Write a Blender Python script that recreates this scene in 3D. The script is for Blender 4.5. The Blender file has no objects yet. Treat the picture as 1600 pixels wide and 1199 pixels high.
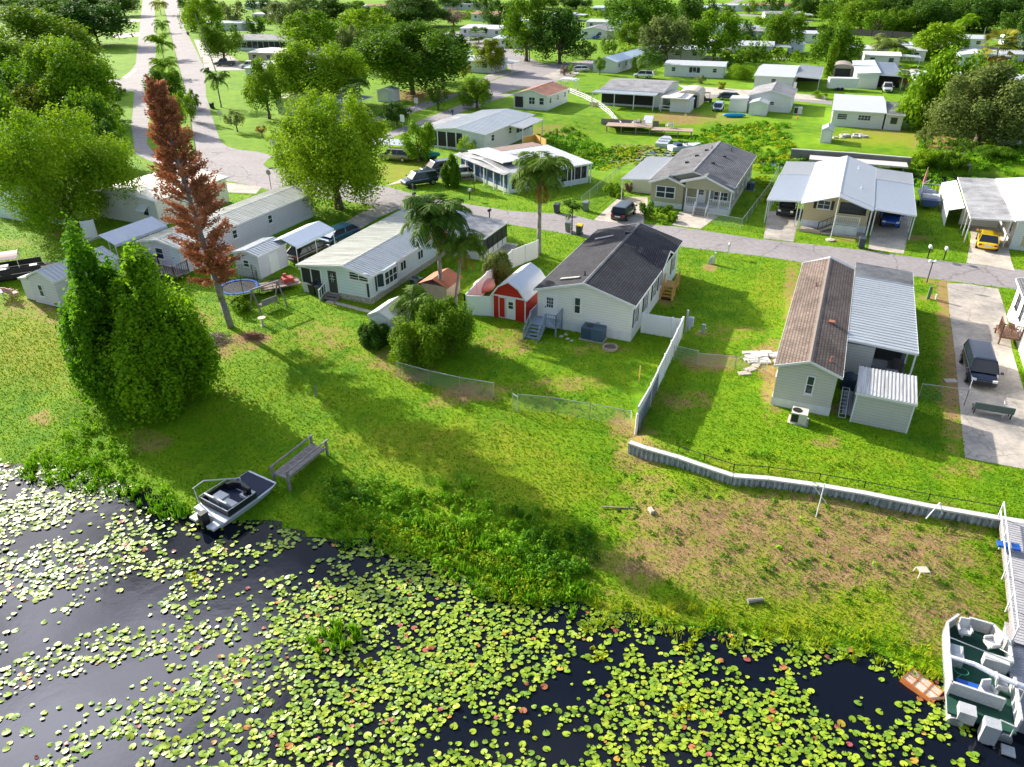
import bpy, bmesh, math, random
import numpy as np
from mathutils import Vector, Matrix, geometry
R = math.radians
random.seed(7)
rng = np.random.default_rng(7)
sc = bpy.context.scene
COL = sc.collection

# ---------------------------------------------------------------- camera
CAM_H, CAM_F, CAM_D, CAM_R = 25.0, 1150.0, 665.0, R(0.25)
PITCH = math.atan(CAM_D / CAM_F)
cam = bpy.data.objects.new('camera', bpy.data.cameras.new('camera'))
COL.objects.link(cam)
cam.data.sensor_width = 36.0
cam.data.lens = CAM_F / 1600.0 * 36.0
cam.data.clip_start = 0.5
cam.data.clip_end = 3000.0
cam.matrix_world = Matrix.Translation((0, 0, CAM_H)) @ Matrix.Rotation(math.pi / 2 - PITCH, 4, 'X') @ Matrix.Rotation(-CAM_R, 4, 'Z')
sc.camera = cam

# ---------------------------------------------------------------- light
SUN_EL, SUN_AZ = R(24), R(-48.5)          # azimuth from +Y towards +X
wd = bpy.data.worlds.new('World')
sc.world = wd
wd.use_nodes = True
nt = wd.node_tree
bg = nt.nodes['Background']
sky = nt.nodes.new('ShaderNodeTexSky')
sky.sky_type = 'NISHITA'
sky.sun_disc = False
sky.sun_elevation = SUN_EL
sky.sun_rotation = SUN_AZ
sky.air_density = 1.0
sky.dust_density = 1.5
# scattered clouds in the sky
tc = nt.nodes.new('ShaderNodeTexCoord')
mp = nt.nodes.new('ShaderNodeMapping')
mp.inputs['Scale'].default_value = (1.0, 1.0, 2.2)
mp.inputs['Location'].default_value = (0.3, 0.1, 0.0)
nz = nt.nodes.new('ShaderNodeTexNoise')
nz.inputs['Scale'].default_value = 2.6
nz.inputs['Detail'].default_value = 7.0
rp = nt.nodes.new('ShaderNodeValToRGB')
rp.color_ramp.elements[0].position = 0.53
rp.color_ramp.elements[1].position = 0.66
mx = nt.nodes.new('ShaderNodeMixRGB')
mx.inputs['Color2'].default_value = (5.0, 5.2, 5.8, 1)
nt.links.new(tc.outputs['Generated'], mp.inputs['Vector'])
nt.links.new(mp.outputs['Vector'], nz.inputs['Vector'])
nt.links.new(nz.outputs['Fac'], rp.inputs['Fac'])
nt.links.new(rp.outputs['Color'], mx.inputs['Fac'])
nt.links.new(sky.outputs['Color'], mx.inputs['Color1'])
# a bright sunlit cloud bank high in front of the sun
dp_ = nt.nodes.new('ShaderNodeVectorMath'); dp_.operation = 'DOT_PRODUCT'; dp_.inputs[1].default_value = (-0.50, 0.56, 0.66)
mr_ = nt.nodes.new('ShaderNodeMapRange'); mr_.inputs['From Min'].default_value = 0.962; mr_.inputs['From Max'].default_value = 0.995
nm_ = nt.nodes.new('ShaderNodeMath'); nm_.operation = 'MULTIPLY'
r2_ = nt.nodes.new('ShaderNodeValToRGB'); r2_.color_ramp.elements[0].position = 0.38; r2_.color_ramp.elements[1].position = 0.62
mb_ = nt.nodes.new('ShaderNodeMixRGB'); mb_.inputs['Color2'].default_value = (66.0, 66.0, 76.0, 1)
nt.links.new(tc.outputs['Generated'], dp_.inputs[0]); nt.links.new(dp_.outputs['Value'], mr_.inputs['Value']); nt.links.new(nz.outputs['Fac'], r2_.inputs['Fac'])
nt.links.new(mr_.outputs['Result'], nm_.inputs[0]); nt.links.new(r2_.outputs['Color'], nm_.inputs[1]); nt.links.new(nm_.outputs[0], mb_.inputs['Fac'])
nt.links.new(mx.outputs['Color'], mb_.inputs['Color1']); nt.links.new(mb_.outputs['Color'], bg.inputs['Color'])
bg.inputs['Strength'].default_value = 0.1
sun = bpy.data.objects.new('sun', bpy.data.lights.new('sun', 'SUN'))
COL.objects.link(sun)
sun.data.energy = 5.0
sun.data.angle = R(0.6)
sun.data.color = (1.0, 0.93, 0.80)
_sd = Vector((math.sin(SUN_AZ) * math.cos(SUN_EL), math.cos(SUN_AZ) * math.cos(SUN_EL), math.sin(SUN_EL)))
sun.rotation_euler = _sd.to_track_quat('Z', 'Y').to_euler()
sc.view_settings.view_transform = 'Standard'
sc.view_settings.look = 'None'
sc.view_settings.exposure = 1.05
sc.view_settings.gamma = 1.0
sc.render.resolution_x, sc.render.resolution_y = 1024, 767

# ---------------------------------------------------------------- pixel -> place
def ray(px, py):
    X0 = (px - 800) / CAM_F; Y0 = -(py - 599.5) / CAM_F
    X = math.cos(CAM_R) * X0 + math.sin(CAM_R) * Y0
    Y = -math.sin(CAM_R) * X0 + math.cos(CAM_R) * Y0
    return np.array([X, math.cos(PITCH) + Y * math.sin(PITCH), -math.sin(PITCH) + Y * math.cos(PITCH)])
def P(px, py, z=0.0):
    r = ray(px, py); t = (z - CAM_H) / r[2]
    return np.array([0, 0, CAM_H]) + r * t
def P2(px, py, z=0.0):
    return P(px, py, z)[:2]

# ---------------------------------------------------------------- terrain
WATER = -1.6
SHORE_PX = [(-200, 690), (0, 700), (12, 735), (60, 728), (120, 742), (170, 752), (230, 775), (270, 790), (310, 812), (360, 818), (420, 822), (480, 846), (560, 852), (620, 862), (700, 898), (760, 925),
            (830, 945), (870, 948), (930, 960), (1000, 972), (1070, 988), (1130, 990), (1200, 1004), (1260, 1012), (1330, 1022), (1400, 1040), (1470, 1066), (1600, 1082), (1800, 1100)]
_sh = np.array([P2(x, y, WATER) for x, y in SHORE_PX])
_sh = _sh[np.argsort(_sh[:, 0])]
WALL_PX = [(984, 690), (1010, 699), (1060, 713), (1100, 727), (1146, 742), (1200, 746), (1280, 757), (1350, 769), (1450, 789), (1560, 808), (1610, 816), (1760, 842)]
_wl = np.array([P2(x, y, 0.12) for x, y in WALL_PX])
FENCE_PX = [(989, 683), (1066, 522)]
_fn = np.array([P2(*p) for p in FENCE_PX])
CANAL_PX = [(905, 240), (960, 234), (1020, 226), (1090, 226), (1160, 230), (1235, 246), (1330, 256), (1430, 266), (1540, 272), (1700, 285)]
_cn = np.array([P2(x, y, 0) for x, y in CANAL_PX])
_cn2 = np.array([P2(x, y, 0) for x, y in ((955, 222), (1000, 214), (1070, 216))])
def sm(t):
    t = np.clip(t, 0, 1); return t * t * (3 - 2 * t)
def shore_s(x, y):
    return y - np.interp(x, _sh[:, 0], _sh[:, 1])
def poly_dist(x, y, L):
    x = np.asarray(x, float); y = np.asarray(y, float)
    d = np.full(x.shape, 1e9)
    for a, b in zip(L[:-1], L[1:]):
        e = b - a; q = e @ e
        t = np.clip(((x - a[0]) * e[0] + (y - a[1]) * e[1]) / q, 0, 1)
        d = np.minimum(d, np.hypot(x - a[0] - t * e[0], y - a[1] - t * e[1]))
    return d
def ground_z(x, y, upland=None):
    x = np.asarray(x, float); y = np.asarray(y, float)
    s = shore_s(x, y)
    left = WATER + 1.6 * sm(s / 22.0)
    right = WATER + 1.12 * sm(s / 11.0)
    wx0 = _wl[0, 0]
    k = sm((x - wx0 + 1.0) / 4.0)
    low = left * (1 - k) + right * k
    low = np.where(s < 0, WATER + 0.22 * np.maximum(s, -8), low)
    yw = np.interp(x, _wl[:, 0], _wl[:, 1])
    if upland is None:
        upland = (y > yw) & (x > wx0)
    xf = _fn[0, 0] + (y - _fn[0, 1]) * (_fn[1, 0] - _fn[0, 0]) / (_fn[1, 1] - _fn[0, 1])
    side = sm((x - xf + 0.2) / 1.0)
    side = np.where(y > _wl[0, 1], side, (x > wx0) * 1.0)
    up = left * (1 - side)
    up = np.where(x > wx0 + 1.5, 0.0, up)
    z = np.where(upland, up, low)
    z = np.where((~upland) & (y > _wl[0, 1]) & (x <= wx0), left, z)
    z = z + 0.05 * np.sin(x * 0.7 + 1.3 * np.sin(y * 0.31)) * np.cos(y * 0.53) * sm(s / 4) * (z < -0.02)
    cd = poly_dist(x, y, _cn)
    c2 = 1 - sm((poly_dist(x, y, _cn2) - 7.0) / 15.0)
    z = np.where(y > 75, z - np.maximum(2.1 * (1 - sm((cd - 1.5) / 9.0)) * np.where(x < 40, .82, 1), 1.45 * c2), z)
    return z
def gz(x, y):
    return float(ground_z(np.array([x]), np.array([y]))[0])
def G(px, py, dz=0.0):
    """where the line of sight through a photo pixel meets the ground"""
    z = 0.0
    for _ in range(12):
        p = P(px, py, z + dz); z = 0.6 * gz(p[0], p[1]) + 0.4 * z
    p = P(px, py, z + dz)
    return Vector((p[0], p[1], z))
def height_at(base, px, py):
    """height of the point seen at a pixel, straight above/below base"""
    r = ray(px, py); k = base[1] / r[1]
    return CAM_H + k * r[2]
def pxm(p):
    return CAM_F / math.sqrt(p[0] ** 2 + p[1] ** 2 + (CAM_H - p[2]) ** 2)

# ---------------------------------------------------------------- materials
MATS = {}
class NT:
    def __init__(s, name):
        s.m = bpy.data.materials.new(name); s.m.use_nodes = True
        s.t = s.m.node_tree; s.b = s.t.nodes['Principled BSDF']
    def n(s, typ, **kw):
        nd = s.t.nodes.new('ShaderNode' + typ)
        for k, v in kw.items():
            if k in nd.inputs: nd.inputs[k].default_value = v
            else: setattr(nd, k, v)
        return nd
    def l(s, a, b): s.t.links.new(a, b)
def c4(c): return (c[0], c[1], c[2], 1.0)
def mat(name, col, rough=0.6, metal=0.0, dirt=0.25, dirtcol=None, scale=1.5, bump=0.0, bscale=20.0, streak=None, lap=None, spec=None, coat=0.0, detail=5.0, alpha=None, crack=0):
    """painted / weathered surface: two-scale grime, optional streaks along an axis, optional lapped courses"""
    if name in MATS: return MATS[name]
    k = NT(name); b = k.b
    tc = k.n('TexCoord'); src = tc.outputs['Object']
    mpn = k.n('Mapping'); k.l(src, mpn.inputs['Vector'])
    sc3 = {'x': (0.25, 3.0, 1.0), 'y': (3.0, 0.25, 1.0), 'z': (2.0, 2.0, 0.3)}.get(streak, (1, 1, 1))
    mpn.inputs['Scale'].default_value = sc3
    n1 = k.n('TexNoise', Scale=scale, Detail=detail, Roughness=0.65)
    k.l(mpn.outputs['Vector'], n1.inputs['Vector'])
    r1 = k.n('ValToRGB'); r1.color_ramp.elements[0].position = 0.36; r1.color_ramp.elements[1].position = 0.72
    k.l(n1.outputs['Fac'], r1.inputs['Fac'])
    mulf = k.n('Math', operation='MULTIPLY'); mulf.inputs[1].default_value = dirt
    k.l(r1.outputs['Color'], mulf.inputs[0])
    dc = dirtcol or tuple(v * 0.55 for v in col)
    m1 = k.n('MixRGB'); m1.inputs['Color1'].default_value = c4(col); m1.inputs['Color2'].default_value = c4(dc)
    k.l(mulf.outputs[0], m1.inputs['Fac'])
    out = m1.outputs['Color']
    n2 = k.n('TexNoise', Scale=scale * 11, Detail=3.0); k.l(src, n2.inputs['Vector'])
    m2 = k.n('MixRGB', blend_type='OVERLAY'); m2.inputs['Fac'].default_value = min(0.35, dirt)
    k.l(out, m2.inputs['Color1']); k.l(n2.outputs['Fac'], m2.inputs['Color2'])
    out = m2.outputs['Color']
    hgt = None
    if crack:
        wn = k.n('TexNoise', Scale=0.9, Detail=3.0); k.l(src, wn.inputs['Vector']); wm = k.n('MixRGB', blend_type='LINEAR_LIGHT'); wm.inputs['Fac'].default_value = 0.5
        k.l(src, wm.inputs['Color1']); k.l(wn.outputs['Color'], wm.inputs['Color2']); vo = k.n('TexVoronoi', feature='DISTANCE_TO_EDGE', Scale=crack); k.l(wm.outputs['Color'], vo.inputs['Vector'])
        lt = k.n('Math', operation='LESS_THAN'); lt.inputs[1].default_value = 0.008; k.l(vo.outputs['Distance'], lt.inputs[0]); lm = k.n('Math', operation='MULTIPLY'); lm.inputs[1].default_value = 0.4; k.l(lt.outputs[0], lm.inputs[0])
        mc = k.n('MixRGB', blend_type='MULTIPLY'); mc.inputs['Color2'].default_value = (0.3, 0.27, 0.25, 1); k.l(lm.outputs[0], mc.inputs['Fac']); k.l(out, mc.inputs['Color1']); out = mc.outputs['Color']
    if lap:
        ax, step = lap
        sx = k.n('SeparateXYZ'); k.l(src, sx.inputs[0])
        dv = k.n('Math', operation='DIVIDE'); dv.inputs[1].default_value = step; k.l(sx.outputs[ax.upper()], dv.inputs[0])
        fr = k.n('Math', operation='FRACT'); k.l(dv.outputs[0], fr.inputs[0])
        gt = k.n('Math', operation='LESS_THAN'); gt.inputs[1].default_value = 0.13; k.l(fr.outputs[0], gt.inputs[0])
        ml = k.n('Math', operation='MULTIPLY'); ml.inputs[1].default_value = 0.38; k.l(gt.outputs[0], ml.inputs[0])
        m3 = k.n('MixRGB', blend_type='MULTIPLY'); m3.inputs['Color2'].default_value = (0.25, 0.25, 0.27, 1)
        k.l(ml.outputs[0], m3.inputs['Fac']); k.l(out, m3.inputs['Color1']); out = m3.outputs['Color']
        hgt = fr.outputs[0]
    k.l(out, b.inputs['Base Color'])
    b.inputs['Roughness'].default_value = rough
    b.inputs['Metallic'].default_value = metal
    if spec is not None: b.inputs['Specular IOR Level'].default_value = spec
    if coat: b.inputs['Coat Weight'].default_value = coat; b.inputs['Coat Roughness'].default_value = 0.05
    if bump or hgt is not None:
        bp = k.n('Bump'); bp.inputs['Strength'].default_value = bump or 0.25; bp.inputs['Distance'].default_value = 0.02
        if hgt is not None: k.l(hgt, bp.inputs['Height'])
        else:
            n3 = k.n('TexNoise', Scale=bscale, Detail=4.0); k.l(src, n3.inputs['Vector']); k.l(n3.outputs['Fac'], bp.inputs['Height'])
        k.l(bp.outputs['Normal'], b.inputs['Normal'])
    if alpha is not None: b.inputs['Alpha'].default_value = alpha
    MATS[name] = k.m
    return k.m
def shingle(name, c1, c2, mortar):
    if name in MATS: return MATS[name]
    k = NT(name); tc = k.n('TexCoord')
    sp = k.n('SeparateXYZ'); cb = k.n('CombineXYZ'); k.l(tc.outputs['Object'], sp.inputs[0])
    k.l(sp.outputs['Y'], cb.inputs['X']); k.l(sp.outputs['X'], cb.inputs['Y'])
    br = k.n('TexBrick'); br.inputs['Color1'].default_value = c4(c1); br.inputs['Color2'].default_value = c4(c2); br.inputs['Mortar'].default_value = c4(mortar)
    br.inputs['Scale'].default_value = 1.0; br.inputs['Brick Width'].default_value = 0.4; br.inputs['Row Height'].default_value = 0.19
    br.inputs['Mortar Size'].default_value = 0.035; br.inputs['Mortar Smooth'].default_value = 0.4; br.inputs['Bias'].default_value = -0.1
    k.l(cb.outputs[0], br.inputs['Vector'])
    nz = k.n('TexNoise', Scale=0.55, Detail=6.0); k.l(tc.outputs['Object'], nz.inputs['Vector'])
    mr = k.n('MapRange'); mr.inputs['From Min'].default_value = 0.3; mr.inputs['From Max'].default_value = 0.7; mr.inputs['To Min'].default_value = 0.7; mr.inputs['To Max'].default_value = 1.25
    k.l(nz.outputs['Fac'], mr.inputs['Value'])
    mx = k.n('MixRGB', blend_type='MULTIPLY'); mx.inputs['Fac'].default_value = 1.0
    k.l(br.outputs['Color'], mx.inputs['Color1']); k.l(mr.outputs['Result'], mx.inputs['Color2'])
    k.l(mx.outputs['Color'], k.b.inputs['Base Color']); k.b.inputs['Roughness'].default_value = 0.85
    k.b.inputs['Specular IOR Level'].default_value = 0.3
    bp = k.n('Bump'); bp.inputs['Strength'].default_value = 0.5; bp.inputs['Distance'].default_value = 0.02
    k.l(br.outputs['Fac'], bp.inputs['Height']); bp.invert = True; k.l(bp.outputs['Normal'], k.b.inputs['Normal'])
    MATS[name] = k.m; return k.m
def glass(name='window_glass', col=(0.03, 0.045, 0.06), rough=0.08):
    if name in MATS: return MATS[name]
    k = NT(name); k.b.inputs['Base Color'].default_value = c4(col); k.b.inputs['Roughness'].default_value = rough
    k.b.inputs['Specular IOR Level'].default_value = 0.45
    n = k.n('TexNoise', Scale=1.2); tc = k.n('TexCoord'); k.l(tc.outputs['Object'], n.inputs['Vector'])
    bp = k.n('Bump'); bp.inputs['Strength'].default_value = 0.05; k.l(n.outputs['Fac'], bp.inputs['Height']); k.l(bp.outputs['Normal'], k.b.inputs['Normal'])
    MATS[name] = k.m; return k.m
def paint(name, col, metal=0.3):
    return mat('car_paint_' + name, col, rough=0.28, metal=metal, dirt=0.12, coat=1.0, scale=3)
def mesh_net(name, col=(0.5, 0.52, 0.55), step=0.12, fill=0.25, rot=True):
    """wire netting: the wires are opaque, the holes are open"""
    if name in MATS: return MATS[name]
    k = NT(name); tc = k.n('TexCoord'); sp = k.n('SeparateXYZ'); k.l(tc.outputs['Object'], sp.inputs[0])
    ad = k.n('Math', operation='ADD'); k.l(sp.outputs['X'], ad.inputs[0]); k.l(sp.outputs['Y'], ad.inputs[1])
    def band(sign):
        m = k.n('Math', operation='MULTIPLY_ADD'); m.inputs[1].default_value = sign
        k.l(sp.outputs['Z'], m.inputs[0]); k.l(ad.outputs[0], m.inputs[2])
        d = k.n('Math', operation='DIVIDE'); d.inputs[1].default_value = step; k.l(m.outputs[0], d.inputs[0])
        f = k.n('Math', operation='FRACT'); k.l(d.outputs[0], f.inputs[0])
        l = k.n('Math', operation='LESS_THAN'); l.inputs[1].default_value = fill * 0.6; k.l(f.outputs[0], l.inputs[0])
        return l
    a, b = band(1.0), band(-1.0)
    mx = k.n('Math', operation='MAXIMUM'); k.l(a.outputs[0], mx.inputs[0]); k.l(b.outputs[0], mx.inputs[1])
    k.l(mx.outputs[0], k.b.inputs['Alpha'])
    k.b.inputs['Base Color'].default_value = c4(col); k.b.inputs['Roughness'].default_value = 0.5; k.b.inputs['Metallic'].default_value = 0.5
    MATS[name] = k.m; return k.m

WHITE = mat('white_paint', (0.74, 0.74, 0.73), rough=0.5, dirt=0.18)
WSIDE = mat('white_siding', (0.70, 0.71, 0.71), rough=0.55, dirt=0.15, lap=('z', 0.22))
CREAM = mat('cream_siding', (0.78, 0.76, 0.70), rough=0.55, dirt=0.12, lap=('z', 0.2))
TAN = mat('tan_siding', (0.62, 0.50, 0.30), rough=0.6, dirt=0.15, lap=('z', 0.2))
GREIGE = mat('greige_siding', (0.54, 0.525, 0.49), rough=0.6, dirt=0.15, lap=('z', 0.2))
OLIVE = mat('olive_siding', (0.40, 0.37, 0.25), rough=0.6, dirt=0.12, lap=('z', 0.2))
LILAC = mat('pale_lilac_siding', (0.66, 0.63, 0.70), rough=0.55, dirt=0.15, lap=('z', 0.25))
PBLUE = mat('pale_blue_siding', (0.66, 0.74, 0.80), rough=0.55, dirt=0.15, lap=('z', 0.25))
SKIRT = mat('white_skirt', (0.68, 0.69, 0.70), rough=0.6, dirt=0.3, streak='z')
RWHITE = mat('white_metal_roof', (0.50, 0.52, 0.55), rough=0.45, metal=0.0, dirt=0.5, dirtcol=(0.45, 0.47, 0.47), streak='x')
RGREY = mat('grey_metal_roof', (0.50, 0.54, 0.58), rough=0.42, metal=0.3, dirt=0.5, dirtcol=(0.24, 0.25, 0.25), streak='x')
RWEATHER = mat('weathered_metal_roof', (0.60, 0.61, 0.56), rough=0.5, metal=0.1, dirt=0.85, dirtcol=(0.26, 0.27, 0.22), streak='x', scale=1.0)
RSTAIN = mat('stained_grey_roof', (0.40, 0.40, 0.41), rough=0.6, dirt=0.9, dirtcol=(0.13, 0.12, 0.12), scale=0.5)
RCREAM = mat('cream_roof_coating', (0.78, 0.74, 0.62), rough=0.6, dirt=0.25, scale=0.7)
SCHAR = shingle('charcoal_shingles', (0.055, 0.055, 0.065), (0.036, 0.036, 0.045), (0.012, 0.012, 0.016))
SBROWN = shingle('brown_shingles', (0.215, 0.165, 0.135), (0.145, 0.108, 0.09), (0.085, 0.062, 0.052))
SGREY = shingle('grey_shingles', (0.20, 0.20, 0.205), (0.14, 0.14, 0.15), (0.06, 0.06, 0.07))
SLIGHT = shingle('light_grey_shingles', (0.36, 0.35, 0.36), (0.29, 0.29, 0.30), (0.18, 0.18, 0.19))
SRED = shingle('faded_red_shingles', (0.50, 0.24, 0.16), (0.40, 0.18, 0.12), (0.2, 0.1, 0.07))
TRIM = mat('trim_white', (0.76, 0.76, 0.77), rough=0.45, dirt=0.08)
BLACK = mat('black_trim', (0.02, 0.02, 0.022), rough=0.5, dirt=0.1)
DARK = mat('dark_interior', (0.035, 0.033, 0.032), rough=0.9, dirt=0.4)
SCREEN = mat('dark_screen', (0.03, 0.033, 0.035), rough=0.7, dirt=0.3, alpha=0.82)
GLASS = glass()
CONC = mat('concrete', (0.56, 0.49, 0.40), rough=0.85, dirt=0.7, dirtcol=(0.24, 0.22, 0.20), scale=0.55, bump=0.15, bscale=30, crack=0.3)
CONCD = mat('stained_concrete', (0.50, 0.44, 0.37), rough=0.8, dirt=0.9, dirtcol=(0.15, 0.148, 0.15), scale=0.3, bump=0.15, bscale=30, crack=0.35)
ASPH = mat('asphalt', (0.29, 0.262, 0.262), rough=0.85, dirt=0.6, dirtcol=(0.19, 0.17, 0.172), scale=0.2, bump=0.2, bscale=40, crack=0.12)
WOODN = mat('new_wood', (0.62, 0.36, 0.10), rough=0.6, dirt=0.3, scale=3)
WOODG = mat('grey_weathered_wood', (0.28, 0.25, 0.235), rough=0.8, dirt=0.7, dirtcol=(0.10, 0.085, 0.075), scale=4)
WOODB = mat('brown_wood', (0.16, 0.085, 0.05), rough=0.7, dirt=0.5, scale=3)
DECKP = mat('grey_blue_deck_paint', (0.22, 0.28, 0.36), rough=0.6, dirt=0.4)
ALU = mat('aluminium', (0.62, 0.63, 0.65), rough=0.35, metal=0.7, dirt=0.25)
RUBBER = mat('rubber', (0.02, 0.02, 0.02), rough=0.8, dirt=0.2)
RED = mat('barn_red', (0.50, 0.010, 0.012), rough=0.5, dirt=0.15, lap=('z', 0.3))
PLAST = mat('dark_bin_plastic', (0.045, 0.055, 0.075), rough=0.5, dirt=0.2)
ACM = mat('slate_blue_casing', (0.055, 0.10, 0.15), rough=0.5, dirt=0.2)
NET = mesh_net('chain_link', (0.45, 0.48, 0.52), 0.14, 0.2)

# ---------------------------------------------------------------- mesh builder
class MB:
    def __init__(s): s.v = []; s.f = []; s.c = []
    def cut(s): s.c.append((len(s.v), len(s.f)))
    def add(s, vs, fs):
        o = len(s.v); s.v += [tuple(map(float, v)) for v in vs]; s.f += [tuple(i + o for i in f) for f in fs]; return s
    def hexa(s, p):
        return s.add(p, [(0, 3, 2, 1), (4, 5, 6, 7), (0, 1, 5, 4), (1, 2, 6, 5), (2, 3, 7, 6), (3, 0, 4, 7)])
    def box(s, x0, y0, z0, x1, y1, z1):
        x0, x1 = sorted((x0, x1)); y0, y1 = sorted((y0, y1)); z0, z1 = sorted((z0, z1))
        return s.hexa([(x0, y0, z0), (x1, y0, z0), (x1, y1, z0), (x0, y1, z0), (x0, y0, z1), (x1, y0, z1), (x1, y1, z1), (x0, y1, z1)])
    def cbox(s, c, w, d, h): return s.box(c[0] - w / 2, c[1] - d / 2, c[2], c[0] + w / 2, c[1] + d / 2, c[2] + h)
    def slab(s, a, b, c, d, t):
        q = [Vector(p) for p in (a, b, c, d)]
        return s.hexa([p - Vector((0, 0, t)) for p in q] + q)
    def prism(s, pts, ext):
        n = len(pts); e = Vector(ext); q = [Vector(p) for p in pts]
        return s.add(q + [p + e for p in q], [tuple(range(n))[::-1], tuple(range(n, 2 * n))] + [(i, (i + 1) % n, (i + 1) % n + n, i + n) for i in range(n)])
    def tube(s, p, q, r, n=8, r2=None):
        p = Vector(p); q = Vector(q); r2 = r if r2 is None else r2; d = (q - p)
        if d.length < 1e-6: return s
        a = d.normalized().orthogonal().normalized(); b = d.normalized().cross(a)
        vs = []
        for c, rr in ((p, r), (q, r2)):
            for i in range(n):
                t = 2 * math.pi * i / n; vs.append(c + (a * math.cos(t) + b * math.sin(t)) * rr)
        return s.add(vs, [(i, (i + 1) % n, (i + 1) % n + n, i + n) for i in range(n)] + [tuple(range(n))[::-1], tuple(range(n, 2 * n))])
    def path(s, pts, rs, n=8):
        for i in range(len(pts) - 1):
            s.tube(pts[i], pts[i + 1], rs[i] if not np.isscalar(rs) else rs, n, rs[i + 1] if not np.isscalar(rs) else rs)
        return s
    def bar(s, p, q, w, h):
        """square bar from p to q, w across and h up"""
        p = Vector(p); q = Vector(q); d = (q - p).normalized()
        u = d.cross(Vector((0, 0, 1)))
        u = Vector((1, 0, 0)) if u.length < 1e-3 else u.normalized()
        n = u.cross(d).normalized(); u = u * w / 2; n = n * h / 2
        return s.hexa([p - u - n, p + u - n, q + u - n, q - u - n, p - u + n, p + u + n, q + u + n, q - u + n])
    def ell(s, c, r, nu=12, nv=8, noise=0.0, seed=0):
        rd = random.Random(seed); vs = []; 
        for j in range(1, nv):
            ph = math.pi * j / nv
            for i in range(nu):
                th = 2 * math.pi * i / nu; k = 1 + noise * (rd.random() - 0.5)
                vs.append((c[0] + r[0] * k * math.sin(ph) * math.cos(th), c[1] + r[1] * k * math.sin(ph) * math.sin(th), c[2] + r[2] * k * math.cos(ph)))
        vs += [(c[0], c[1], c[2] + r[2]), (c[0], c[1], c[2] - r[2])]
        T = (nv - 1) * nu; fs = []
        for j in range(nv - 2):
            for i in range(nu):
                a = j * nu + i; b = j * nu + (i + 1) % nu; fs.append((a, a + nu, b + nu, b))
        for i in range(nu):
            fs.append((T, i, (i + 1) % nu)); fs.append((T + 1, (nv - 2) * nu + (i + 1) % nu, (nv - 2) * nu + i))
        return s.add(vs, fs)
    def loft(s, rings, cap=True):
        n = len(rings[0]); vs = [p for r in rings for p in r]; fs = []
        for j in range(len(rings) - 1):
            for i in range(n): fs.append((j * n + i, j * n + (i + 1) % n, (j + 1) * n + (i + 1) % n, (j + 1) * n + i))
        if cap: fs += [tuple(range(n))[::-1], tuple(range((len(rings) - 1) * n, len(rings) * n))]
        return s.add(vs, fs)
    def build(s, name, m, parent=None, smooth=False, label=None):
        if len(s.c) > 1:
            e = s.c[1:] + [(len(s.v), len(s.f))]
            for (v0, f0), (v1, f1) in zip(s.c, e):
                q = MB(); q.v = s.v[v0:v1]; q.f = [tuple(i - v0 for i in f) for f in s.f[f0:f1]]; o = q.build(name, m, parent, smooth, label)
            return o
        me = bpy.data.meshes.new(name); me.from_pydata(s.v, [], s.f); me.update()
        if smooth: me.shade_smooth()
        me.materials.append(m)
        o = bpy.data.objects.new(name, me); COL.objects.link(o)
        if parent is not None: o.parent = parent
        if label: o['label'] = label
        return o
def tag(o, label, cat, group=None, kind=None):
    if label: o['label'] = label
    if cat: o['category'] = cat
    if group: o['group'] = group
    if kind: o['kind'] = kind
    return o
def thing(name, label, cat, loc, yaw=0.0, group=None):
    """an Empty at the base of a thing; yaw is clockwise degrees from +Y"""
    o = bpy.data.objects.new(name, None); o.empty_display_size = 0.3; COL.objects.link(o)
    o.location = Vector(loc); o.rotation_euler = (0, 0, R(-yaw))
    return tag(o, label, cat, group)
def fast_mesh(name, V, F, m, parent=None, tone=None, k=4):
    """V (n,3) and F (m,k) numpy arrays, tone = one value per face"""
    me = bpy.data.meshes.new(name)
    V = np.asarray(V, np.float32); F = np.asarray(F, np.int32); nf = len(F)
    me.vertices.add(len(V)); me.vertices.foreach_set('co', V.ravel())
    me.loops.add(nf * k); me.loops.foreach_set('vertex_index', F.ravel())
    me.polygons.add(nf); me.polygons.foreach_set('loop_start', np.arange(0, nf * k, k, dtype=np.int32))
    me.update(calc_edges=True)
    if tone is not None:
        a = me.attributes.new('tone', 'FLOAT', 'FACE'); a.data.foreach_set('value', np.asarray(tone, np.float32))
    me.materials.append(m)
    o = bpy.data.objects.new(name, me); COL.objects.link(o)
    if parent is not None: o.parent = parent
    return o
def copy_tree(o, parent=None):
    c = o.copy(); COL.objects.link(c)
    if parent is not None: c.parent = parent
    for ch in list(o.children): copy_tree(ch, c)
    return c
def pip(x, y, poly):
    """points in polygon, numpy"""
    x = np.asarray(x); y = np.asarray(y); ins = np.zeros(x.shape, bool); n = len(poly)
    for i in range(n):
        x0, y0 = poly[i][:2]; x1, y1 = poly[(i + 1) % n][:2]
        c = ((y0 > y) != (y1 > y))
        with np.errstate(divide='ignore', invalid='ignore'):
            xi = (x1 - x0) * (y - y0) / ((y1 - y0) if y1 != y0 else 1e-9) + x0
        ins ^= c & (x < xi)
    return ins
def proj_px(V):
    """photo pixels of world points (used only to decide which plant patch a ground point belongs to)"""
    V = np.asarray(V, float); d = V - np.array([0, 0, CAM_H])
    X = d[:, 0]; yc = d[:, 1] * math.sin(PITCH) + d[:, 2] * math.cos(PITCH); zc = d[:, 1] * math.cos(PITCH) - d[:, 2] * math.sin(PITCH)
    X = X / zc; Y = yc / zc
    X0 = math.cos(CAM_R) * X - math.sin(CAM_R) * Y; Y0 = math.sin(CAM_R) * X + math.cos(CAM_R) * Y
    return X0 * CAM_F + 800, 599.5 - Y0 * CAM_F
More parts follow.
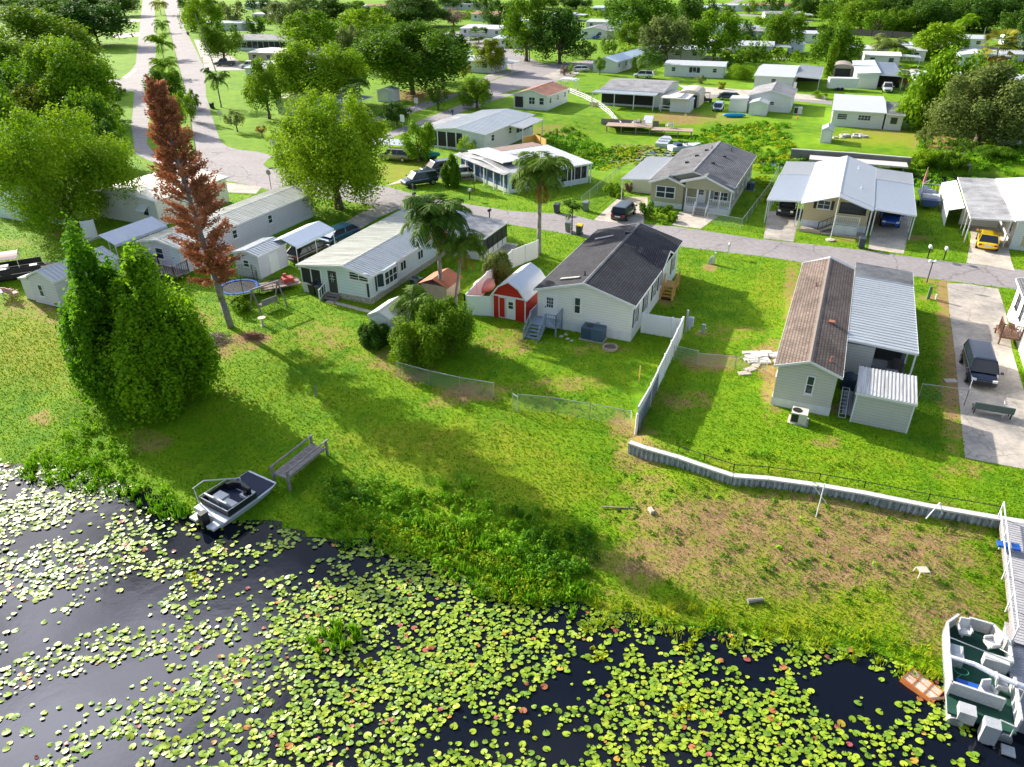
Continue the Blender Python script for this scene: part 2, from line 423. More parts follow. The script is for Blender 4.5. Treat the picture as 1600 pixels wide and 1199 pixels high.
# ================================================================ GROUND
def road_poly(name, pxs, m, z=0.004, label=None, cat=None, kind='structure', thick=0.0):
    pts = [Vector((*P2(x, y), z)) for x, y in pxs]
    tri = geometry.tessellate_polygon([pts])
    mb = MB()
    n = len(pts)
    if thick:
        low = [p - Vector((0, 0, thick)) for p in pts]
        mb.add(pts + low, [t for t in tri] + [(i, i + n, (i + 1) % n + n, (i + 1) % n) for i in range(n)])
    else: mb.add(pts, [t for t in tri])
    o = mb.build(name, m)
    for p in o.data.polygons:
        if abs(p.normal.z) > 0.5 and p.normal.z < 0: p.flip()
    if kind: o['kind'] = kind
    if cat: tag(o, label, cat)
    ROADS.append([tuple(p[:2]) for p in pts])
    return o
ROADS = []
STREET = [(432, 262), (470, 268), (540, 281), (605, 292), (665, 309), (797, 330), (897, 336), (925, 344), (1052, 354), (1095, 360), (1187, 374), (1240, 379), (1357, 392), (1412, 400), (1497, 411), (1600, 422), (1800, 444),
          (1800, 488), (1600, 462), (1586, 452), (1480, 439), (1422, 431), (1245, 409), (1200, 402), (1065, 386), (912, 370), (797, 351), (700, 338), (590, 323), (535, 313), (430, 300), (400, 291), (340, 280)]
BLVD = [(223, 0), (217, 55), (212, 100), (197, 122), (150, 128), (60, 140), (60, 152), (160, 148), (210, 142), (208, 170), (205, 195), (208, 215), (211, 240), (232, 251), (315, 275), (340, 280), (432, 262), (425, 243), (400, 237), (372, 234), (355, 229), (344, 220), (337, 200), (332, 185), (322, 150), (320, 107), (302, 70), (290, 48), (277, 0)]
road_poly('road', STREET, ASPH, 0.006)
road_poly('road', BLVD, ASPH, 0.010)
road_poly('road', [(424, 243), (432, 262), (500, 262), (584, 226), (640, 205), (737, 170), (770, 158), (830, 140), (800, 146), (765, 150), (730, 160), (640, 195), (584, 215), (500, 236)], ASPH, 0.014)
road_poly('road', [(560, 196), (607, 187), (660, 172), (720, 148), (760, 130), (790, 116), (770, 112), (722, 143), (640, 167), (570, 189)], ASPH, 0.014)
road_poly('road', [(722, 143), (760, 130), (800, 116), (790, 98), (850, 101), (885, 98), (1000, 86), (1000, 92), (905, 110), (870, 118), (872, 128), (800, 142), (765, 152), (730, 163)], ASPH, 0.018)
road_poly('road', [(790, 98), (850, 101), (800, 78), (770, 62), (715, 50), (690, 52), (740, 72)], ASPH, 0.022)
road_poly('road', [(1095, 142), (1180, 140), (1300, 158), (1300, 164), (1180, 152), (1095, 154)], ASPH, 0.014)
road_poly('road', [(1090, 22), (1140, 8), (1165, 0), (1150, 0), (1115, 12), (1080, 24), (1180, 22), (1190, 26), (1110, 25)], ASPH, 0.014)
def median(pxs):
    pts = [Vector((*P2(x, y), 0.13)) for x, y in pxs]; n = len(pts)
    tri = geometry.tessellate_polygon([pts]); mb = MB()
    mb.add(pts + [p - Vector((0, 0, 0.12)) for p in pts], [t for t in tri] + [(i, i + n, (i + 1) % n + n, (i + 1) % n) for i in range(n)])
    o = mb.build('road_median', GRASSM); o['kind'] = 'structure'
    for p in o.data.polygons:
        if abs(p.normal.z) > 0.5 and p.normal.z < 0: p.flip()

def attr_node(k, nm):
    a = k.n('Attribute'); a.attribute_name = nm; return a.outputs['Fac']
def grass_material():
    k = NT('lawn_grass'); tc = k.n('TexCoord'); o = tc.outputs['Object']
    def noise(s, d=5.0, rough=0.6):
        n = k.n('TexNoise', Scale=s, Detail=d, Roughness=rough); k.l(o, n.inputs['Vector']); return n.outputs['Fac']
    def ramp(f, a, b):
        r = k.n('MapRange'); r.inputs['From Min'].default_value = a; r.inputs['From Max'].default_value = b; k.l(f, r.inputs['Value']); return r.outputs['Result']
    def mix(f, a, b, bt='MIX'):
        m = k.n('MixRGB', blend_type=bt)
        for s, v in (('Fac', f), ('Color1', a), ('Color2', b)):
            if isinstance(v, (tuple, float)): m.inputs[s].default_value = c4(v) if isinstance(v, tuple) else v
            else: k.l(v, m.inputs[s])
        return m.outputs['Color']
    def addm(a, b, op='ADD', c=None):
        m = k.n('Math', operation=op)
        for i, v in enumerate((a, b)):
            if isinstance(v, float): m.inputs[i].default_value = v
            else: k.l(v, m.inputs[i])
        return m.outputs[0]
    g = mix(ramp(noise(0.09), 0.35, 0.65), (0.058, 0.190, 0.003), (0.150, 0.300, 0.003))
    g = mix(ramp(noise(0.6, 6.0), 0.38, 0.7), g, (0.220, 0.340, 0.004))
    g = mix(ramp(noise(14.0, 4.0, 0.75), 0.45, 0.85), g, (0.055, 0.165, 0.003))
    g = mix(addm(ramp(noise(14.0, 3.0), 0.5, 0.8), 0.5, 'MULTIPLY'), g, (0.230, 0.330, 0.020))
    dry = addm(attr_node(k, 'dry'), addm(noise(0.9, 7.0, 0.7), -0.5), 'ADD')
    g = mix(ramp(dry, 0.25, 0.75), g, mix(ramp(noise(3.5), 0.4, 0.6), (0.330, 0.290, 0.030), (0.25, 0.29, 0.006)))
    d = addm(attr_node(k, 'dirt'), addm(addm(noise(0.9, 8.0, 0.72), -0.5), 2.2, 'MULTIPLY'), 'ADD')
    soil = mix(ramp(noise(1.7, 6.0), 0.35, 0.7), (0.35, 0.215, 0.10), (0.20, 0.115, 0.055))
    soil = mix(ramp(noise(9.0, 4.0), 0.5, 0.75), soil, (0.44, 0.32, 0.16))
    c = mix(ramp(d, 0.22, 0.5), g, (0.25, 0.26, 0.03)); c = mix(ramp(d, 0.42, 0.85), c, soil)
    rich = attr_node(k, 'wet'); c = mix(rich, c, (0.020, 0.022, 0.012))
    k.l(c, k.b.inputs['Base Color']); k.b.inputs['Roughness'].default_value = 0.9; k.b.inputs['Specular IOR Level'].default_value = 0.15
    bp = k.n('Bump'); bp.inputs['Strength'].default_value = 0.6; bp.inputs['Distance'].default_value = 0.08
    n3 = k.n('TexNoise', Scale=7.0, Detail=8.0, Roughness=0.75); k.l(o, n3.inputs['Vector']); k.l(n3.outputs['Fac'], bp.inputs['Height'])
    k.l(bp.outputs['Normal'], k.b.inputs['Normal'])
    MATS['grass'] = k.m; return k.m
GRASSM = grass_material()
for q in ([(241, 0), (243, 50), (243, 90), (238, 125), (236, 160), (232, 200), (230, 225), (242, 240), (262, 247), (290, 252), (306, 246), (304, 225), (299, 200), (294, 165), (288, 135), (279, 105), (267, 55), (256, 12), (255, 0)],
          [(412, 258), (420, 249), (445, 244), (480, 243), (490, 250), (440, 262), (420, 264)]): median(q)

# dirt and dry patches: (px, py, rx, ry, strength) ellipses on the photo, laid on the ground
DIRT = [(1150, 815, 190, 50, .8), (1350, 865, 200, 64, .85), (1080, 870, 150, 52, .8), (1000, 905, 70, 35, .5), (1480, 960, 90, 60, .75), (1000, 712, 45, 28, .75), (1250, 800, 240, 30, .75), (1230, 915, 160, 35, .6), (1010, 760, 50, 40, .5), (1450, 830, 120, 30, .6),
        (232, 692, 34, 22, .62), (68, 652, 24, 14, .6), (738, 613, 60, 16, .75), (640, 577, 36, 24, .7), (690, 628, 36, 12, .5), (330, 545, 60, 22, .6), (392, 530, 40, 14, .7), (300, 500, 40, 20, .5), (790, 535, 50, 22, .5), (880, 600, 70, 14, .5), (975, 668, 26, 24, .8),
        (1003, 680, 20, 25, .7), (1110, 566, 48, 14, .8), (1195, 560, 34, 22, .7), (1290, 692, 30, 12, .6), (1204, 590, 16, 70, .8), (1238, 470, 14, 70, .7), (1474, 470, 11, 55, .9), (1490, 600, 18, 120, .9), (1480, 560, 18, 40, .5), (1500, 735, 60, 10, .55), (1060, 625, 60, 18, .5),
        (1140, 520, 50, 14, .4), (1108, 419, 14, 6, .8), (1095, 522, 14, 6, .7), (940, 545, 60, 8, .5), (1040, 470, 22, 10, .6), (815, 545, 30, 10, .5), (505, 525, 50, 30, .42), (590, 560, 40, 20, .45), (730, 690, 40, 10, .4), (60, 480, 70, 20, .55), (110, 500, 60, 18, .45), (20, 380, 40, 8, .4),
        (120, 365, 40, 12, .6), (655, 150, 60, 10, .75), (860, 205, 40, 10, .65), (815, 215, 30, 12, .6), (1240, 95, 60, 9, .7), (1385, 205, 60, 10, .5), (1470, 225, 50, 14, .8), (1400, 215, 50, 8, .4), (1060, 185, 50, 10, .8), (830, 85, 60, 8, .75), (1130, 185, 40, 10, .5), (1540, 232, 60, 10, .7),
        (1325, 375, 30, 5, .6), (1430, 372, 25, 6, .6), (1450, 440, 8, 4, .8), (1448, 465, 14, 6, .8), (1275, 35, 40, 5, .6), (610, 270, 50, 12, .35), (1300, 640, 60, 10, .6)]
DRY = [(60, 540, 130, 70, .5), (430, 640, 240, 60, .25), (700, 700, 200, 50, .45), (850, 760, 120, 60, .4), (150, 590, 130, 50, .4), (1150, 760, 200, 60, .4), (1300, 950, 260, 60, .5), (1000, 950, 120, 30, .5), (500, 540, 120, 40, .3), (1050, 430, 60, 30, .3), (640, 270, 70, 25, .5), (1200, 460, 30, 50, .4),
       (330, 610, 80, 30, .3), (610, 265, 80, 30, .35), (1350, 720, 150, 20, .35), (850, 640, 120, 30, .3), (560, 470, 70, 20, .3), (330, 300, 60, 15, .2), (1400, 215, 120, 15, .5), (470, 180, 60, 20, .2), (640, 770, 220, 30, .35)]
def field(V, L):
    x, y = proj_px(V); f = np.zeros(len(V)); g_ = 1.15 if L is DRY else 1
    ok = V[:, 1] > 5
    for cx, cy, rx, ry, s in L:
        d = ((x - cx) / rx) ** 2 + ((y - cy) / ry) ** 2
        f = np.maximum(f, g_ * s * np.exp(-0.7 * d * d))
    return f * ok
def make_ground():
    pts = []
    def grid(x0, x1, y0, y1, st, hole=None):
        X, Y = np.meshgrid(np.arange(x0, x1, st), np.arange(y0, y1, st))
        X = X + rng.uniform(-.15, .15, X.shape) * st; Y = Y + rng.uniform(-.15, .15, Y.shape) * st
        X = X.ravel(); Y = Y.ravel()
        if hole: k = ~((X > hole[0]) & (X < hole[1]) & (Y > hole[2]) & (Y < hole[3])); X, Y = X[k], Y[k]
        return np.stack([X, Y], 1)
    a = grid(-62, 62, 5, 86, 0.75)
    b = grid(-150, 150, -40, 200, 3.0, (-62, 62, 5, 86))
    c = grid(-900, 900, -300, 1500, 40.0, (-150, 150, -40, 200))
    al = np.concatenate([a, b, c])
    dens = []
    for p, q in zip(_wl[:-1], _wl[1:]):
        n = max(1, int(np.linalg.norm(q - p) / 0.8)); dens += [p + (q - p) * i / n for i in range(n)]
    dens.append(_wl[-1]); dens = np.array(dens)
    al = al[poly_dist(al[:, 0], al[:, 1], _wl) > 0.35]
    front = dens + np.array([-0.0, -0.10]); back = dens + np.array([0.0, 0.10])
    N = len(al); nf = len(front)
    allp = np.concatenate([al, front, back])
    edges = [(N + i, N + i + 1) for i in range(nf - 1)] + [(N + nf + i, N + nf + i + 1) for i in range(nf - 1)]
    vo, _, fo, ov, _, _ = geometry.delaunay_2d_cdt([Vector(p) for p in allp], edges, [], 0, 1e-4)
    xy = np.array([(v[0], v[1]) for v in vo])
    up = np.full(len(xy), -1)
    for i, src in enumerate(ov):
        for s in src:
            if s >= N + nf: up[i] = 1
            elif s >= N: up[i] = 0
    yw = np.interp(xy[:, 0], _wl[:, 0], _wl[:, 1])
    u = np.where(up >= 0, up == 1, (xy[:, 1] > yw) & (xy[:, 0] > _wl[0, 0]))
    z = ground_z(xy[:, 0], xy[:, 1], u)
    V = np.column_stack([xy, z])
    me = bpy.data.meshes.new('ground'); me.from_pydata(V.tolist(), [], [tuple(f) for f in fo]); me.update(); me.shade_smooth()
    for nm, L in (('dirt', DIRT), ('dry', DRY)):
        at = me.attributes.new(nm, 'FLOAT', 'POINT'); at.data.foreach_set('value', field(V, L).astype(np.float32))
    wet = sm((WATER + 0.02 - z) / 0.15); at = me.attributes.new('wet', 'FLOAT', 'POINT'); at.data.foreach_set('value', wet.astype(np.float32))
    me.materials.append(GRASSM)
    o = bpy.data.objects.new('ground', me); COL.objects.link(o); o['kind'] = 'structure'
    for p in me.polygons:
        if p.normal.z < 0: p.flip()
make_ground()
# lake
def water_material():
    k = NT('lake_water'); tc = k.n('TexCoord')
    k.b.inputs['Base Color'].default_value = (0.004, 0.006, 0.012, 1); k.b.inputs['Roughness'].default_value = 0.05
    k.b.inputs['IOR'].default_value = 1.33
    n1 = k.n('TexNoise', Scale=1.4, Detail=5.0); k.l(tc.outputs['Object'], n1.inputs['Vector'])
    bp = k.n('Bump'); bp.inputs['Strength'].default_value = 0.12; bp.inputs['Distance'].default_value = 0.05
    k.l(n1.outputs['Fac'], bp.inputs['Height']); k.l(bp.outputs['Normal'], k.b.inputs['Normal'])
    return k.m
mb = MB(); mb.add([(-300, -120, WATER), (300, -120, WATER), (300, 160, WATER), (-300, 160, WATER)], [(0, 1, 2, 3)])
tag(mb.build('water', water_material()), None, None, kind='structure')

# driveways and slabs
def drive(pxs, label, m=CONC, cat='driveway', name='driveway', z=0.02, group=None):
    o = road_poly(name, pxs, m, z, label, cat, kind=None, thick=0.14)
    if group: o['group'] = group
    return o
drive([(1480, 443), (1512, 444), (1560, 452), (1566, 470), (1572, 490), (1582, 550), (1608, 640), (1640, 735), (1598, 733), (1508, 716), (1500, 640), (1493, 560), (1484, 490)], 'long stained concrete driveway with a black minivan parked on it', CONCD)
drive([(1517, 372), (1510, 412), (1540, 415), (1586, 424), (1580, 408), (1572, 372), (1567, 330), (1515, 330)], 'concrete driveway in front of the yellow sports car', CONC)
drive([(1200, 330), (1193, 373), (1240, 378), (1250, 330)], 'concrete driveway under the left carport of the wide white roofed home', CONCD, z=0.016)
drive([(1363, 330), (1357, 389), (1412, 397), (1425, 336)], 'concrete driveway under the right carport holding the blue pickup', CONC, z=0.016)
drive([(968, 308), (928, 344), (975, 350), (1005, 352), (1012, 318), (1012, 308)], 'concrete driveway with the black hatchback beside the olive home', CONC, z=0.016)
drive([(1062, 331), (1050, 352), (1095, 358), (1122, 338), (1105, 334), (1080, 330)], 'concrete apron at the foot of the olive home porch stairs', CONC, z=0.02)
drive([(602, 291), (660, 279), (740, 281), (738, 270), (672, 262), (640, 275)], 'pale concrete driveway holding two dark utility vehicles', CONC, z=0.016)
drive([(590, 322), (622, 327), (590, 341), (575, 338), (563, 333)], 'short concrete driveway apron beside the white home with the long ribbed roof', CONC, z=0.02)
drive([(563, 333), (590, 342), (545, 368), (480, 412), (460, 400), (520, 360)], 'shaded strip driveway with the blue sedan and the tent carport', CONCD, z=0.024)
drive([(350, 285), (410, 292), (400, 303), (330, 300), (318, 290)], 'grey driveway beside the cream roofed house near the junction', CONCD, z=0.02)
drive([(1253, 343), (1250, 362), (1350, 370), (1360, 350), (1350, 342)], 'paved patio in front of the tan home porch', CONCD, z=0.02, cat='patio', name='patio')
drive([(845, 121), (885, 128), (925, 100), (905, 96)], 'narrow driveway beside the pale blue roofed house', CONCD, z=0.024)
drive([(190, 122), (213, 106), (213, 112), (198, 123)], 'short white driveway left of the boulevard', CONC, z=0.03)
for (a, b), tx in (((30, 34), 'first narrow concrete driveway at the far left of the boulevard'), ((51, 57), 'second concrete driveway crossing the verge left of the boulevard')):
    drive([(175, b - 4), (219, a), (219, b), (178, b + 3)], tx, CONC, z=0.03)
drive([(303, 62), (325, 64), (395, 110), (322, 111)], 'grey driveway with pickups beyond the boulevard', CONCD, z=0.03)
drive([(1060, 133), (1290, 150), (1290, 158), (1180, 151), (1080, 147)], 'long concrete lane in front of the canal homes', CONC, z=0.03)
drive([(508, 472), (514, 469), (585, 487), (579, 490)], 'narrow concrete garden path behind the white home', CONC, cat='path', name='garden_path')
mb = MB()
rd = random.Random(3)
# ================================================================ HOUSES
class House: pass
def frame_uv(yaw): return Vector((math.cos(R(yaw)), -math.sin(R(yaw)), 0)), Vector((math.sin(R(yaw)), math.cos(R(yaw)), 0))
def ribs_on(mb, a, b, c, d, step, t=0.035, w=0.05):
    """raised seams on the slope a-b-c-d, running from edge ab to edge dc"""
    a, b, c, d = (Vector(p) for p in (a, b, c, d)); n = max(1, int((b - a).length / step))
    for i in range(n + 1):
        k = min(max(i / n, 0.004), 0.996); p = a.lerp(b, k) + Vector((0, 0, t * .6)); q = d.lerp(c, k) + Vector((0, 0, t * .6))
        mb.bar(p, q, w, t)
def house(label, a=None, b=None, c=None, W=None, L=None, z=2.6, rise=0.8, yaw=24, ridge=0.5, axis='y', roof=None, wall=None, skirt=0.55, ox=0.25, oy=0.25, rib=0, cat='house', name='mobile_home', group=None, base=0.0, roof2=None, flat=False, skirtmat=None):
    H = House(); u, v = frame_uv(yaw); roof = roof or RWHITE; wall = wall or WSIDE
    if a is not None:
        A0 = Vector(P(a[0], a[1], z + base))
        if W is None: W = (Vector(P(b[0], b[1], z + base)) - A0).dot(u)
    else:
        B0 = Vector(P(b[0], b[1], z + base)); A0 = B0 - u * W
    if L is None: L = (Vector(P(c[0], c[1], z + base)) - A0).dot(v)
    H.W, H.L, H.z, H.ox, H.oy, H.yaw, H.u, H.v, H.rise, H.skirt = W, L, z, ox, oy, yaw, u, v, rise, skirt
    H.o = Vector((A0[0], A0[1], base))
    r = H.root = thing(name, label, cat, H.o, yaw, group)
    x0, x1, y0, y1 = ox, W - ox, oy, L - oy; t = 0.11
    mb = MB(); zt = z - t - 0.005
    mb.box(x0, y0, skirt if skirt else 0, x1, y1, zt)
    def zr(x): # roof underside height at x
        rx = ridge * W
        return z + rise * (x / rx if x <= rx else (W - x) / (W - rx))
    if flat: pass
    elif axis == 'y':
        rx = ridge * W
        g = [(x0, 0, zt), (x1, 0, zt), (x1, 0, zr(x1) - t - .01), (rx, 0, z + rise - t - .01), (x0, 0, zr(x0) - t - .01)]
        for yy in (y0, y1 - 0.12): mb.prism([(p[0], yy, p[2]) for p in g], (0, 0.12, 0))
    else:
        ry = L / 2
        def zy(y): return z + rise * (y / ry if y < ry else (L - y) / ry)
        g = [(0, y0, zt), (0, y1, zt), (0, y1, zy(y1) - t - .01), (0, ry, z + rise - t - .01), (0, y0, zy(y0) - t - .01)]
        for xx in (x0, x1 - 0.12): mb.prism([(xx, p[1], p[2]) for p in g], (0.12, 0, 0))
    H.wallo = mb.build('wall', wall, r)
    if skirt:
        s = MB(); s.box(x0 - .03, y0 - .03, -0.5, x1 + .03, y1 + .03, skirt); s.build('skirting', skirtmat or SKIRT, r)
    rm = MB(); rm2 = rm if roof2 is None else MB()
    if flat:
        rm.slab((0, 0, z), (W, 0, z + rise), (W, L, z + rise), (0, L, z), t)
        if rib: ribs_on(rm, (0, 0, z), (0, L, z), (W, L, z + rise), (W, 0, z + rise), rib)
    elif axis == 'y':
        rx = ridge * W
        rm.slab((0, 0, z), (rx, 0, z + rise), (rx, L, z + rise), (0, L, z), t)
        rm2.slab((rx + .001, 0, z + rise), (W, 0, z), (W, L, z), (rx + .001, L, z + rise), t)
        if rib:
            ribs_on(rm, (0, 0, z), (0, L, z), (rx, L, z + rise), (rx, 0, z + rise), rib)
            ribs_on(rm2, (W, 0, z), (W, L, z), (rx, L, z + rise), (rx, 0, z + rise), rib)
    else:
        ry = L / 2
        rm.slab((0, 0, z), (W, 0, z), (W, ry, z + rise), (0, ry, z + rise), t)
        rm.slab((0, ry + .001, z + rise), (W, ry + .001, z + rise), (W, L, z), (0, L, z), t)
        if rib:
            ribs_on(rm, (0, 0, z), (W, 0, z), (W, ry, z + rise), (0, ry, z + rise), rib)
            ribs_on(rm, (0, L, z), (W, L, z), (W, ry, z + rise), (0, ry, z + rise), rib)
    H.roof = rm.build('roof', roof, r)
    if roof2 is not None: rm2.build('roof', roof2, r)
    # fascia and ridge cap
    f = MB(); e = 0.02; d = 0.16
    if axis == 'y' and not flat:
        rx = ridge * W
        for yy, s in ((-e, 1), (L + e - .03, 1)):
            f.slab((-e, yy, z + .015), (rx, yy, z + rise + .015), (rx, yy + .03, z + rise + .015), (-e, yy + .03, z + .015), d)
            f.slab((rx, yy, z + rise + .015), (W + e, yy, z + .015), (W + e, yy + .03, z + .015), (rx, yy + .03, z + rise + .015), d)
        f.box(-e - .02, 0, z - d, -e + .0, L, z + .005); f.box(W + e, 0, z - d, W + e + .02, L, z + .005)
        f.build('fascia', TRIM, r)
        rc = MB(); rc.slab((rx - .14, .02, z + rise - .14 * rise / rx + .02), (rx, .02, z + rise + .03), (rx, L - .02, z + rise + .03), (rx - .14, L - .02, z + rise - .14 * rise / rx + .02), .03)
        rc.slab((rx, .02, z + rise + .03), (rx + .14, .02, z + rise - .14 * rise / (W - rx) + .02), (rx + .14, L - .02, z + rise - .14 * rise / (W - rx) + .02), (rx, L - .02, z + rise + .03), .03)
        rc.build('ridge_cap', roof if roof not in (SCHAR, SBROWN, SGREY) else {SCHAR: SGREY, SBROWN: mat('brown_ridge', (0.21, 0.165, 0.135), dirt=.4), SGREY: SLIGHT}[roof], r)
    else:
        f.box(-e - .02, -e - .02, z - d, W + e + .02, -e, z + (rise * 0 if not flat else .0)); f.build('fascia', TRIM, r)
    return H
def wall_frame(H, w):
    """origin, tangent, normal, along for a wall; t runs along local x for S/N, along local y for W/E"""
    x0, x1, y0, y1 = H.ox, H.W - H.ox, H.oy, H.L - H.oy
    return {'S': ((0, y0), (1, 0), (0, -1)), 'N': ((0, y1), (1, 0), (0, 1)), 'W': ((x0, 0), (0, 1), (-1, 0)), 'E': ((x1, 0), (0, 1), (1, 0))}[w]
def wbox(mb, H, w, t0, t1, z0, z1, d0, d1):
    o, T, N = wall_frame(H, w)
    p = (o[0] + T[0] * t0 + N[0] * d0, o[1] + T[1] * t0 + N[1] * d0); q = (o[0] + T[0] * t1 + N[0] * d1, o[1] + T[1] * t1 + N[1] * d1)
    return mb.box(p[0], p[1], z0, q[0], q[1], z1)
def px_on_wall(H, w, px, py):
    """(t, z) of a photo pixel on a wall plane"""
    o, T, N = wall_frame(H, w); n = H.u * N[0] + H.v * N[1]; q = H.o + H.u * o[0] + H.v * o[1]
    r = Vector(ray(px, py)); C = Vector((0, 0, CAM_H)); k = (q - C).dot(n) / r.dot(n); p = C + r * k; d = p - q
    tt = H.u * T[0] + H.v * T[1]
    return d.dot(tt), p.z - H.o.z
def window(H, w, t, zc, ww=0.9, hh=1.2, cols=1, rows=2, shutter=None, px=None, frame=None, sill=True, gl=None):
    if px: t, zc = px_on_wall(H, w, *px)
    m = MB(); f = 0.07; a, b, c, d = t - ww / 2, t + ww / 2, zc - hh / 2, zc + hh / 2
    wbox(m, H, w, a, a + f, c, d, -.02, .06); wbox(m, H, w, b - f, b, c, d, -.02, .06); wbox(m, H, w, a + f, b - f, d - f, d, -.02, .06); wbox(m, H, w, a + f, b - f, c, c + f, -.02, .07)
    for i in range(1, cols): x = a + (b - a) * i / cols; wbox(m, H, w, x - .025, x + .025, c + f, d - f, -.02, .05)
    for i in range(1, rows): z = c + (d - c) * i / rows; wbox(m, H, w, a + f, b - f, z - .02, z + .02, -.02, .045)
    if sill: wbox(m, H, w, a - .05, b + .05, c - .05, c - .003, -.02, .11)
    fr = m.build('window', frame or TRIM, H.root)
    g = MB(); wbox(g, H, w, a + f * .9, b - f * .9, c + f * .9, d - f * .9, -.02, .022); g.build('pane', gl or GLASS, fr)
    if shutter:
        for s in (a - .34, b + .06):
            g = MB(); wbox(g, H, w, s, s + .28, c, d, -.02, .04); g.build('shutter', shutter, fr)
    return fr
def door(H, w, t, z0, ww=0.9, hh=2.0, m=None, lite=True, px=None, col=None):
    if px: t, zc = px_on_wall(H, w, *px); z0 = zc - hh / 2
    f = MB(); wbox(f, H, w, t - ww / 2 - .08, t + ww / 2 + .08, z0, z0 + hh + .08, -.02, .03)
    fr = f.build('door', TRIM, H.root)
    d = MB(); wbox(d, H, w, t - ww / 2, t + ww / 2, z0 + .02, z0 + hh, .0, .05); d.build('door_leaf', m or WHITE, fr)
    if lite:
        g = MB(); wbox(g, H, w, t - ww * .28, t + ww * .28, z0 + hh * .5, z0 + hh * .9, .0, .056); g.build('pane', GLASS, fr)
        g = MB()
        for i in (1, 2): x = t - ww * .28 + ww * .56 * i / 3; wbox(g, H, w, x - .012, x + .012, z0 + hh * .5, z0 + hh * .9, .05, .066)
        for i in (1, 2): z = z0 + hh * .5 + hh * .4 * i / 3; wbox(g, H, w, t - ww * .28, t + ww * .28, z - .012, z + .012, .05, .064)
        g.build('glazing_bars', TRIM, fr)
    g = MB(); wbox(g, H, w, t - ww * .42, t - ww * .34, z0 + .95, z0 + 1.05, .04, .1); g.build('handle', BLACK, fr)
    return fr
def cover(H, x0, y0, x1, y1, z0, z1, m, posts=(), rib=0.3, name='carport_roof', t=0.08, ribdir='x', postr=0.05, fas=True, base=0.0, pm=None):
    """flat metal roof from x0 (height z0) to x1 (height z1) with its posts"""
    mb = MB(); mb.slab((x0, y0, z0), (x1, y0, z1), (x1, y1, z1), (x0, y1, z0), t)
    if rib:
        if ribdir == 'x': ribs_on(mb, (x0, y0, z0), (x0, y1, z0), (x1, y1, z1), (x1, y0, z1), rib)
        else: ribs_on(mb, (x0, y0, z0), (x1, y0, z1), (x1, y1, z1), (x0, y1, z0), rib)
    o = mb.build(name, m, H.root)
    if fas:
        f = MB(); f.slab((x0 - .02, y0 - .03, z0 + .02), (x1 + .02, y0 - .03, z1 + .02), (x1 + .02, y0 - .003, z1 + .02), (x0 - .02, y0 - .003, z0 + .02), .15)
        zl, xl = (z0, x0 - .03) if z0 < z1 else (z1, x1 + .003)
        f.box(xl, y0, zl - .13, xl + .027, y1, zl + .015); f.build('fascia', TRIM, o)
    for px_, py_ in posts:
        k = (px_ - x0) / (x1 - x0); p = MB(); p.box(px_ - postr, py_ - postr, base - .1, px_ + postr, py_ + postr, z0 + (z1 - z0) * k - t + .01)
        p.build('post', pm or TRIM, H.root)
    return o
def wallpanel(H, x0, y0, x1, y1, z0, z1, m, name='wall'):
    mb = MB(); mb.box(x0, y0, z0, x1, y1, z1); return mb.build(name, m, H.root)
def screens(H, side, t0, t1, n, z0, z1, kick=0.6, off=0.0, kickm=None, fm=None, sm_=None):
    """screened porch face: dark screens between white posts over a low wall"""
    f = MB(); s = MB()
    for i in range(n + 1):
        t = t0 + (t1 - t0) * i / n; wbox(f, H, side, t - .04, t + .04, z0, z1, off - .05, off + .05)
    wbox(f, H, side, t0, t1, z1 - .1, z1 - .003, off - .04, off + .04); wbox(f, H, side, t0, t1, z0 + kick, z0 + kick + .08, off - .04, off + .04)
    fr = f.build('screen_frame', fm or TRIM, H.root)
    wbox(s, H, side, t0, t1, z0 + kick, z1, off - .012, off + .012); s.build('screen', sm_ or SCREEN, fr)
    if kick: k = MB(); wbox(k, H, side, t0, t1, z0 - .3, z0 + kick, off - .03, off + .03); k.build('kick_panel', kickm or WSIDE, H.root)
def railing(mb, p, q, h=0.95, n=8, r=0.02, post=True):
    p = Vector(p); q = Vector(q); mb.cut()
    mb.bar(p + Vector((0, 0, h)), q + Vector((0, 0, h)), .07, .05); mb.bar(p + Vector((0, 0, .12)), q + Vector((0, 0, .12)), .04, .04)
    for i in range(n + 1):
        a = p.lerp(q, i / n); w = .045 if i in (0, n) and post else .018
        mb.box(a.x - w, a.y - w, a.z + (0 if i in (0, n) else .12), a.x + w, a.y + w, a.z + h + (.06 if i in (0, n) else 0))
def stairs(mb, p, d, side, n, rise, run, width):
    """n treads going down from p along unit vector d; side = unit vector across"""
    p = Vector(p); d = Vector(d); s = Vector(side)
    for i in range(n):
        c = p + d * run * (i + .5) - Vector((0, 0, rise * (i + 1)))
        a = c - d * run / 2 - s * width / 2; q = [a, a + s * width, a + s * width + d * run, a + d * run]
        mb.hexa([x - Vector((0, 0, .05)) for x in q] + q)
    for k in (-1, 1):
        a = p + s * k * (width / 2 + .03); b = a + d * run * n - Vector((0, 0, rise * n)); mb.bar(a - Vector((0, 0, .15)), b - Vector((0, 0, .05)), .05, .22)
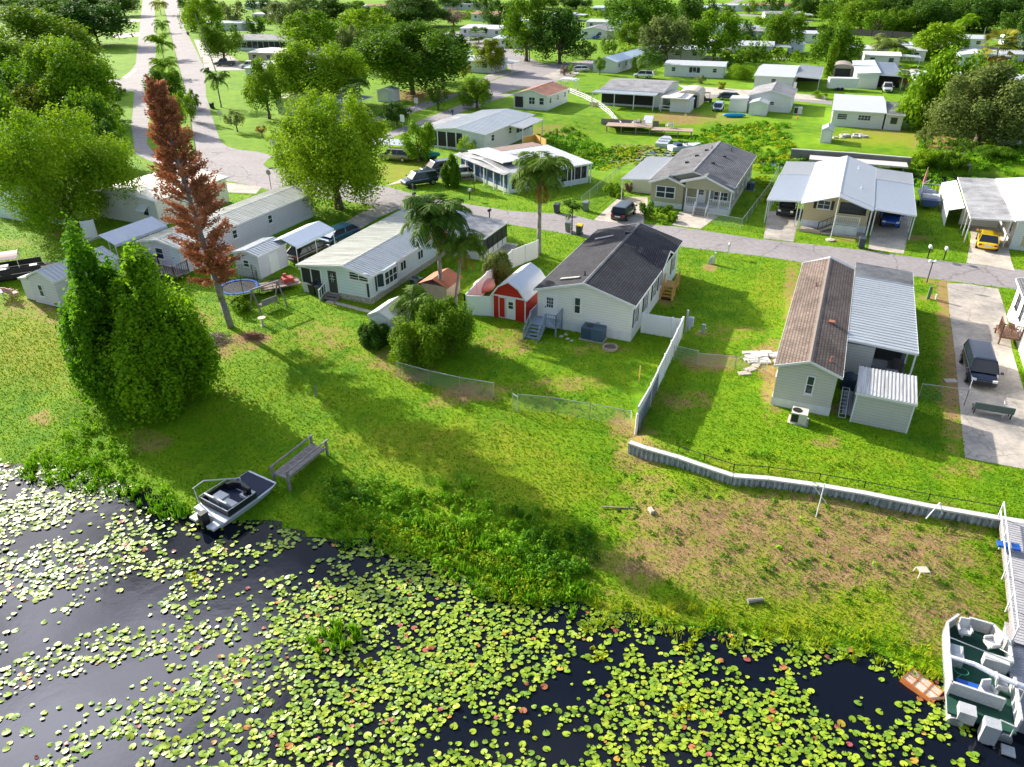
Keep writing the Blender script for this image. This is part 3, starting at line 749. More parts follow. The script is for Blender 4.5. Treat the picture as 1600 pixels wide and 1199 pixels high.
def vents(H, L, m=None):
    for x, y, k in L:
        rx = H.W / 2; z = H.z + H.rise * (x / rx if x < rx else (H.W - x) / rx)
        mb = MB()
        if k == 'pipe': mb.tube((x, y, z - .1), (x, y, z + .35), .05); mb.tube((x, y, z - .02), (x, y, z + .05), .12)
        elif k == 'box': mb.box(x - .2, y - .2, z - .1, x + .2, y + .2, z + .16)
        elif k == 'slat': mb.hexa([Vector(p) for p in ((x - .7, y - .25, z - .15), (x + .1, y - .5, z - .1), (x + .2, y - .2, z - .1), (x - .6, y + .05, z - .15), (x - .7, y - .25, z + .02), (x + .1, y - .5, z + .12), (x + .2, y - .2, z + .12), (x - .6, y + .05, z + .02))])
        mb.build('roof_vent', m or BLACK, H.root)

# ---- the cream home with charcoal shingles in the middle
H1 = house('cream home with a charcoal shingle roof beside the red barn shed', a=(833.7, 452), b=(993.7, 478), c=(932.5, 358.7), z=3.05, rise=1.15, roof=SCHAR, roof2=None, wall=CREAM, skirt=0.75)
W, L = H1.W, H1.L
door(H1, 'S', 0, 0, px=(859.5, 480), ww=.92)
window(H1, 'S', 0, 0, .55, 1.35, px=(902.5, 477.5), frame=CREAM, shutter=None)
for p in ((993, 493), (1008, 472), (1021.5, 452.5), (1031, 437), (1051, 412)):
    window(H1, 'E', 0, 0, .85, 1.45, px=p, shutter=BLACK, cols=2)
door(H1, 'E', 0, 0, px=(1040.5, 426), ww=.9, lite=False)
# cross gable over the side door
t1, _ = px_on_wall(H1, 'E', 1026, 440); t2, _ = px_on_wall(H1, 'E', 1047, 415); tm = (t1 + t2) / 2
t1, t2 = tm - 2.1, tm + 2.1; z = H1.z; gr = .95; xi = W - gr / H1.rise * W / 2
mb = MB(); g0 = W + .12
for s, (ya, yb) in ((0, (t1, tm)), (1, (tm, t2))):
    if s == 0: mb.slab((xi, tm, z + gr + .02), (W - .02, t1, z + .02), (g0, t1, z + .02), (g0, tm, z + gr + .02), .1)
    else: mb.slab((xi, tm, z + gr + .02), (g0, tm, z + gr + .02), (g0, t2, z + .02), (W - .02, t2, z + .02), .1)
mb.build('cross_gable_roof', SCHAR, H1.root)
mb = MB(); mb.prism([(W - H1.ox + .0, t1 + .2, z - .13), (W - H1.ox + .0, t2 - .2, z - .13), (W - H1.ox + .0, tm, z + gr - .15)], (.12, 0, 0)); mb.build('gable_wall', CREAM, H1.root)
mb = MB(); mb.slab((g0, t1 - .05, z + .04), (g0 + .04, t1 - .05, z + .04), (g0 + .04, tm, z + gr + .04), (g0, tm, z + gr + .04), .16); mb.slab((g0, tm, z + gr + .04), (g0 + .04, tm, z + gr + .04), (g0 + .04, t2 + .05, z + .04), (g0, t2 + .05, z + .04), .16); mb.build('gable_fascia', TRIM, H1.root)
window(H1, 'E', tm, z + .05, .8, .5, rows=1, cols=2)
vents(H1, [(W * .47, L * .80, 'box'), (W * .54, L * .83, 'pipe'), (W * .43, L * .12, 'pipe')])
mb = MB()
for cx, cy, rz_ in ((W * .22, L * .77, 8), (W * .30, L * .09, -6)):
    zc = z + H1.rise * cx / (W / 2) + .09; mb.hexa([Vector((cx + a * math.cos(R(rz_)) - b * math.sin(R(rz_)), cy + a * math.sin(R(rz_)) + b * math.cos(R(rz_)), zc + a * .29 + h)) for h in (-.04, .04) for a, b in ((-.8, -.16), (.8, -.16), (.8, .16), (-.8, .16))])
mb.build('vent_cover', mat('vent_cover_grey', (.42, .41, .38), dirt=.4), H1.root)
# back deck and stairs
tx, _ = px_on_wall(H1, 'S', 859.5, 480); y0 = H1.oy; dz = .78
mb = MB(); mb.box(tx - 1.1, y0 - 1.5, dz - .12, tx + 1.1, y0 - .03, dz)
for x in (tx - 1.05, tx + 1.05):
    for y in (y0 - 1.45, y0 - .15): mb.box(x - .05, y - .05, -.3, x + .05, y + .05, dz - .1)
dk = mb.build('deck', DECKP, H1.root)
mb = MB(); railing(mb, (tx + 1.05, y0 - .1, dz), (tx + 1.05, y0 - 1.45, dz), n=7); railing(mb, (tx + 1.05, y0 - 1.45, dz), (tx + .25, y0 - 1.45, dz), n=4); railing(mb, (tx - 1.05, y0 - .1, dz), (tx - 1.05, y0 - 1.45, dz), n=7); mb.build('railing', DECKP, dk)
mb = MB(); stairs(mb, (tx - .42, y0 - 1.5, dz), (0, -1, 0), (1, 0, 0), 5, .17, .27, 1.1); mb.build('stairs', DECKP, dk)
mb = MB(); railing(mb, (tx - 1.0, y0 - 1.5, dz - .05), (tx - 1.0, y0 - 2.85, -.1), n=5); railing(mb, (tx + .16, y0 - 1.5, dz - .05), (tx + .16, y0 - 2.85, -.1), n=5); mb.build('stair_railing', DECKP, dk)
# new wooden side stairs
te, _ = px_on_wall(H1, 'E', 1040.5, 426); xe = W - H1.ox
mb = MB(); mb.box(xe + .04, te - .7, .68, xe + 1.1, te + .7, .8)
for y in (te - .65, te + .65):
    for x in (xe + .15, xe + 1.05): mb.box(x - .05, y - .05, -.1, x + .05, y + .05, .7)
st = mb.build('porch', WOODN, H1.root)
mb = MB(); stairs(mb, (xe + .6, te - .7, .8), (0, -1, 0), (1, 0, 0), 4, .2, .28, .95); mb.build('stairs', WOODN, st)
mb = MB(); railing(mb, (xe + 1.08, te + .65, .8), (xe + 1.08, te - .7, .8), n=7); railing(mb, (xe + 1.08, te - .7, .75), (xe + 1.08, te - 1.9, -.05), n=5); railing(mb, (xe + .1, te - .7, .75), (xe + .1, te - 1.9, -.05), n=5); mb.build('railing', WOODN, st)
mb = MB(); mb.box(5.1, y0 - .16, .55, 5.35, y0 - .04, 1.15); mb.tube((5.2, y0 - .1, .6), (5.2, y0 - .1, 0), .03); mb.build('electric_meter', mat('meter_grey', (.3, .33, .37)), H1.root)

# ---- brown shingled home on the right
H2 = house('greige home with a brown shingle roof and silver carport', a=(1210, 571), b=(1317, 588), c=(1247.5, 410), z=2.95, rise=.72, roof=SBROWN, wall=GREIGE, skirt=0.6)
W, L = H2.W, H2.L
window(H2, 'S', 0, 0, .5, 1.3, px=(1265.5, 601.5))
for t in (2.5, 6, 9.5, 13): window(H2, 'W', t, 1.75, .9, 1.2)
vents(H2, [(W * .72, L * .36, 'box'), (W * .35, L * .68, 'pipe'), (W * .8, L * .07, 'pipe')], mat('vent_red_brown', (.3, .12, .08)))
mb = MB(); mb.slab((-.1, L + .03, 2.75), (W / 2, L + .03, 2.95 + .72), (W / 2, L + 1.0, 2.95 + .55), (-.1, L + 1.0, 2.6), .08); mb.slab((W / 2, L + .03, 3.67), (W + .1, L + .03, 2.9), (W + .1, L + 1.0, 2.75), (W / 2, L + 1.0, 3.5), .08); mb.build('porch_roof', RGREY, H2.root)
cx0 = W + .06; cx1 = W + 4.35
_, = (0,)
yn = (Vector(P(1323, 533, 2.8)) - H2.o).dot(H2.v); yf = (Vector(P(1421, 425, 2.8)) - H2.o).dot(H2.v)
ym = yn + (yf - yn) * .8
cover(H2, cx0, yn, cx1, ym, 2.92, 2.72, RGREY, [(cx1 - .1, yn + .1), (cx1 - .1, yn + 4), (cx1 - .1, yn + 8)], rib=.45)
cover(H2, cx0, ym + .02, cx1, yf, 2.99, 2.79, RSTAIN, [(cx1 - .1, yf - .2)], rib=.2)
mb = MB(); mb.box(cx0 - .3, yn + .12, 0, cx0 + 1.75, yn + 2.5, 2.6); mb.build('utility_room', GREIGE, H2.root)
mb = MB(); mb.box(cx0 + 1.76, yn + .6, 0, cx0 + 1.83, yf, 2.55); mb.box(cx0, yn + 2.7, 0.0, cx0 + 1.7, yn + 2.78, 2.7); mb.build('wall', GREIGE, H2.root)
mb = MB(); mb.box(cx0 + 1.8, yn - 2.0, .0, cx1 - .1, yf - .5, .05); mb.build('carport_floor', mat('shade_dark_floor', (.10, .095, .09), dirt=.7), H2.root)  # floor colour darkened to stand for the deep shade under the carport
mb = MB(); mb.box(cx0 + 1.8, yn + 4.2, .05, cx1 - .4, yn + 4.3, 2.5); mb.build('carport_shade_panel', DARK, H2.root)  # added dark panel that imitates the shaded depth of the open carport
mb = MB(); mb.box(cx0 + 1.8, yf - .5, 0, cx1 - .1, yf - .42, 2.6); mb.build('back_wall', GREIGE, H2.root)

# ---- white home with the long weathered ribbed roof
H3 = house('white home with a long weathered ribbed metal roof and stone skirting', a=(462, 414), b=(586, 429), c=(640, 322), z=2.5, rise=.62, ridge=.64, roof=RWEATHER, roof2=RGREY, wall=PBLUE, skirt=.5, rib=.32, skirtmat=mat('stone_skirt', (.55, .5, .42), dirt=.95, dirtcol=(.12, .1, .09), scale=5))
W, L = H3.W, H3.L
window(H3, 'S', 0, 0, 1.9, .75, cols=2, rows=3, px=(560.5, 432.5))
screens(H3, 'S', .3, 2.35, 2, .3, 2.38, kick=.55, off=.04)
t0, zd = px_on_wall(H3, 'S', 520, 437)
door(H3, 'S', t0, .45, ww=.85, hh=1.95, m=SCREEN)
mb = MB(); stairs(mb, (t0, H3.oy - .05, .45), (0, -1, 0), (1, 0, 0), 3, .15, .35, 1.2); s_ = mb.build('steps', WOODG, H3.root)
mb = MB(); railing(mb, (t0 - .75, H3.oy - .1, .4), (t0 - .75, H3.oy - 1.1, 0), n=3); mb.build('railing', TRIM, s_)
# bay window on the right side
tb, zb = px_on_wall(H3, 'E', 604, 433); xe = W - H3.ox
mb = MB(); mb.prism([(xe, tb - 1.5, .75), (xe + .45, tb - 1.0, .75), (xe + .45, tb + 1.0, .75), (xe, tb + 1.5, .75)], (0, 0, 1.75)); bay = mb.build('bay_window', PBLUE, H3.root)
mb = MB()
for ya, yb in ((-.9, -.32), (-.28, .28), (.32, .9)): mb.box(xe + .44, tb + ya, 1.15, xe + .475, tb + yb, 2.25)
mb.hexa([(xe + .05, tb - 1.46, 1.15), (xe + .40, tb - 1.07, 1.15), (xe + .42, tb - 1.09, 1.15), (xe + .07, tb - 1.48, 1.15), (xe + .05, tb - 1.46, 2.25), (xe + .40, tb - 1.07, 2.25), (xe + .42, tb - 1.09, 2.25), (xe + .07, tb - 1.48, 2.25)])
mb.build('pane', GLASS, bay)
mb = MB()
for y in (-.95, -.3, .3, .95): mb.box(xe + .45, tb + y - .04, 1.05, xe + .49, tb + y + .04, 2.35)
for z in (1.08, 1.7, 2.28): mb.box(xe + .45, tb - .95, z - .03, xe + .492, tb + .95, z + .03)
mb.build('window_frame', TRIM, bay)
mb = MB(); mb.cut(); mb.box(xe - .01, tb - 1.75, .85, xe + .03, tb - 1.52, 2.3); mb.cut(); mb.box(xe - .01, tb + 1.52, .85, xe + .03, tb + 1.75, 2.3); mb.cut(); mb.box(W - H3.ox - .3, H3.oy - .03, .6, W - H3.ox - .1, H3.oy + .0, 2.2); mb.build('shutter', BLACK, H3.root)
for t in (5.5, 8.5): window(H3, 'E', t, 1.6, 1.0, .9, rows=1, cols=2)
ya = (Vector(P(732, 336, 2.45)) - H3.o).dot(H3.v); yb_ = (Vector(P(755, 370, 2.45)) - H3.o).dot(H3.v); xb = (Vector(P(755, 370, 2.45)) - H3.o).dot(H3.u)
cover(H3, W + .04, yb_, max(xb, W + 2.5) + .1, L, 2.48, 2.3, RSTAIN, rib=0, name='porch_roof')
mx_ = max(xb, W + 2.5)
mb = MB(); mb.box(W + .05, yb_ + .15, 0, mx_ - .15, yb_ + .25, 2.3); mb.build('porch_wall', WSIDE, H3.root)
screens(H3, 'E', yb_ + .2, L - .1, 5, .2, 2.3, kick=.55, off=mx_ - W + .1, fm=BLACK, kickm=CREAM)
mb = MB(); mb.box(mx_ - .1, yb_, -.1, mx_ + 1.2, L, .05); mb.build('patio_slab', CONC, H3.root)

# ---- pale home with the long ribbed roof, deck at the garden end
H4 = house('pale lilac home with a long ribbed roof and brown entry deck', a=(212, 377), b=(283, 387), c=(529, 306), z=2.6, rise=.5, roof=RWEATHER, wall=LILAC, skirt=.5, rib=.32)
W = H4.W; L = (Vector(P(529, 306, 2.6)) - H4.o).dot(H4.v)
window(H4, 'S', 0, 0, 1.0, 1.1, px=(250, 396)); door(H4, 'S', 0, 0, px=(276, 404), lite=False, m=PBLUE)
for t in (3.5, 7.2, 12.4): window(H4, 'E', t, 1.7, .7, .9)
y1 = (Vector(P(332, 335, 2.6)) - H4.o).dot(H4.v); x1 = (Vector(P(332, 335, 2.6)) - H4.o).dot(H4.u)
cover(H4, x1, y1, -.04, L - 1.0, 2.42, 2.56, RWHITE, [(x1 + .1, y1 + .1), (x1 + .1, y1 + 5), (x1 + .1, L - 1.2)], rib=.35)
tx, _ = px_on_wall(H4, 'S', 276, 404); y0 = H4.oy
mb = MB(); mb.box(tx - 2.4, y0 - 1.8, .4, tx + 1.3, y0 - .03, .52)
for x in (tx - 2.3, tx - .6, tx + 1.2): mb.box(x - .05, y0 - 1.75, -.1, x + .05, y0 - 1.65, .4)
dk = mb.build('deck', WOODG, H4.root)
mb = MB(); railing(mb, (tx - 2.35, y0 - .1, .52), (tx - 2.35, y0 - 1.75, .52), n=7); railing(mb, (tx - .5, y0 - 1.75, .52), (tx + 1.25, y0 - 1.75, .52), n=7); railing(mb, (tx + 1.25, y0 - .1, .52), (tx + 1.25, y0 - 1.75, .52), n=7); mb.build('railing', WOODB, dk)
mb = MB(); stairs(mb, (tx - 1.4, y0 - 1.8, .52), (0, -1, 0), (1, 0, 0), 3, .16, .32, 1.6); mb.build('stairs', CONC, dk)
mb = MB(); railing(mb, (tx - 2.3, y0 - 1.8, .5), (tx - 2.3, y0 - 2.8, 0), n=3); railing(mb, (tx - .55, y0 - 1.8, .5), (tx - .55, y0 - 2.8, 0), n=3); mb.build('stair_railing', WOODG, dk)

def shed(label, a=None, b=None, c=None, W=None, L=None, z=2.0, rise=.5, wall=None, roof=None, door_side='S', doorm=None, win=(), **k):
    H = house(label, a=a, b=b, c=c, W=W, L=L, z=z, rise=rise, wall=wall or WSIDE, roof=roof or RWHITE, skirt=0, ox=.08, oy=.08, cat='shed', name='storage_shed', **k)
    H.wallo.location.z = -.05
    if door_side:
        n = (H.W if door_side in 'SN' else H.L) / 2; m = MB()
        wbox(m, H, door_side, n - .6, n + .6, 0.05, min(1.85, H.z - .15), -.01, .04); m.build('door', doorm or WHITE, H.root)
    for w, t, zc, ww, hh in win: window(H, w, t, zc, ww, hh)
    return H
# ---- red gambrel barn
Bp = P(770, 495, 0); u, v = frame_uv(24)
Wb = (Vector(P(822, 504, 0)) - Vector(Bp)).dot(u); Lb = 4.3; ze, zk, zp = 1.95, 2.75, 3.25
t = thing('barn_shed', 'red barn shed with a white gambrel roof and white double doors', 'barn', (Bp[0], Bp[1], 0), 24)
sec = [(0, ze), (Wb * .2, zk), (Wb * .5, zp), (Wb * .8, zk), (Wb, ze)]
mb = MB(); mb.prism([(0, 0, 0), (Wb, 0, 0)] + [(x, 0, z_ - .02) for x, z_ in sec[::-1]], (0, Lb, 0)); mb.build('wall', RED, t)
mb = MB()
for (xa, za), (xb2, zb2) in zip(sec[:-1], sec[1:]): mb.slab((xa - (.12 if xa == 0 else 0), -.15, za + .05 - (.1 if xa == 0 else 0)), (xb2 + (.12 if xb2 == Wb else 0), -.15, zb2 + .05 - (.1 if xb2 == Wb else 0)), (xb2 + (.12 if xb2 == Wb else 0), Lb + .15, zb2 + .05 - (.1 if xb2 == Wb else 0)), (xa - (.12 if xa == 0 else 0), Lb + .15, za + .05 - (.1 if xa == 0 else 0)), .06)
mb.build('roof', mat('barn_roof_white', (.62, .66, .72), rough=.35, dirt=.15, streak='x'), t)
mb = MB(); mb.box(.05, -.05, ze - .06, Wb - .05, -.003, ze + .06)
for x in (.0, Wb - .1): mb.box(x, -.04, 0, x + .1, -.003, ze)
for (xa, za), (xb2, zb2) in zip(sec[:-1], sec[1:]): mb.bar((xa, -.17, za + .02), (xb2, -.17, zb2 + .02), .04, .12)
mb.build('trim', TRIM, t)
mb = MB(); mb.box(.55, -.04, .08, 1.15, -.003, ze - .08); mb.box(1.2, -.045, .08, 2.0, -.003, ze - .08); d_ = mb.build('double_door', TRIM, t)
mb = MB(); mb.box(.62, -.055, .15, 1.08, -.002, ze - .15); mb.build('door_panel', RED, d_)
mb = MB(); mb.box(1.42, -.06, 1.0, 1.8, -.002, 1.25); mb.box(1.42, -.06, 1.3, 1.8, -.002, 1.55); mb.build('pane', GLASS, d_)

# ---- smaller buildings on the left
H5 = shed('lilac grey garden shed with one window in its gable at the far left', b=(83, 441), c=(178, 403), W=3.3, L=6.4, z=2.3, rise=.75, wall=LILAC, roof=RWHITE, door_side=None, win=[('S', 1.3, 1.2, .6, 1.1)], rib=.4)
cover(H5, -1.3, 0.1, -.02, 2.6, 1.9, 2.2, RCREAM, name='lean_to_roof', rib=0); wallpanel(H5, -1.2, .2, .05, 2.4, 0, 1.9, WSIDE, 'lean_to')
for t in (3, 5): window(H5, 'E', t, 1.3, .6, .8)
H6 = house('pale yellow house with a cream flat gable roof behind the dead pine', b=(241, 315), c=(327, 284), W=9.5, L=11, z=2.9, rise=.55, roof=RCREAM, wall=CREAM, skirt=0)
window(H6, 'S', H6.W - 1.9, 1.6, .9, 1.1); window(H6, 'E', 6, 1.6, 1.2, 1.0)
mb = MB(); mb.slab((H6.W - 2.6, -.5, 1.75), (H6.W - 1.3, -.5, 1.75), (H6.W - 1.3, .25, 2.3), (H6.W - 2.6, .25, 2.3), .04); mb.build('awning', WHITE, H6.root)
H7 = shed('white shed with a grey roof at the left edge by the dark trees', b=(27, 316), W=4.2, L=6.2, z=2.2, rise=.8, roof=RGREY, wall=PBLUE, door_side='S')
H8 = shed('grey ribbed storage shed beside the tent carport', b=(402, 401), c=(452, 380), W=2.9, L=None and 4, z=2.2, rise=.35, wall=LILAC, roof=RGREY, door_side='E', win=[('S', 1.4, 1.3, .7, .7)], rib=.35)
H8b = shed('small white garden shed half hidden by palm fronds', a=(574, 492), b=(612, 497), L=3.0, z=1.9, rise=.5, wall=WSIDE, roof=RCREAM, door_side='S')
H2s = shed('greige storage shed with a corrugated lean roof beside the brown roofed home', a=(1338, 613), b=(1433, 632), c=(1343, 572), z=2.15, rise=.0, wall=GREIGE, roof=mat('corrugated_zinc', (.62, .62, .60), rough=.45, metal=.3, dirt=.8, dirtcol=(.3, .29, .28), streak='y', scale=2), door_side=None, flat=True, yaw=25)
mb = MB(); ribs_on(mb, (0.02, 0, 2.15), (H2s.W, 0, 2.15), (H2s.W, H2s.L, 2.15), (0.02, H2s.L, 2.15), .2, .03, .07); mb.build('roof_corrugation', MATS['corrugated_zinc'], H2s.root)
mb = MB()
for x in (.05, H2s.W - .12): mb.box(x, .04, 0, x + .08, .075, 2.0)
mb.build('corner_trim', TRIM, H2s.root)
mb = MB(); mb.box(1.0, .03, 1.4, 1.12, .075, 1.5)

def canopy(label, b, c, W, z, rise, roof, npost=4, front_skirt=.25):
    """tent style carport: gable sheet on thin legs; b = near right eave, c = far right eave"""
    u, v = frame_uv(24); B = Vector(P(b[0], b[1], z)); C = Vector(P(c[0], c[1], z)); L = (C - B).dot(v); o = B - u * W
    t = thing('carport_canopy', label, 'carport', (o.x, o.y, 0), 24)
    mb = MB(); rx = W / 2
    mb.slab((0, 0, z), (rx, 0, z + rise), (rx, L, z + rise), (0, L, z), .03); mb.slab((rx, 0, z + rise), (W, 0, z), (W, L, z), (rx, L, z + rise), .03)
    mb.box(-.02, 0, z - front_skirt, 0, L, z - .01); mb.box(W, 0, z - front_skirt, W + .02, L, z - .01); mb.build('canopy_roof', roof, t)
    for i in range(npost):
        y = .05 + (L - .1) * i / (npost - 1)
        for x in (.04, W - .04): m = MB(); m.tube((x, y, 0), (x, y, z - .02), .035); m.build('leg', TRIM, t)
        m = MB(); m.tube((0.04, y, z - .05), (rx, y, z + rise - .06), .025, 6); m.tube((W - .04, y, z - .05), (rx, y, z + rise - .06), .025, 6); m.build('rafter', TRIM, t)
    return t, o, L
TENT = mat('canopy_sheet', (.55, .62, .74), rough=.45, dirt=.12)
canopy('pale blue tent carport with thin white legs over a dark car', (462, 386), (521, 357), 3.2, 2.25, .55, TENT, 3)
canopy('white gabled metal carport at the left over dark clutter', (179, 383), (252, 351), 3.6, 2.3, .7, mat('carport_white', (.58, .62, .70), rough=.4, dirt=.2), 4)
# ---- across the street
def autowin(H, sides='SE', sp=3.4, zc=None, ww=1.0, hh=1.0, **k):
    zc = zc or H.z * .62
    for s in sides:
        n = H.W if s in 'SN' else H.L; q = max(1, int((n - 1) / sp))
        for i in range(q): window(H, s, n * (i + .5) / q, zc, ww, hh, **k)
H11 = house('olive home with a grey gabled shingle roof and a white railed porch', a=(1016, 280), b=(1147, 296), c=(1183, 243), z=2.9, rise=1.35, roof=SGREY, wall=OLIVE, skirt=.6)
W, L = H11.W, H11.L
H11.roof.data.materials[0] = SGREY
window(H11, 'S', 0, 0, 2.0, 1.35, cols=2, px=(1044, 300))
# projecting bay and porch gables
mb = MB(); mb.slab((.0, -.9, 2.75), (2.2, -.9, 3.55), (2.2, .6, 3.55), (.0, .6, 2.75), .1); mb.slab((2.2, -.9, 3.55), (4.4, -.9, 2.75), (4.4, .6, 2.75), (2.2, .6, 3.55), .1); g_ = mb.build('bay_roof', SGREY, H11.root)
mb = MB(); mb.slab((-.02, -.95, 2.79), (2.2, -.95, 3.59), (2.2, -.91, 3.59), (-.02, -.91, 2.79), .2); mb.slab((2.2, -.95, 3.59), (4.42, -.95, 2.79), (4.42, -.91, 2.79), (2.2, -.91, 3.59), .2)
mb.slab((W * .38, -1.25, 3.3), (W * .68, -1.25, 4.12), (W * .68, -1.21, 4.12), (W * .38, -1.21, 3.3), .2); mb.slab((W * .68, -1.25, 4.12), (W + .15, -1.25, 2.8), (W + .15, -1.21, 2.8), (W * .68, -1.21, 4.12), .2); mb.build('gable_fascia', TRIM, H11.root)
mb = MB(); mb.box(.35, -.6, .6, 4.05, .3, 2.66); mb.prism([(.35, -.6, 2.66), (4.05, -.6, 2.66), (2.2, -.6, 3.38)], (0, .5, 0)); b_ = mb.build('bay_wall', OLIVE, H11.root)
mb = MB(); mb.box(1.0, -.63, 1.15, 1.95, -.603, 2.35); mb.box(2.1, -.63, 1.15, 3.05, -.603, 2.35); w_ = mb.build('window', GLASS, b_)
mb = MB()
for x in (.93, 1.98, 3.05): mb.box(x, -.66, 1.08, x + .09, -.6, 2.42)
for z in (1.08, 1.72, 2.36): mb.box(.93, -.655, z, 3.14, -.6, z + .08)
mb.build('window_frame', TRIM, b_)
mb = MB(); mb.box(.32, -.64, -.2, 4.08, .2, .598); mb.build('skirting', SKIRT, H11.root)
mb = MB(); mb.slab((W * .38, -1.2, 3.25), (W * .68, -1.2, 4.05), (W * .68, .8, 4.05), (W * .38, .8, 3.25), .1); mb.slab((W * .68, -1.2, 4.05), (W + .1, -1.2, 2.75), (W + .1, .8, 2.75), (W * .68, .8, 4.05), .1); mb.build('porch_roof', SGREY, H11.root)
mb = MB(); mb.prism([(W * .45, -1.1, 2.6), (W - .1, -1.1, 2.6), (W - .1, -1.1, 2.72), (W * .68, -1.1, 3.92), (W * .45, -1.1, 3.3)], (0, .12, 0)); mb.build('gable_wall', OLIVE, H11.root)
mb = MB(); mb.box(W * .46, -1.15, -.2, W - .1, .2, .7); mb.build('porch_floor', SKIRT, H11.root)
for x in (W * .47, W * .6, W * .74, W * .86, W - .15):
    m = MB(); m.box(x - .06, -1.1, .7, x + .06, -.98, 2.6); m.build('post', TRIM, H11.root)
mb = MB(); railing(mb, (W * .74, -1.1, .7), (W - .15, -1.1, .7), n=12); railing(mb, (W * .47, -1.1, .7), (W * .6, -1.1, .7), n=6); mb.build('railing', TRIM, H11.root)
mb = MB(); stairs(mb, (W * .67, -1.15, .7), (0, -1, 0), (1, 0, 0), 4, .18, .3, 1.4); s_ = mb.build('stairs', CONC, H11.root)
mb = MB(); railing(mb, (W * .6, -1.15, .7), (W * .6, -2.4, 0), n=5); railing(mb, (W * .74, -1.15, .7), (W * .74, -2.4, 0), n=5); mb.build('railing', TRIM, s_)
door(H11, 'S', W * .62, .7, m=WHITE); window(H11, 'S', W * .85, 1.7, 1.6, 1.1, cols=3, shutter=DECKP)
for t in (2.0, 5, 8.5, 12, 15): window(H11, 'E', t, 1.7, .9, 1.1)
vents(H11, [(W * .3, L * .35, 'box'), (W * .35, L * .55, 'box'), (W * .42, L * .7, 'box'), (W * .47, L * .75, 'pipe'), (W * .62, L * .35, 'box'), (W * .68, L * .62, 'box'), (W * .7, L * .85, 'pipe')])
xl = (Vector(P(967, 281, 2.7)) - H11.o).dot(H11.u)
cover(H11, xl, .2, -.05, L * .72, 2.55, 2.8, RWHITE, [(xl + .1, .3), (xl + .1, 4.5), (xl + .1, 9)], rib=.35)
wallpanel(H11, xl + .3, 4.2, -.06, 4.3, 0, 2.5, CREAM, 'wall')

H12 = house('tan home with a wide white roof spreading into two carports and a flagpole', a=(1254, 312), b=(1365, 324), c=(1380, 263), z=2.85, rise=1.1, roof=mat('white_roof_coating', (.52, .54, .57), rough=.5, dirt=.2, dirtcol=(.6, .66, .72), scale=.4), wall=TAN, skirt=.7)
W, L = H12.W, H12.L
xl = (Vector(P(1200, 309, 2.6)) - H12.o).dot(H12.u); xr = (Vector(P(1432, 334, 2.6)) - H12.o).dot(H12.u)
RW2 = mat('white_blue_metal', (.46, .51, .58), rough=.4, dirt=.4, dirtcol=(.5, .54, .6), streak='x')
cover(H12, xl, -.4, -.05, L * .62, 2.55, 2.78, RW2, [(xl + .1, -.3), (xl + .1, 2.2), (xl + .1, 4.6), (xl + .1, 7), (-.3, -.3)], rib=.35)
cover(H12, xl + .1, L * .62 + .02, -.05, L, 2.62, 2.85, RWHITE, [(xl + .2, L - .2)], rib=.35)
cover(H12, W + .05, -.4, xr, L * .68, 2.78, 2.55, RW2, [(xr - .1, -.3), (xr - .1, 2.2), (xr - .1, 4.6), (xr - .1, 7), (W + .3, -.3)], rib=.35)
cover(H12, W + .05, L * .68 + .02, xr, L * .98, 2.85, 2.62, RWHITE, [(xr - .1, L * .97)], rib=.35)
mb = MB(); mb.slab((-.02, -1.5, 2.83), (W / 2, -1.5, 3.93), (W / 2, .0, 3.93), (-.02, .0, 2.83), .09); mb.slab((W / 2, -1.5, 3.93), (W + .02, -1.5, 2.83), (W + .02, .0, 2.83), (W / 2, .0, 3.93), .09); mb.build('porch_roof', MATS['white_roof_coating'], H12.root)
for x in (.1, W - .1):
    m = MB(); m.box(x - .06, -1.45, 0, x + .06, -1.33, 2.75); m.build('post', TRIM, H12.root)
window(H12, 'S', 0, 0, 1.3, .95, cols=2, px=(1287.5, 320), shutter=BLACK)
window(H12, 'S', 0, 0, 2.6, 1.1, cols=4, rows=2, px=(1333, 326), frame=BLACK)
mb = MB(); mb.box(W * .52, -1.2, .0, W * .85, .2, .95); mb.build('porch', SKIRT, H12.root)
mb = MB(); railing(mb, (W * .52, -1.2, .95), (W * .85, -1.2, .95), n=12); mb.build('railing', TRIM, H12.root)
mb = MB(); stairs(mb, (W * .52, -.6, .95), (-1, 0, 0), (0, 1, 0), 5, .18, .3, .9); s_ = mb.build('stairs', CONC, H12.root)
mb = MB(); railing(mb, (W * .52, -1.1, .9), (W * .52 - 1.5, -1.1, 0), n=4); mb.build('railing', BLACK, s_)
mb = MB(); mb.box(.3, -1.9, 0, 2.4, -1.65, .35); mb.box(2.5, -1.9, 0, W - .5, -1.8, .15); mb.build('garden_edging', mat('edging_block', (.6, .42, .36), dirt=.4), H12.root)
vents(H12, [(W * .3, L * .4, 'pipe'), (W * .72, L * .75, 'pipe'), (W * .8, L * .3, 'pipe')], WHITE)
wallpanel(H12, xl + .15, L * .6, -.06, L * .6 + .1, 0, 2.5, DARK, 'back_wall'); wallpanel(H12, W + .3, L * .6, xr - .2, L * .6 + .1, 0, 2.5, WSIDE, 'back_wall')
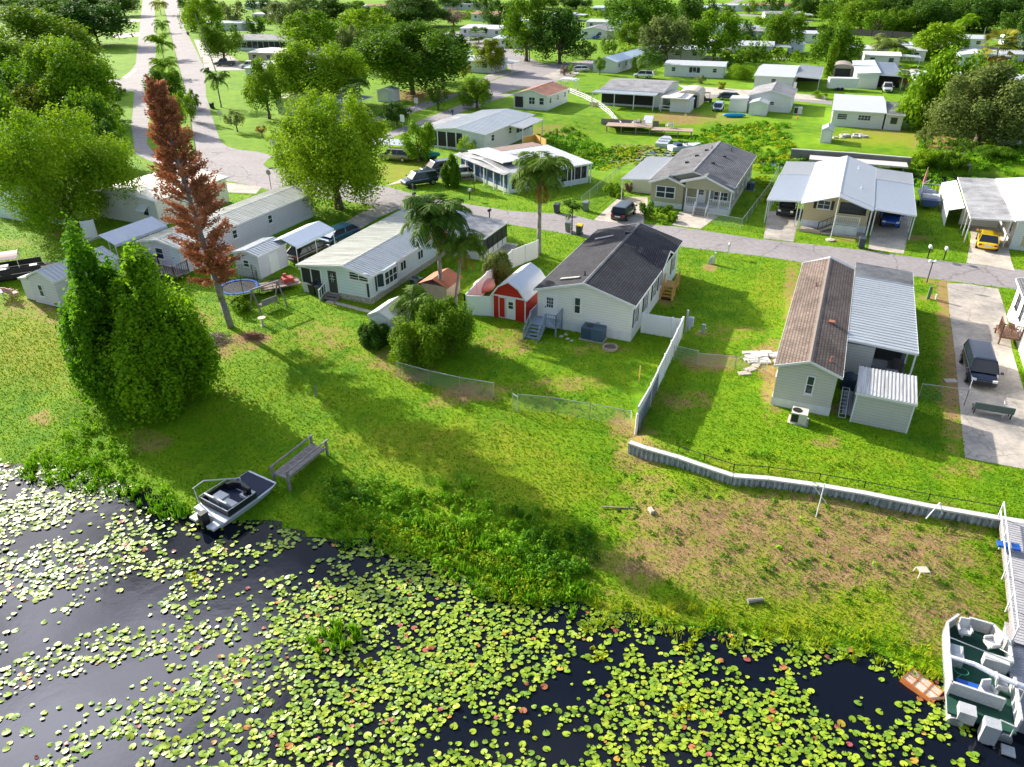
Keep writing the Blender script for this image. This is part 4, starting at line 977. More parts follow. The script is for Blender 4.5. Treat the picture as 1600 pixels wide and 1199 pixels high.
# floating slab behind it, seen over the ridge
fp = G(1355, 388); 
H13 = house('white home with a stained grey carport over the yellow sports car', b=None, a=(1588, 345), W=9, L=17, z=2.9, rise=.7, roof=mat('bright_white_roof', (.64, .65, .67), rough=.5, dirt=.12), wall=WSIDE, skirt=.5)
xl = (Vector(P(1517, 340, 2.6)) - H13.o).dot(H13.u); yl = (Vector(P(1517, 340, 2.6)) - H13.o).dot(H13.v); yt = (Vector(P(1505, 277, 2.6)) - H13.o).dot(H13.v)
cover(H13, xl, yl, -.04, yt, 2.55, 2.75, RSTAIN, [(xl + .1, yl + .1), (xl + .1, yl + 2.4), (xl + .1, yl + 4.8), (-.25, yl + .1)], rib=0)
wallpanel(H13, xl, yl + 6.5, -.1, yl + 6.6, 0, 2.5, CREAM, 'back_wall')
mb = MB(); mb.slab((xl - 1.5, yl + 5.0, 1.75), (xl - .05, yl + 5.0, 2.2), (xl - .05, yt, 2.2), (xl - 1.5, yt, 1.75), .05); mb.box(xl - 1.45, yl + 5.05, 0, xl - 1.38, yt, 1.72); mb.build('side_lean_to', WSIDE, H13.root)
door(H13, 'S', 1.5, .4, m=TAN); window(H13, 'W', 2.2, 1.6, 1.0, 1.0)
# white home on the right edge: its far left corner stands on the driveway side
c0 = Vector(P(1574, 494, 0)); u, v = frame_uv(24); L14 = 17.0; o14 = c0 - v * (L14 - .25) - u * .25
H14 = House(); _a = o14
def house_at(label, o, W, L, **k):
    p = proj_px(np.array([[o.x, o.y, k.get('z', 2.6)]])); return house(label, a=(float(p[0][0]), float(p[1][0])), W=W, L=L, **k)
H14 = house_at('white home at the right edge with black windows and a small brown porch', o14, 8, L14, z=3.1, rise=1.0, roof=SGREY, wall=WHITE, skirt=.6)
for t in (L14 - 4.2, L14 - 2.0, L14 - 9.5, L14 - 12): window(H14, 'W', t, 2.0, .9, 1.2, frame=BLACK)
tp, _ = px_on_wall(H14, 'W', 1588, 530); xw = H14.ox
mb = MB(); mb.box(xw - 1.35, tp - 1.2, .55, xw - .03, tp + 1.0, .68)
for y in (tp - 1.15, tp + .95): mb.box(xw - 1.32, y - .05, 0, xw - 1.22, y + .05, .55)
pd = mb.build('porch', WOODB, H14.root)
mb = MB(); railing(mb, (xw - 1.3, tp - 1.15, .68), (xw - 1.3, tp + .2, .68), n=7); railing(mb, (xw - 1.3, tp - 1.15, .68), (xw - .05, tp - 1.15, .68), n=6); mb.build('railing', WOODB, pd)
mb = MB(); stairs(mb, (xw - .7, tp + 1.0, .68), (0, 1, 0), (1, 0, 0), 4, .17, .3, 1.1); mb.build('stairs', WOODG, pd)
door(H14, 'W', tp, .68, lite=True)

H10 = house('long house with a pale metal roof and deep front porch near the parked van', a=(667, 202), b=(735, 220), c=(800, 176), z=2.6, rise=.55, yaw=26, roof=RGREY, wall=WSIDE, skirt=.3, rib=.7)
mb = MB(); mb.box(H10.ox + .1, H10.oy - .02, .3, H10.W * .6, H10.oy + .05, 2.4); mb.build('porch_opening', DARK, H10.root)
for x in (.3, 1.8, 3.4, 5): m = MB(); m.box(x - .06, -.05, 0, x + .06, .07, 2.5); m.build('post', TRIM, H10.root)
autowin(H10, 'E', 4.5); screens(H10, 'E', H10.L * .62, H10.L - .5, 5, .2, 2.35, kick=.5, off=.05)
cover(H10, H10.W + .03, H10.L * .45, H10.W + 2.4, H10.L * .9, 2.55, 2.3, RWHITE, [(H10.W + 2.3, H10.L * .46), (H10.W + 2.3, H10.L * .88)], rib=.5)
cover(H10, -2.6, 2, -.05, H10.L * .8, 2.35, 2.55, RSTAIN, [(-2.5, 2.1), (-2.5, 8)], rib=0)
H9 = house('low house with blue shaded porches and patched white roofs by the palm', a=(716, 240), b=(792, 272), c=(882, 267), z=2.5, rise=.5, yaw=58, roof=RSTAIN, wall=PBLUE, skirt=.3, axis='y')
W, L = H9.W, H9.L
screens(H9, 'S', .4, W - .4, 7, .1, 2.3, kick=.3, off=.05, sm_=mat('blue_shade_cloth', (.03, .09, .22), rough=.6))
for i in range(6): m = MB(); x = .4 + (W - .8) * i / 5; m.box(x - .06, -.5, 0, x + .06, -.38, 2.38); m.build('post', TRIM, H9.root)
mb = MB(); mb.slab((-.1, -.7, 2.44), (W + .1, -.7, 2.44), (W + .1, .3, 2.62), (-.1, .3, 2.62), .07); mb.build('porch_roof', RSTAIN, H9.root)
screens(H9, 'E', .5, L - .4, 5, .1, 2.3, kick=.3, off=.05)
cover(H9, W * .1, .8, W * .8, L * .6, 3.05, 3.2, RWHITE, rib=.6, name='roof_over'); 
cover(H9, W * .3, L * .62, W + 1.4, L + 5.2, 2.95, 2.55, RWHITE, [(W + 1.3, L + 5.0), (W + 1.3, L + 2.0), (W * .3 + .2, L + 5.0)], rib=.6)
cover(H9, W * .1, L * .62, W * .3, L + 4.6, 2.9, 2.98, mat('brown_roof_patch', (.3, .2, .16), dirt=.5), rib=0, name='roof_patch')
wallpanel(H9, W * .3 + .3, L + .1, W + 1.0, L + 4.9, 0, 2.45, PBLUE, 'room')
mb = MB(); mb.box(W + 1.02, L + .5, .7, W + 1.06, L + 4.6, 2.2); mb.box(W * .3 + 1, L + 4.92, .7, W + .6, L + 4.96, 2.2); mb.build('screen', SCREEN, H9.root)
mb = MB()
for y in (.5, 1.5, 2.6, 3.6, 4.5): mb.box(W + 1.03, L + y, .0, W + 1.09, L + y + .09, 2.4)
mb.box(W + 1.03, L + .5, .6, W + 1.1, L + 4.6, .72); mb.build('screen_frame', TRIM, H9.root)

H15 = house('white house with a faded red shingle roof at the junction', a=(800, 147), b=(853, 152), c=(890, 137.5), z=2.6, rise=1.0, yaw=25, roof=SRED, wall=CREAM, skirt=.5, roof2=SRED)
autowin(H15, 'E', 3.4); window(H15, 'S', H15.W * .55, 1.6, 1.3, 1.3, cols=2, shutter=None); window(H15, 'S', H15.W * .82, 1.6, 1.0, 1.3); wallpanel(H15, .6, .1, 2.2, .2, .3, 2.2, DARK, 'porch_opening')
H16 = house('grey shingled house with a metal porch roof above the canal deck', a=(938, 139), b=(1040, 143), c=(945, 121), z=2.9, rise=.8, yaw=22, roof=SLIGHT, wall=WSIDE, skirt=.3, axis='x')
W, L = H16.W, H16.L
cover(H16, -.8, -3.4, W * .92, -.05, 2.75, 2.75, RGREY, rib=.5, ribdir='y', name='porch_roof')
for x in (-.6, W * .3, W * .6, W * .9): m = MB(); m.box(x - .07, -3.3, -.5, x + .07, -3.16, 2.7); m.build('post', TRIM, H16.root)
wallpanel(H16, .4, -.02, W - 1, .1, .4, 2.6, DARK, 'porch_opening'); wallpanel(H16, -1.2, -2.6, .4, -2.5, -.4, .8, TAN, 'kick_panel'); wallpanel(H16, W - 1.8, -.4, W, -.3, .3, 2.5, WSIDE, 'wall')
cover(H16, W + .1, -3.5, W + 5.2, L * .4, 2.5, 2.5, mat('tan_metal', (.6, .55, .48), dirt=.35), rib=0, posts=[(W + 5.1, -3.3), (W + .3, -3.3)])
H17 = house('white gabled house with a grey roof between the canal homes', b=(1240, 153), W=8.0, L=11.5, z=2.7, rise=1.1, yaw=22, roof=SLIGHT, wall=WSIDE, skirt=.3)
window(H17, 'S', H17.W * .55, 1.5, .8, .7); window(H17, 'S', 1.2, 1.5, .6, 1.0); autowin(H17, 'E', 4)
H18 = house('white house with three joined pale roofs facing the canal', a=(1300, 172), b=(1385, 173), c=(1310, 147), z=2.6, rise=.5, yaw=22, roof=RWHITE, wall=WSIDE, skirt=.2, axis='x')
window(H18, 'S', 1.8, 1.6, 1.6, 1.0, rows=3); window(H18, 'S', H18.W * .62, 1.6, 2.0, .9, cols=4); cover(H18, H18.W + .03, -.6, H18.W + 2.8, H18.L * .7, 2.55, 2.45, RSTAIN, rib=.5); wallpanel(H18, H18.W, -.1, H18.W + 2.6, H18.L * .6, 0, 2.4, WSIDE, 'room')
H18c = MB(); H18c.box(H18.W + .8, -.16, 1.0, H18.W + 1.8, -.11, 2.0); H18c.build('window', GLASS, H18.root)
H19 = house('white house with a dark open carport on its right', a=(1178, 118), b=(1243, 119), c=(1190, 100), z=2.6, rise=.7, yaw=22, roof=RWHITE, wall=WSIDE, skirt=.2, axis='x')
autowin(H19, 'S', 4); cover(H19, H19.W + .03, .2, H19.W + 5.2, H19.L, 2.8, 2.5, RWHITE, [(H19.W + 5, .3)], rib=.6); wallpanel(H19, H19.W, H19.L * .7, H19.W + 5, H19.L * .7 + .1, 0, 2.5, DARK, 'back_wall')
H20 = house('white house with a pale blue metal roof beyond the canal', a=(925, 95), b=(965, 97), c=(985, 73), z=2.6, rise=1.0, yaw=30, roof=mat('pale_blue_metal', (.55, .66, .76), rough=.4, dirt=.3), wall=WSIDE, skirt=.2)
autowin(H20, 'E', 4); door(H20, 'S', H20.W * .5, .2)
H21 = house('low white house with a flat roof and screened corner porch', a=(1037, 101), b=(1132, 108), L=10, z=2.6, rise=.4, yaw=18, roof=RWHITE, wall=WSIDE, skirt=.3, axis='x')
autowin(H21, 'S', 4.2); screens(H21, 'S', H21.W * .42, H21.W * .6, 3, .3, 2.3, kick=.6, off=.05)
H22 = house('white garage house with a tilted flat roof and roller door', a=(1338, 115), b=(1376, 115), c=(1345, 95), z=3.0, rise=.3, yaw=20, roof=RWHITE, wall=WSIDE, skirt=0, flat=True)
mb = MB(); wbox(mb, H22, 'S', .6, H22.W - .6, .1, 2.0, 0, .04); mb.build('garage_door', CREAM, H22.root)
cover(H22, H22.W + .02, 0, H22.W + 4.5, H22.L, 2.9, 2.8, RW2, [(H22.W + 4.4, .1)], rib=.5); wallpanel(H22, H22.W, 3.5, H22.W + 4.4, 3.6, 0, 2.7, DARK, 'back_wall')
far = [ # label, a, W, L, z, rise, yaw, roof, wall, axis
 ('long white flat roofed home behind the big oak', (1430, 121), 27, 12, 2.8, .2, 20, RWHITE, WSIDE, 'x'),
 ('white house with a bright front between palms at the upper right', (1500, 86), 9, 12, 2.8, .7, 22, RWHITE, PBLUE, 'y'),
 ('white house with an open porch below the dark wood', (1488, 60), 10, 10, 2.8, .8, 22, RWHITE, WSIDE, 'x'),
 ('tan roofed white home behind the row of palms', (1326, 76), 20, 12, 2.7, .4, 20, RWHITE, CREAM, 'x'),
 ('white home with a small patio and red chairs', (1148, 71), 11, 12, 2.8, .8, 18, RWHITE, WSIDE, 'x'),
 ('grey roofed home behind the home with red chairs', (1152, 48), 12, 14, 2.7, .7, 18, SLIGHT, WSIDE, 'x'),
 ('white home with a front gable beside the blue pickup', (905, 47), 10, 18, 2.8, 1.0, 20, SLIGHT, WSIDE, 'y'),
 ('long white roofed home above the blue pickup', (915, 34), 14, 16, 2.8, .5, 20, RWHITE, WSIDE, 'x'),
 ('pale blue home under the top edge of the view', (925, 12), 20, 16, 2.8, .6, 20, RW2, PBLUE, 'x'),
 ('dark screened home with a hipped grey roof left of centre', (364, 62), 20, 14, 3.2, 1.0, 12, SLIGHT, WSIDE, 'x'),
 ('tan and white roofed home below the screened home', (385, 82), 17, 13, 2.8, .3, 14, RCREAM, TAN, 'x'),
 ('white metal roofed carport home beside the white pickup', (380, 106), 14, 16, 2.7, .5, 14, RWHITE, WSIDE, 'x'),
 ('cream walled house in the shade of the spreading oak', (428, 152), 11, 12, 3.0, .5, 24, RCREAM, mat('pale_green_wall', (.5, .55, .45), dirt=.1), 'x'),
 ('lilac roofed home with a red roofed neighbour behind', (718, 44), 17, 15, 2.8, .8, 24, mat('lilac_metal_roof', (.6, .58, .7), dirt=.3), LILAC, 'x'),
 ('red roofed home near the top edge of the view', (735, 22), 20, 14, 2.9, .9, 24, SRED, WSIDE, 'x'),
 ('small white home with an open dark carport under the oaks', (768, 60), 8, 12, 2.8, .5, 24, RW2, WSIDE, 'x'),
 ('white roofed cottage behind the yellow green bushes', (715, 94), 10, 9, 2.7, .8, 24, RWHITE, WSIDE, 'x'),
 ('pink brown house at the top left corner', (-6, 24), 24, 14, 3.0, .8, 0, mat('pink_brown_roof', (.45, .3, .25), dirt=.3), mat('pinkish_wall', (.45, .3, .24), dirt=.3), 'x'),
 ('white home behind the median palms top left', (392, 22), 18, 16, 2.8, .5, 14, RWHITE, WSIDE, 'x'),
 ('small tan building between treetops at the top edge', (570, 9), 12, 10, 3.2, .6, 14, SRED, mat('tan_brown_wall', (.5, .33, .22), dirt=.2), 'x'),
 ('pale home between treetops at the top edge, left of centre', (535, 10), 18, 14, 2.8, .6, 14, RWHITE, WSIDE, 'x'),
 ('pale home between treetops at the top edge, right of the tan building', (600, 10), 20, 14, 2.8, .6, 14, RCREAM, WSIDE, 'x'),
 ('grey roofed home by the road in the top right distance', (1196, 22), 16, 14, 2.8, .8, 10, SLIGHT, WSIDE, 'x'),
 ('white roofed home at the top edge right of the centre oaks', (1068, 12), 20, 14, 2.8, .6, 18, RW2, WSIDE, 'x'),
 ('white home seen between the two centre oaks', (1020, 76), 14, 14, 2.8, .6, 18, RW2, WSIDE, 'x'),
 ('brown roofed home at the top edge right of centre', (1168, 8), 24, 16, 2.8, .8, 10, SRED, WSIDE, 'x'),
 ('pale roofed home at the top edge, far behind the lilac roof', (690, 6), 24, 14, 2.8, .6, 20, RW2, WSIDE, 'x'),
 ('white home between the rounded tree and the great oaks at the top', (808, 34), 12, 12, 2.8, .6, 22, RWHITE, WSIDE, 'x'), ('grey roofed home just above the blue pickup on the right', (975, 52), 12, 10, 2.8, .6, 20, SLIGHT, WSIDE, 'x'),
 ('white home in the gap right of the open crowned tree', (1085, 66), 14, 10, 2.8, .5, 18, RWHITE, WSIDE, 'x'), ('pale blue home left of the red chairs home', (1105, 40), 14, 12, 2.8, .6, 18, RW2, PBLUE, 'x'), ('white home behind the blue shed', (1236, 52), 10, 10, 2.8, .6, 20, RWHITE, WSIDE, 'x'),
 ('cream home behind the white roller door garage', (1350, 86), 9, 8, 2.8, .6, 20, RCREAM, CREAM, 'x'), ('long pale home under the left part of the far wood', (1400, 70), 14, 10, 2.8, .5, 20, RW2, WSIDE, 'x'), ('white home right of the bright fronted white house', (1565, 84), 9, 10, 2.8, .6, 22, RWHITE, WSIDE, 'x'),
 ('white home beside the boulevard verge near the top', (318, 36), 16, 12, 2.8, .5, 8, RWHITE, WSIDE, 'x'), ('pale home over the dark top oak', (455, 12), 18, 14, 2.8, .5, 14, RW2, WSIDE, 'x'), ('grey roofed home behind the yellow green oaks', (640, 78), 12, 10, 2.8, .6, 22, SLIGHT, CREAM, 'x'), ('white home above the dark round oak', (850, 22), 14, 12, 2.8, .5, 20, RWHITE, WSIDE, 'x'), ('low pale home at the top edge, left of the far road', (1110, 8), 20, 12, 2.8, .5, 14, RWHITE, WSIDE, 'x'),
 ('white home at the top edge beside the boulevard', (380, 6), 20, 14, 2.8, .6, 8, RWHITE, WSIDE, 'x')]
for lb, a, w_, l_, z_, r_, yw, rf, wl, ax in far:
    Hh = house(lb, a=a, W=w_, L=l_, z=z_, rise=r_, yaw=yw, roof=rf, wall=wl, axis=ax, skirt=0.2)
    autowin(Hh, 'S', 4.0, ww=1.3, hh=1.1)
    if w_ < 18:
        cover(Hh, w_ + .05, 1, w_ + 4.6, l_ * .75, z_ - .05, z_ - .3, RWHITE if len(lb) % 2 else RGREY, [(w_ + 4.5, 1.2)], rib=0); wallpanel(Hh, w_ + .1, -5, w_ + 4.4, l_ * .75, -.1, .06, CONC, 'parking_slab')
    if 'dark screened' in lb: screens(Hh, 'S', .5, w_ - .5, 10, .1, 2.9, kick=.7, off=.08)
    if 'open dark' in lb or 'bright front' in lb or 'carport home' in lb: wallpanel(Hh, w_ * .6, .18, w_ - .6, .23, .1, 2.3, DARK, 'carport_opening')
H30 = house('white home with tall black screens at the right edge behind the oak', a=(1566, 196), W=12, L=12, z=2.9, rise=.4, yaw=24, roof=RW2, wall=WSIDE, skirt=.3, axis='x')
screens(H30, 'S', .2, 11.8, 6, .3, 2.75, kick=.5, off=.05)
# sheds across the canal
shed('white boxy shed behind the upturned blue kayak', a=(1140, 154), b=(1169, 156), L=4, z=2.3, rise=.15, wall=WSIDE, roof=RWHITE, flat=True, yaw=22, door_side=None)
shed('white arched shed beside the grey roofed canal house', a=(1171, 161), b=(1200, 163), L=3.6, z=2.1, rise=.5, yaw=22, roof=RWHITE, door_side='S')
shed('white gabled shed beside the canal deck house', a=(1047, 156), b=(1079, 159), L=4.0, z=2.1, rise=.7, yaw=22, door_side=None)
shed('grey canal side shed with white skirt pieces', a=(1284, 203), b=(1303, 205), L=3.4, z=1.9, rise=.5, yaw=22, wall=LILAC, roof=RGREY)
shed('pale blue shed with a grey roof by the bare bank', a=(1231, 70), b=(1255, 72), L=7, z=2.4, rise=.5, yaw=24, wall=PBLUE, roof=RGREY, win=[('S', 1.6, 1.4, .7, .7)])
shed('small white shed under the dark spreading oak', a=(588, 141), b=(610, 143), L=3.4, z=2.2, rise=.5, yaw=20)
shed('teal roofed hut at the upper right edge', a=(1572, 55), b=(1600, 55), L=8, z=3, rise=1, yaw=20, roof=mat('teal_roof', (.05, .35, .28), dirt=.2))
# round topped garage beside the deck house
def arch(label, a, b, L, z, yaw, m):
    u, v = frame_uv(yaw); A0 = Vector(P(a[0], a[1], z)); W = (Vector(P(b[0], b[1], z)) - A0).dot(u)
    t = thing('metal_garage', label, 'garage', (A0.x, A0.y, 0), yaw); n = 8
    sec = [(0, 0, 0), (W, 0, 0), (W, 0, z)] + [(W / 2 + W / 2 * math.cos(math.pi * i / n), 0, z + .8 * math.sin(math.pi * i / n)) for i in range(1, n)] + [(0, 0, z)]
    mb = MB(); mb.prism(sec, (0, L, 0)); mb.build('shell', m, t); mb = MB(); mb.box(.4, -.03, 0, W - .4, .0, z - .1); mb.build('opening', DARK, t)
arch('tan metal garage with a rounded roof beside the deck house', (1060, 147), (1092, 150), 7, 2.3, 22, mat('tan_metal2', (.62, .55, .45), dirt=.3))
arch('grey metal carport with a rounded roof behind the white trailer', (1303, 106), (1333, 107), 8, 2.2, 20, mat('brown_metal', (.35, .3, .26), dirt=.3))
# ================================================================ TREES
def leaf_mat(name, ca, cb, rough=0.7, trans=0.35):
    if name in MATS: return MATS[name]
    k = NT(name); at = k.n('Attribute'); at.attribute_name = 'tone'
    oi = k.n('ObjectInfo')
    m = k.n('MixRGB'); m.inputs['Color1'].default_value = c4(ca); m.inputs['Color2'].default_value = c4(cb); k.l(at.outputs['Fac'], m.inputs['Fac'])
    hs = k.n('HueSaturation'); mr = k.n('MapRange'); mr.inputs['To Min'].default_value = 0.488; mr.inputs['To Max'].default_value = 0.512; k.l(oi.outputs['Random'], mr.inputs['Value'])
    mv = k.n('MapRange'); mv.inputs['To Min'].default_value = 1.2; mv.inputs['To Max'].default_value = 0.8; k.l(oi.outputs['Random'], mv.inputs['Value'])
    k.l(mr.outputs['Result'], hs.inputs['Hue']); k.l(mv.outputs['Result'], hs.inputs['Value']); k.l(m.outputs['Color'], hs.inputs['Color'])
    k.l(hs.outputs['Color'], k.b.inputs['Base Color']); k.b.inputs['Roughness'].default_value = rough; k.b.inputs['Specular IOR Level'].default_value = 0.15
    tr = k.n('BsdfTranslucent'); k.l(hs.outputs['Color'], tr.inputs['Color']); ms = k.n('MixShader'); ms.inputs['Fac'].default_value = trans
    out = k.t.nodes['Material Output']; k.l(k.b.outputs[0], ms.inputs[1]); k.l(tr.outputs[0], ms.inputs[2]); k.l(ms.outputs[0], out.inputs['Surface'])
    MATS[name] = k.m; return k.m
LF = {'bright': leaf_mat('leaf_bright', (.100, .235, .005), (.280, .420, .010)), 'mid': leaf_mat('leaf_mid', (.055, .150, .005), (.190, .320, .010)),
      'dark': leaf_mat('leaf_dark', (.025, .085, .008), (.095, .190, .014)), 'yellow': leaf_mat('leaf_yellow', (.14, .20, .006), (.30, .34, .010)),
      'greyg': leaf_mat('leaf_grey_green', (.095, .145, .030), (.230, .290, .070)), 'cyp': leaf_mat('leaf_cypress', (.060, .210, .006), (.240, .440, .010), trans=.5),
      'cypy': leaf_mat('leaf_cypress_yellow', (.11, .21, .008), (.28, .38, .012)),
      'dead': leaf_mat('leaf_dead', (.26, .10, .045), (.58, .25, .11), trans=.15), 'palm': leaf_mat('leaf_palm', (.04, .11, .010), (.16, .27, .022), rough=.65, trans=.35),
      'palmy': leaf_mat('leaf_palm_yellow', (.16, .20, .012), (.32, .30, .03), rough=.45), 'pink': leaf_mat('leaf_pink_grey', (.2, .13, .12), (.34, .24, .2)), 'orange': leaf_mat('leaf_orange', (.25, .14, .03), (.4, .26, .05))}
BARK = mat('bark', (.16, .12, .09), rough=.9, dirt=.8, dirtcol=(.05, .04, .03), scale=3, bump=.6, bscale=8)
BARKG = mat('bark_grey', (.30, .27, .25), rough=.9, dirt=.8, dirtcol=(.10, .09, .08), scale=3, bump=.6, bscale=8)
def quads(C, N, size, r, asp=0.75):
    """leaf quads at C facing roughly N"""
    n = len(C); a = r.normal(size=(n, 3)); a -= (a * N).sum(1)[:, None] * N; a /= np.linalg.norm(a, axis=1)[:, None] + 1e-9
    b = np.cross(N, a); s = (size * r.uniform(.6, 1.3, n))[:, None]; a = a * s * .5; b = b * s * .5 * asp
    V = np.stack([C - a, C - b * 1.0, C + a, C + b], 1).reshape(-1, 3); F = np.arange(4 * n).reshape(-1, 4); return V, F
def crown_cloud(shape, ncl, per, leaf, seed, clr=(.2, .34)):
    """unit crown: x,y in [-1,1], z in [0,1]; returns leaf centres, normals, tones"""
    r = np.random.default_rng(seed); cs = []
    while len(cs) < ncl:
        p = r.uniform(-1, 1, 3); p[2] = r.uniform(0, 1); z = p[2]; rr = math.hypot(p[0], p[1]); th = math.atan2(p[1], p[0])
        lob = 1 + .16 * math.sin(3 * th + seed) + .12 * math.sin(5 * th + 2 * seed + 3 * z)
        if shape == 'round': R_ = math.sqrt(max(0, 1 - ((z - .48) / .52) ** 2)) * lob * .82
        elif shape == 'spread': R_ = (1 - ((z - .4) / .6) ** 2 if z > .4 else 1 - ((.4 - z) / .55) ** 2) ** .5 * lob * .82 if z < .99 else 0
        elif shape == 'cone': R_ = (1 - z) ** .8 * .85 * min(1, .55 + z * 4) * lob
        elif shape == 'cyp': R_ = min(1, (1.03 - z) * 1.6) ** .8 * .80 * min(1, .8 + z * 3) * lob
        elif shape == 'ovoid': R_ = math.sqrt(max(0, 1 - ((z - .42) / .58) ** 2)) ** 1.1 * lob * .85
        elif shape == 'column': R_ = .8 * min(1, (1 - z) * 4) ** .5
        else: R_ = .85
        if rr > R_: continue
        if rr < R_ * .5 and r.random() < .6 and z < .8: continue
        cs.append(p)
    cs = np.array(cs); rad = r.uniform(clr[0], clr[1], ncl) * (1 - .35 * cs[:, 2]); tone = r.uniform(0.1, .9, ncl)
    idx = np.repeat(np.arange(ncl), per); n = len(idx); d = r.normal(size=(n, 3)); d /= np.linalg.norm(d, axis=1)[:, None]; d[:, 2] = np.abs(d[:, 2]) * np.where(r.random(n) < .72, 1, -1)
    rr = r.uniform(.55, 1.08, n)[:, None] * rad[idx][:, None]
    sub = r.normal(size=(n, 3)) * .03
    return cs[idx] + d * rr + sub, d, np.clip(tone[idx] * .6 + r.uniform(0, .4, n), 0, 1), cs
def make_crown(kind, shape, W, Hh, ncl, per, leaf, seed, m, parent, clr=(.2, .34), name='crown'):
    C, N, T, cs = crown_cloud(shape, ncl, per, leaf, seed, clr); r = np.random.default_rng(seed + 1)
    S = np.array([W / 2, W / 2, Hh]); C = C * S; N = N + r.normal(size=N.shape) * .55; N /= np.linalg.norm(N, axis=1)[:, None]
    V, F = quads(C, N, leaf, r); return fast_mesh(name, V, F, m, parent, T), cs * S
PROTO = {}
def proto_mesh(shape, lod, var, leafkey):
    """crowns of average trees share a mesh: unit width 10 m, height 8 m, scaled per tree"""
    k = (shape, lod, var, leafkey)
    if k not in PROTO:
        n = {0: (26, 70, .62), 1: (46, 170, .42), 2: (70, 420, .27)}[lod]
        o, cs = make_crown('', shape, 10, 8, n[0], n[1], n[2], 31 + var * 7 + lod, LF[leafkey], None)
        PROTO[k] = (o.data, cs); bpy.data.objects.remove(o)
    return PROTO[k]
def trunk_mb(h, r, limbs, seed, lean=(0, 0)):
    rd_ = random.Random(seed); mb = MB(); pts = []; rs = []
    for i in range(5):
        k = i / 4; pts.append((lean[0] * k + rd_.uniform(-.1, .1) * r * 3 * (i > 0), lean[1] * k + rd_.uniform(-.1, .1) * r * 3 * (i > 0), h * k - (0.25 if i == 0 else 0))); rs.append(r * (1.35 if i == 0 else 1 - .4 * k))
    mb.path(pts, rs, 8); top = Vector(pts[-1])
    for q in limbs:
        q = Vector(q); s = Vector(pts[rd_.choice((2, 3, 4))]); m_ = s.lerp(q, .5) + Vector((0, 0, -.08 * (q - s).length)); mb.path([s, m_, q], [r * .5, r * .33, r * .14], 6)
    return mb
def tree(label, shape, leafkey, bx, by, ty, w, h=None, trunk=.28, lod=None, group=None, name=None, dense=None, bark=None, cx=None, zb=None):
    """base pixel, pixel of the top, crown width in pixels"""
    g = G(bx, by); pm = pxm(g); Ht = height_at(g, bx, ty) - g.z if h is None else h; Ht = max(Ht, 1.0)
    W = w / CAM_F * math.sqrt(g.x ** 2 + g.y ** 2 + (CAM_H - Ht * .6) ** 2)
    ch = Ht * (1 - trunk); z0 = Ht * trunk * .85
    t = thing(name or {'round': 'broadleaf_tree', 'spread': 'oak_tree', 'ovoid': 'broadleaf_tree', 'cone': 'conifer_tree', 'cyp': 'cypress_tree', 'column': 'columnar_tree'}[shape], label, 'tree', g, 0, group)
    sd = sum(map(ord, label)) % 97; rz = (sd * 37) % 360
    if dense:
        o, cs = make_crown('', shape, W, ch + (Ht * trunk * .15), dense[0], dense[1], dense[2], sd, LF[leafkey], t, clr=dense[3] if len(dense) > 3 else (.2, .34)); o.location.z = z0
        limbs = [(c[0] * .8, c[1] * .8, c[2] + z0) for c in cs[::max(1, len(cs) // 10)]]
    else:
        px = W * pm; l = lod if lod is not None else (2 if px > 110 else 1 if px > 45 else 0)
        me, cs = proto_mesh(shape, l, sd % 3, leafkey)
        o = bpy.data.objects.new('crown', me); COL.objects.link(o); o.parent = t; o.location.z = z0; o.scale = (W / 10, W / 10, (ch + Ht * trunk * .15) / 8); o.rotation_euler.z = R(rz)
        a = R(rz); limbs = [((c[0] * math.cos(a) - c[1] * math.sin(a)) * .8 * W / 10, (c[0] * math.sin(a) + c[1] * math.cos(a)) * .8 * W / 10, c[2] * (ch / 8) + z0) for c in cs[::max(1, len(cs) // 7)]]
    trunk_mb(z0 + ch * .3, max(.08, min(.5, W * .035)), limbs, sd).build('trunk', bark or BARK, t, smooth=True)
    return t
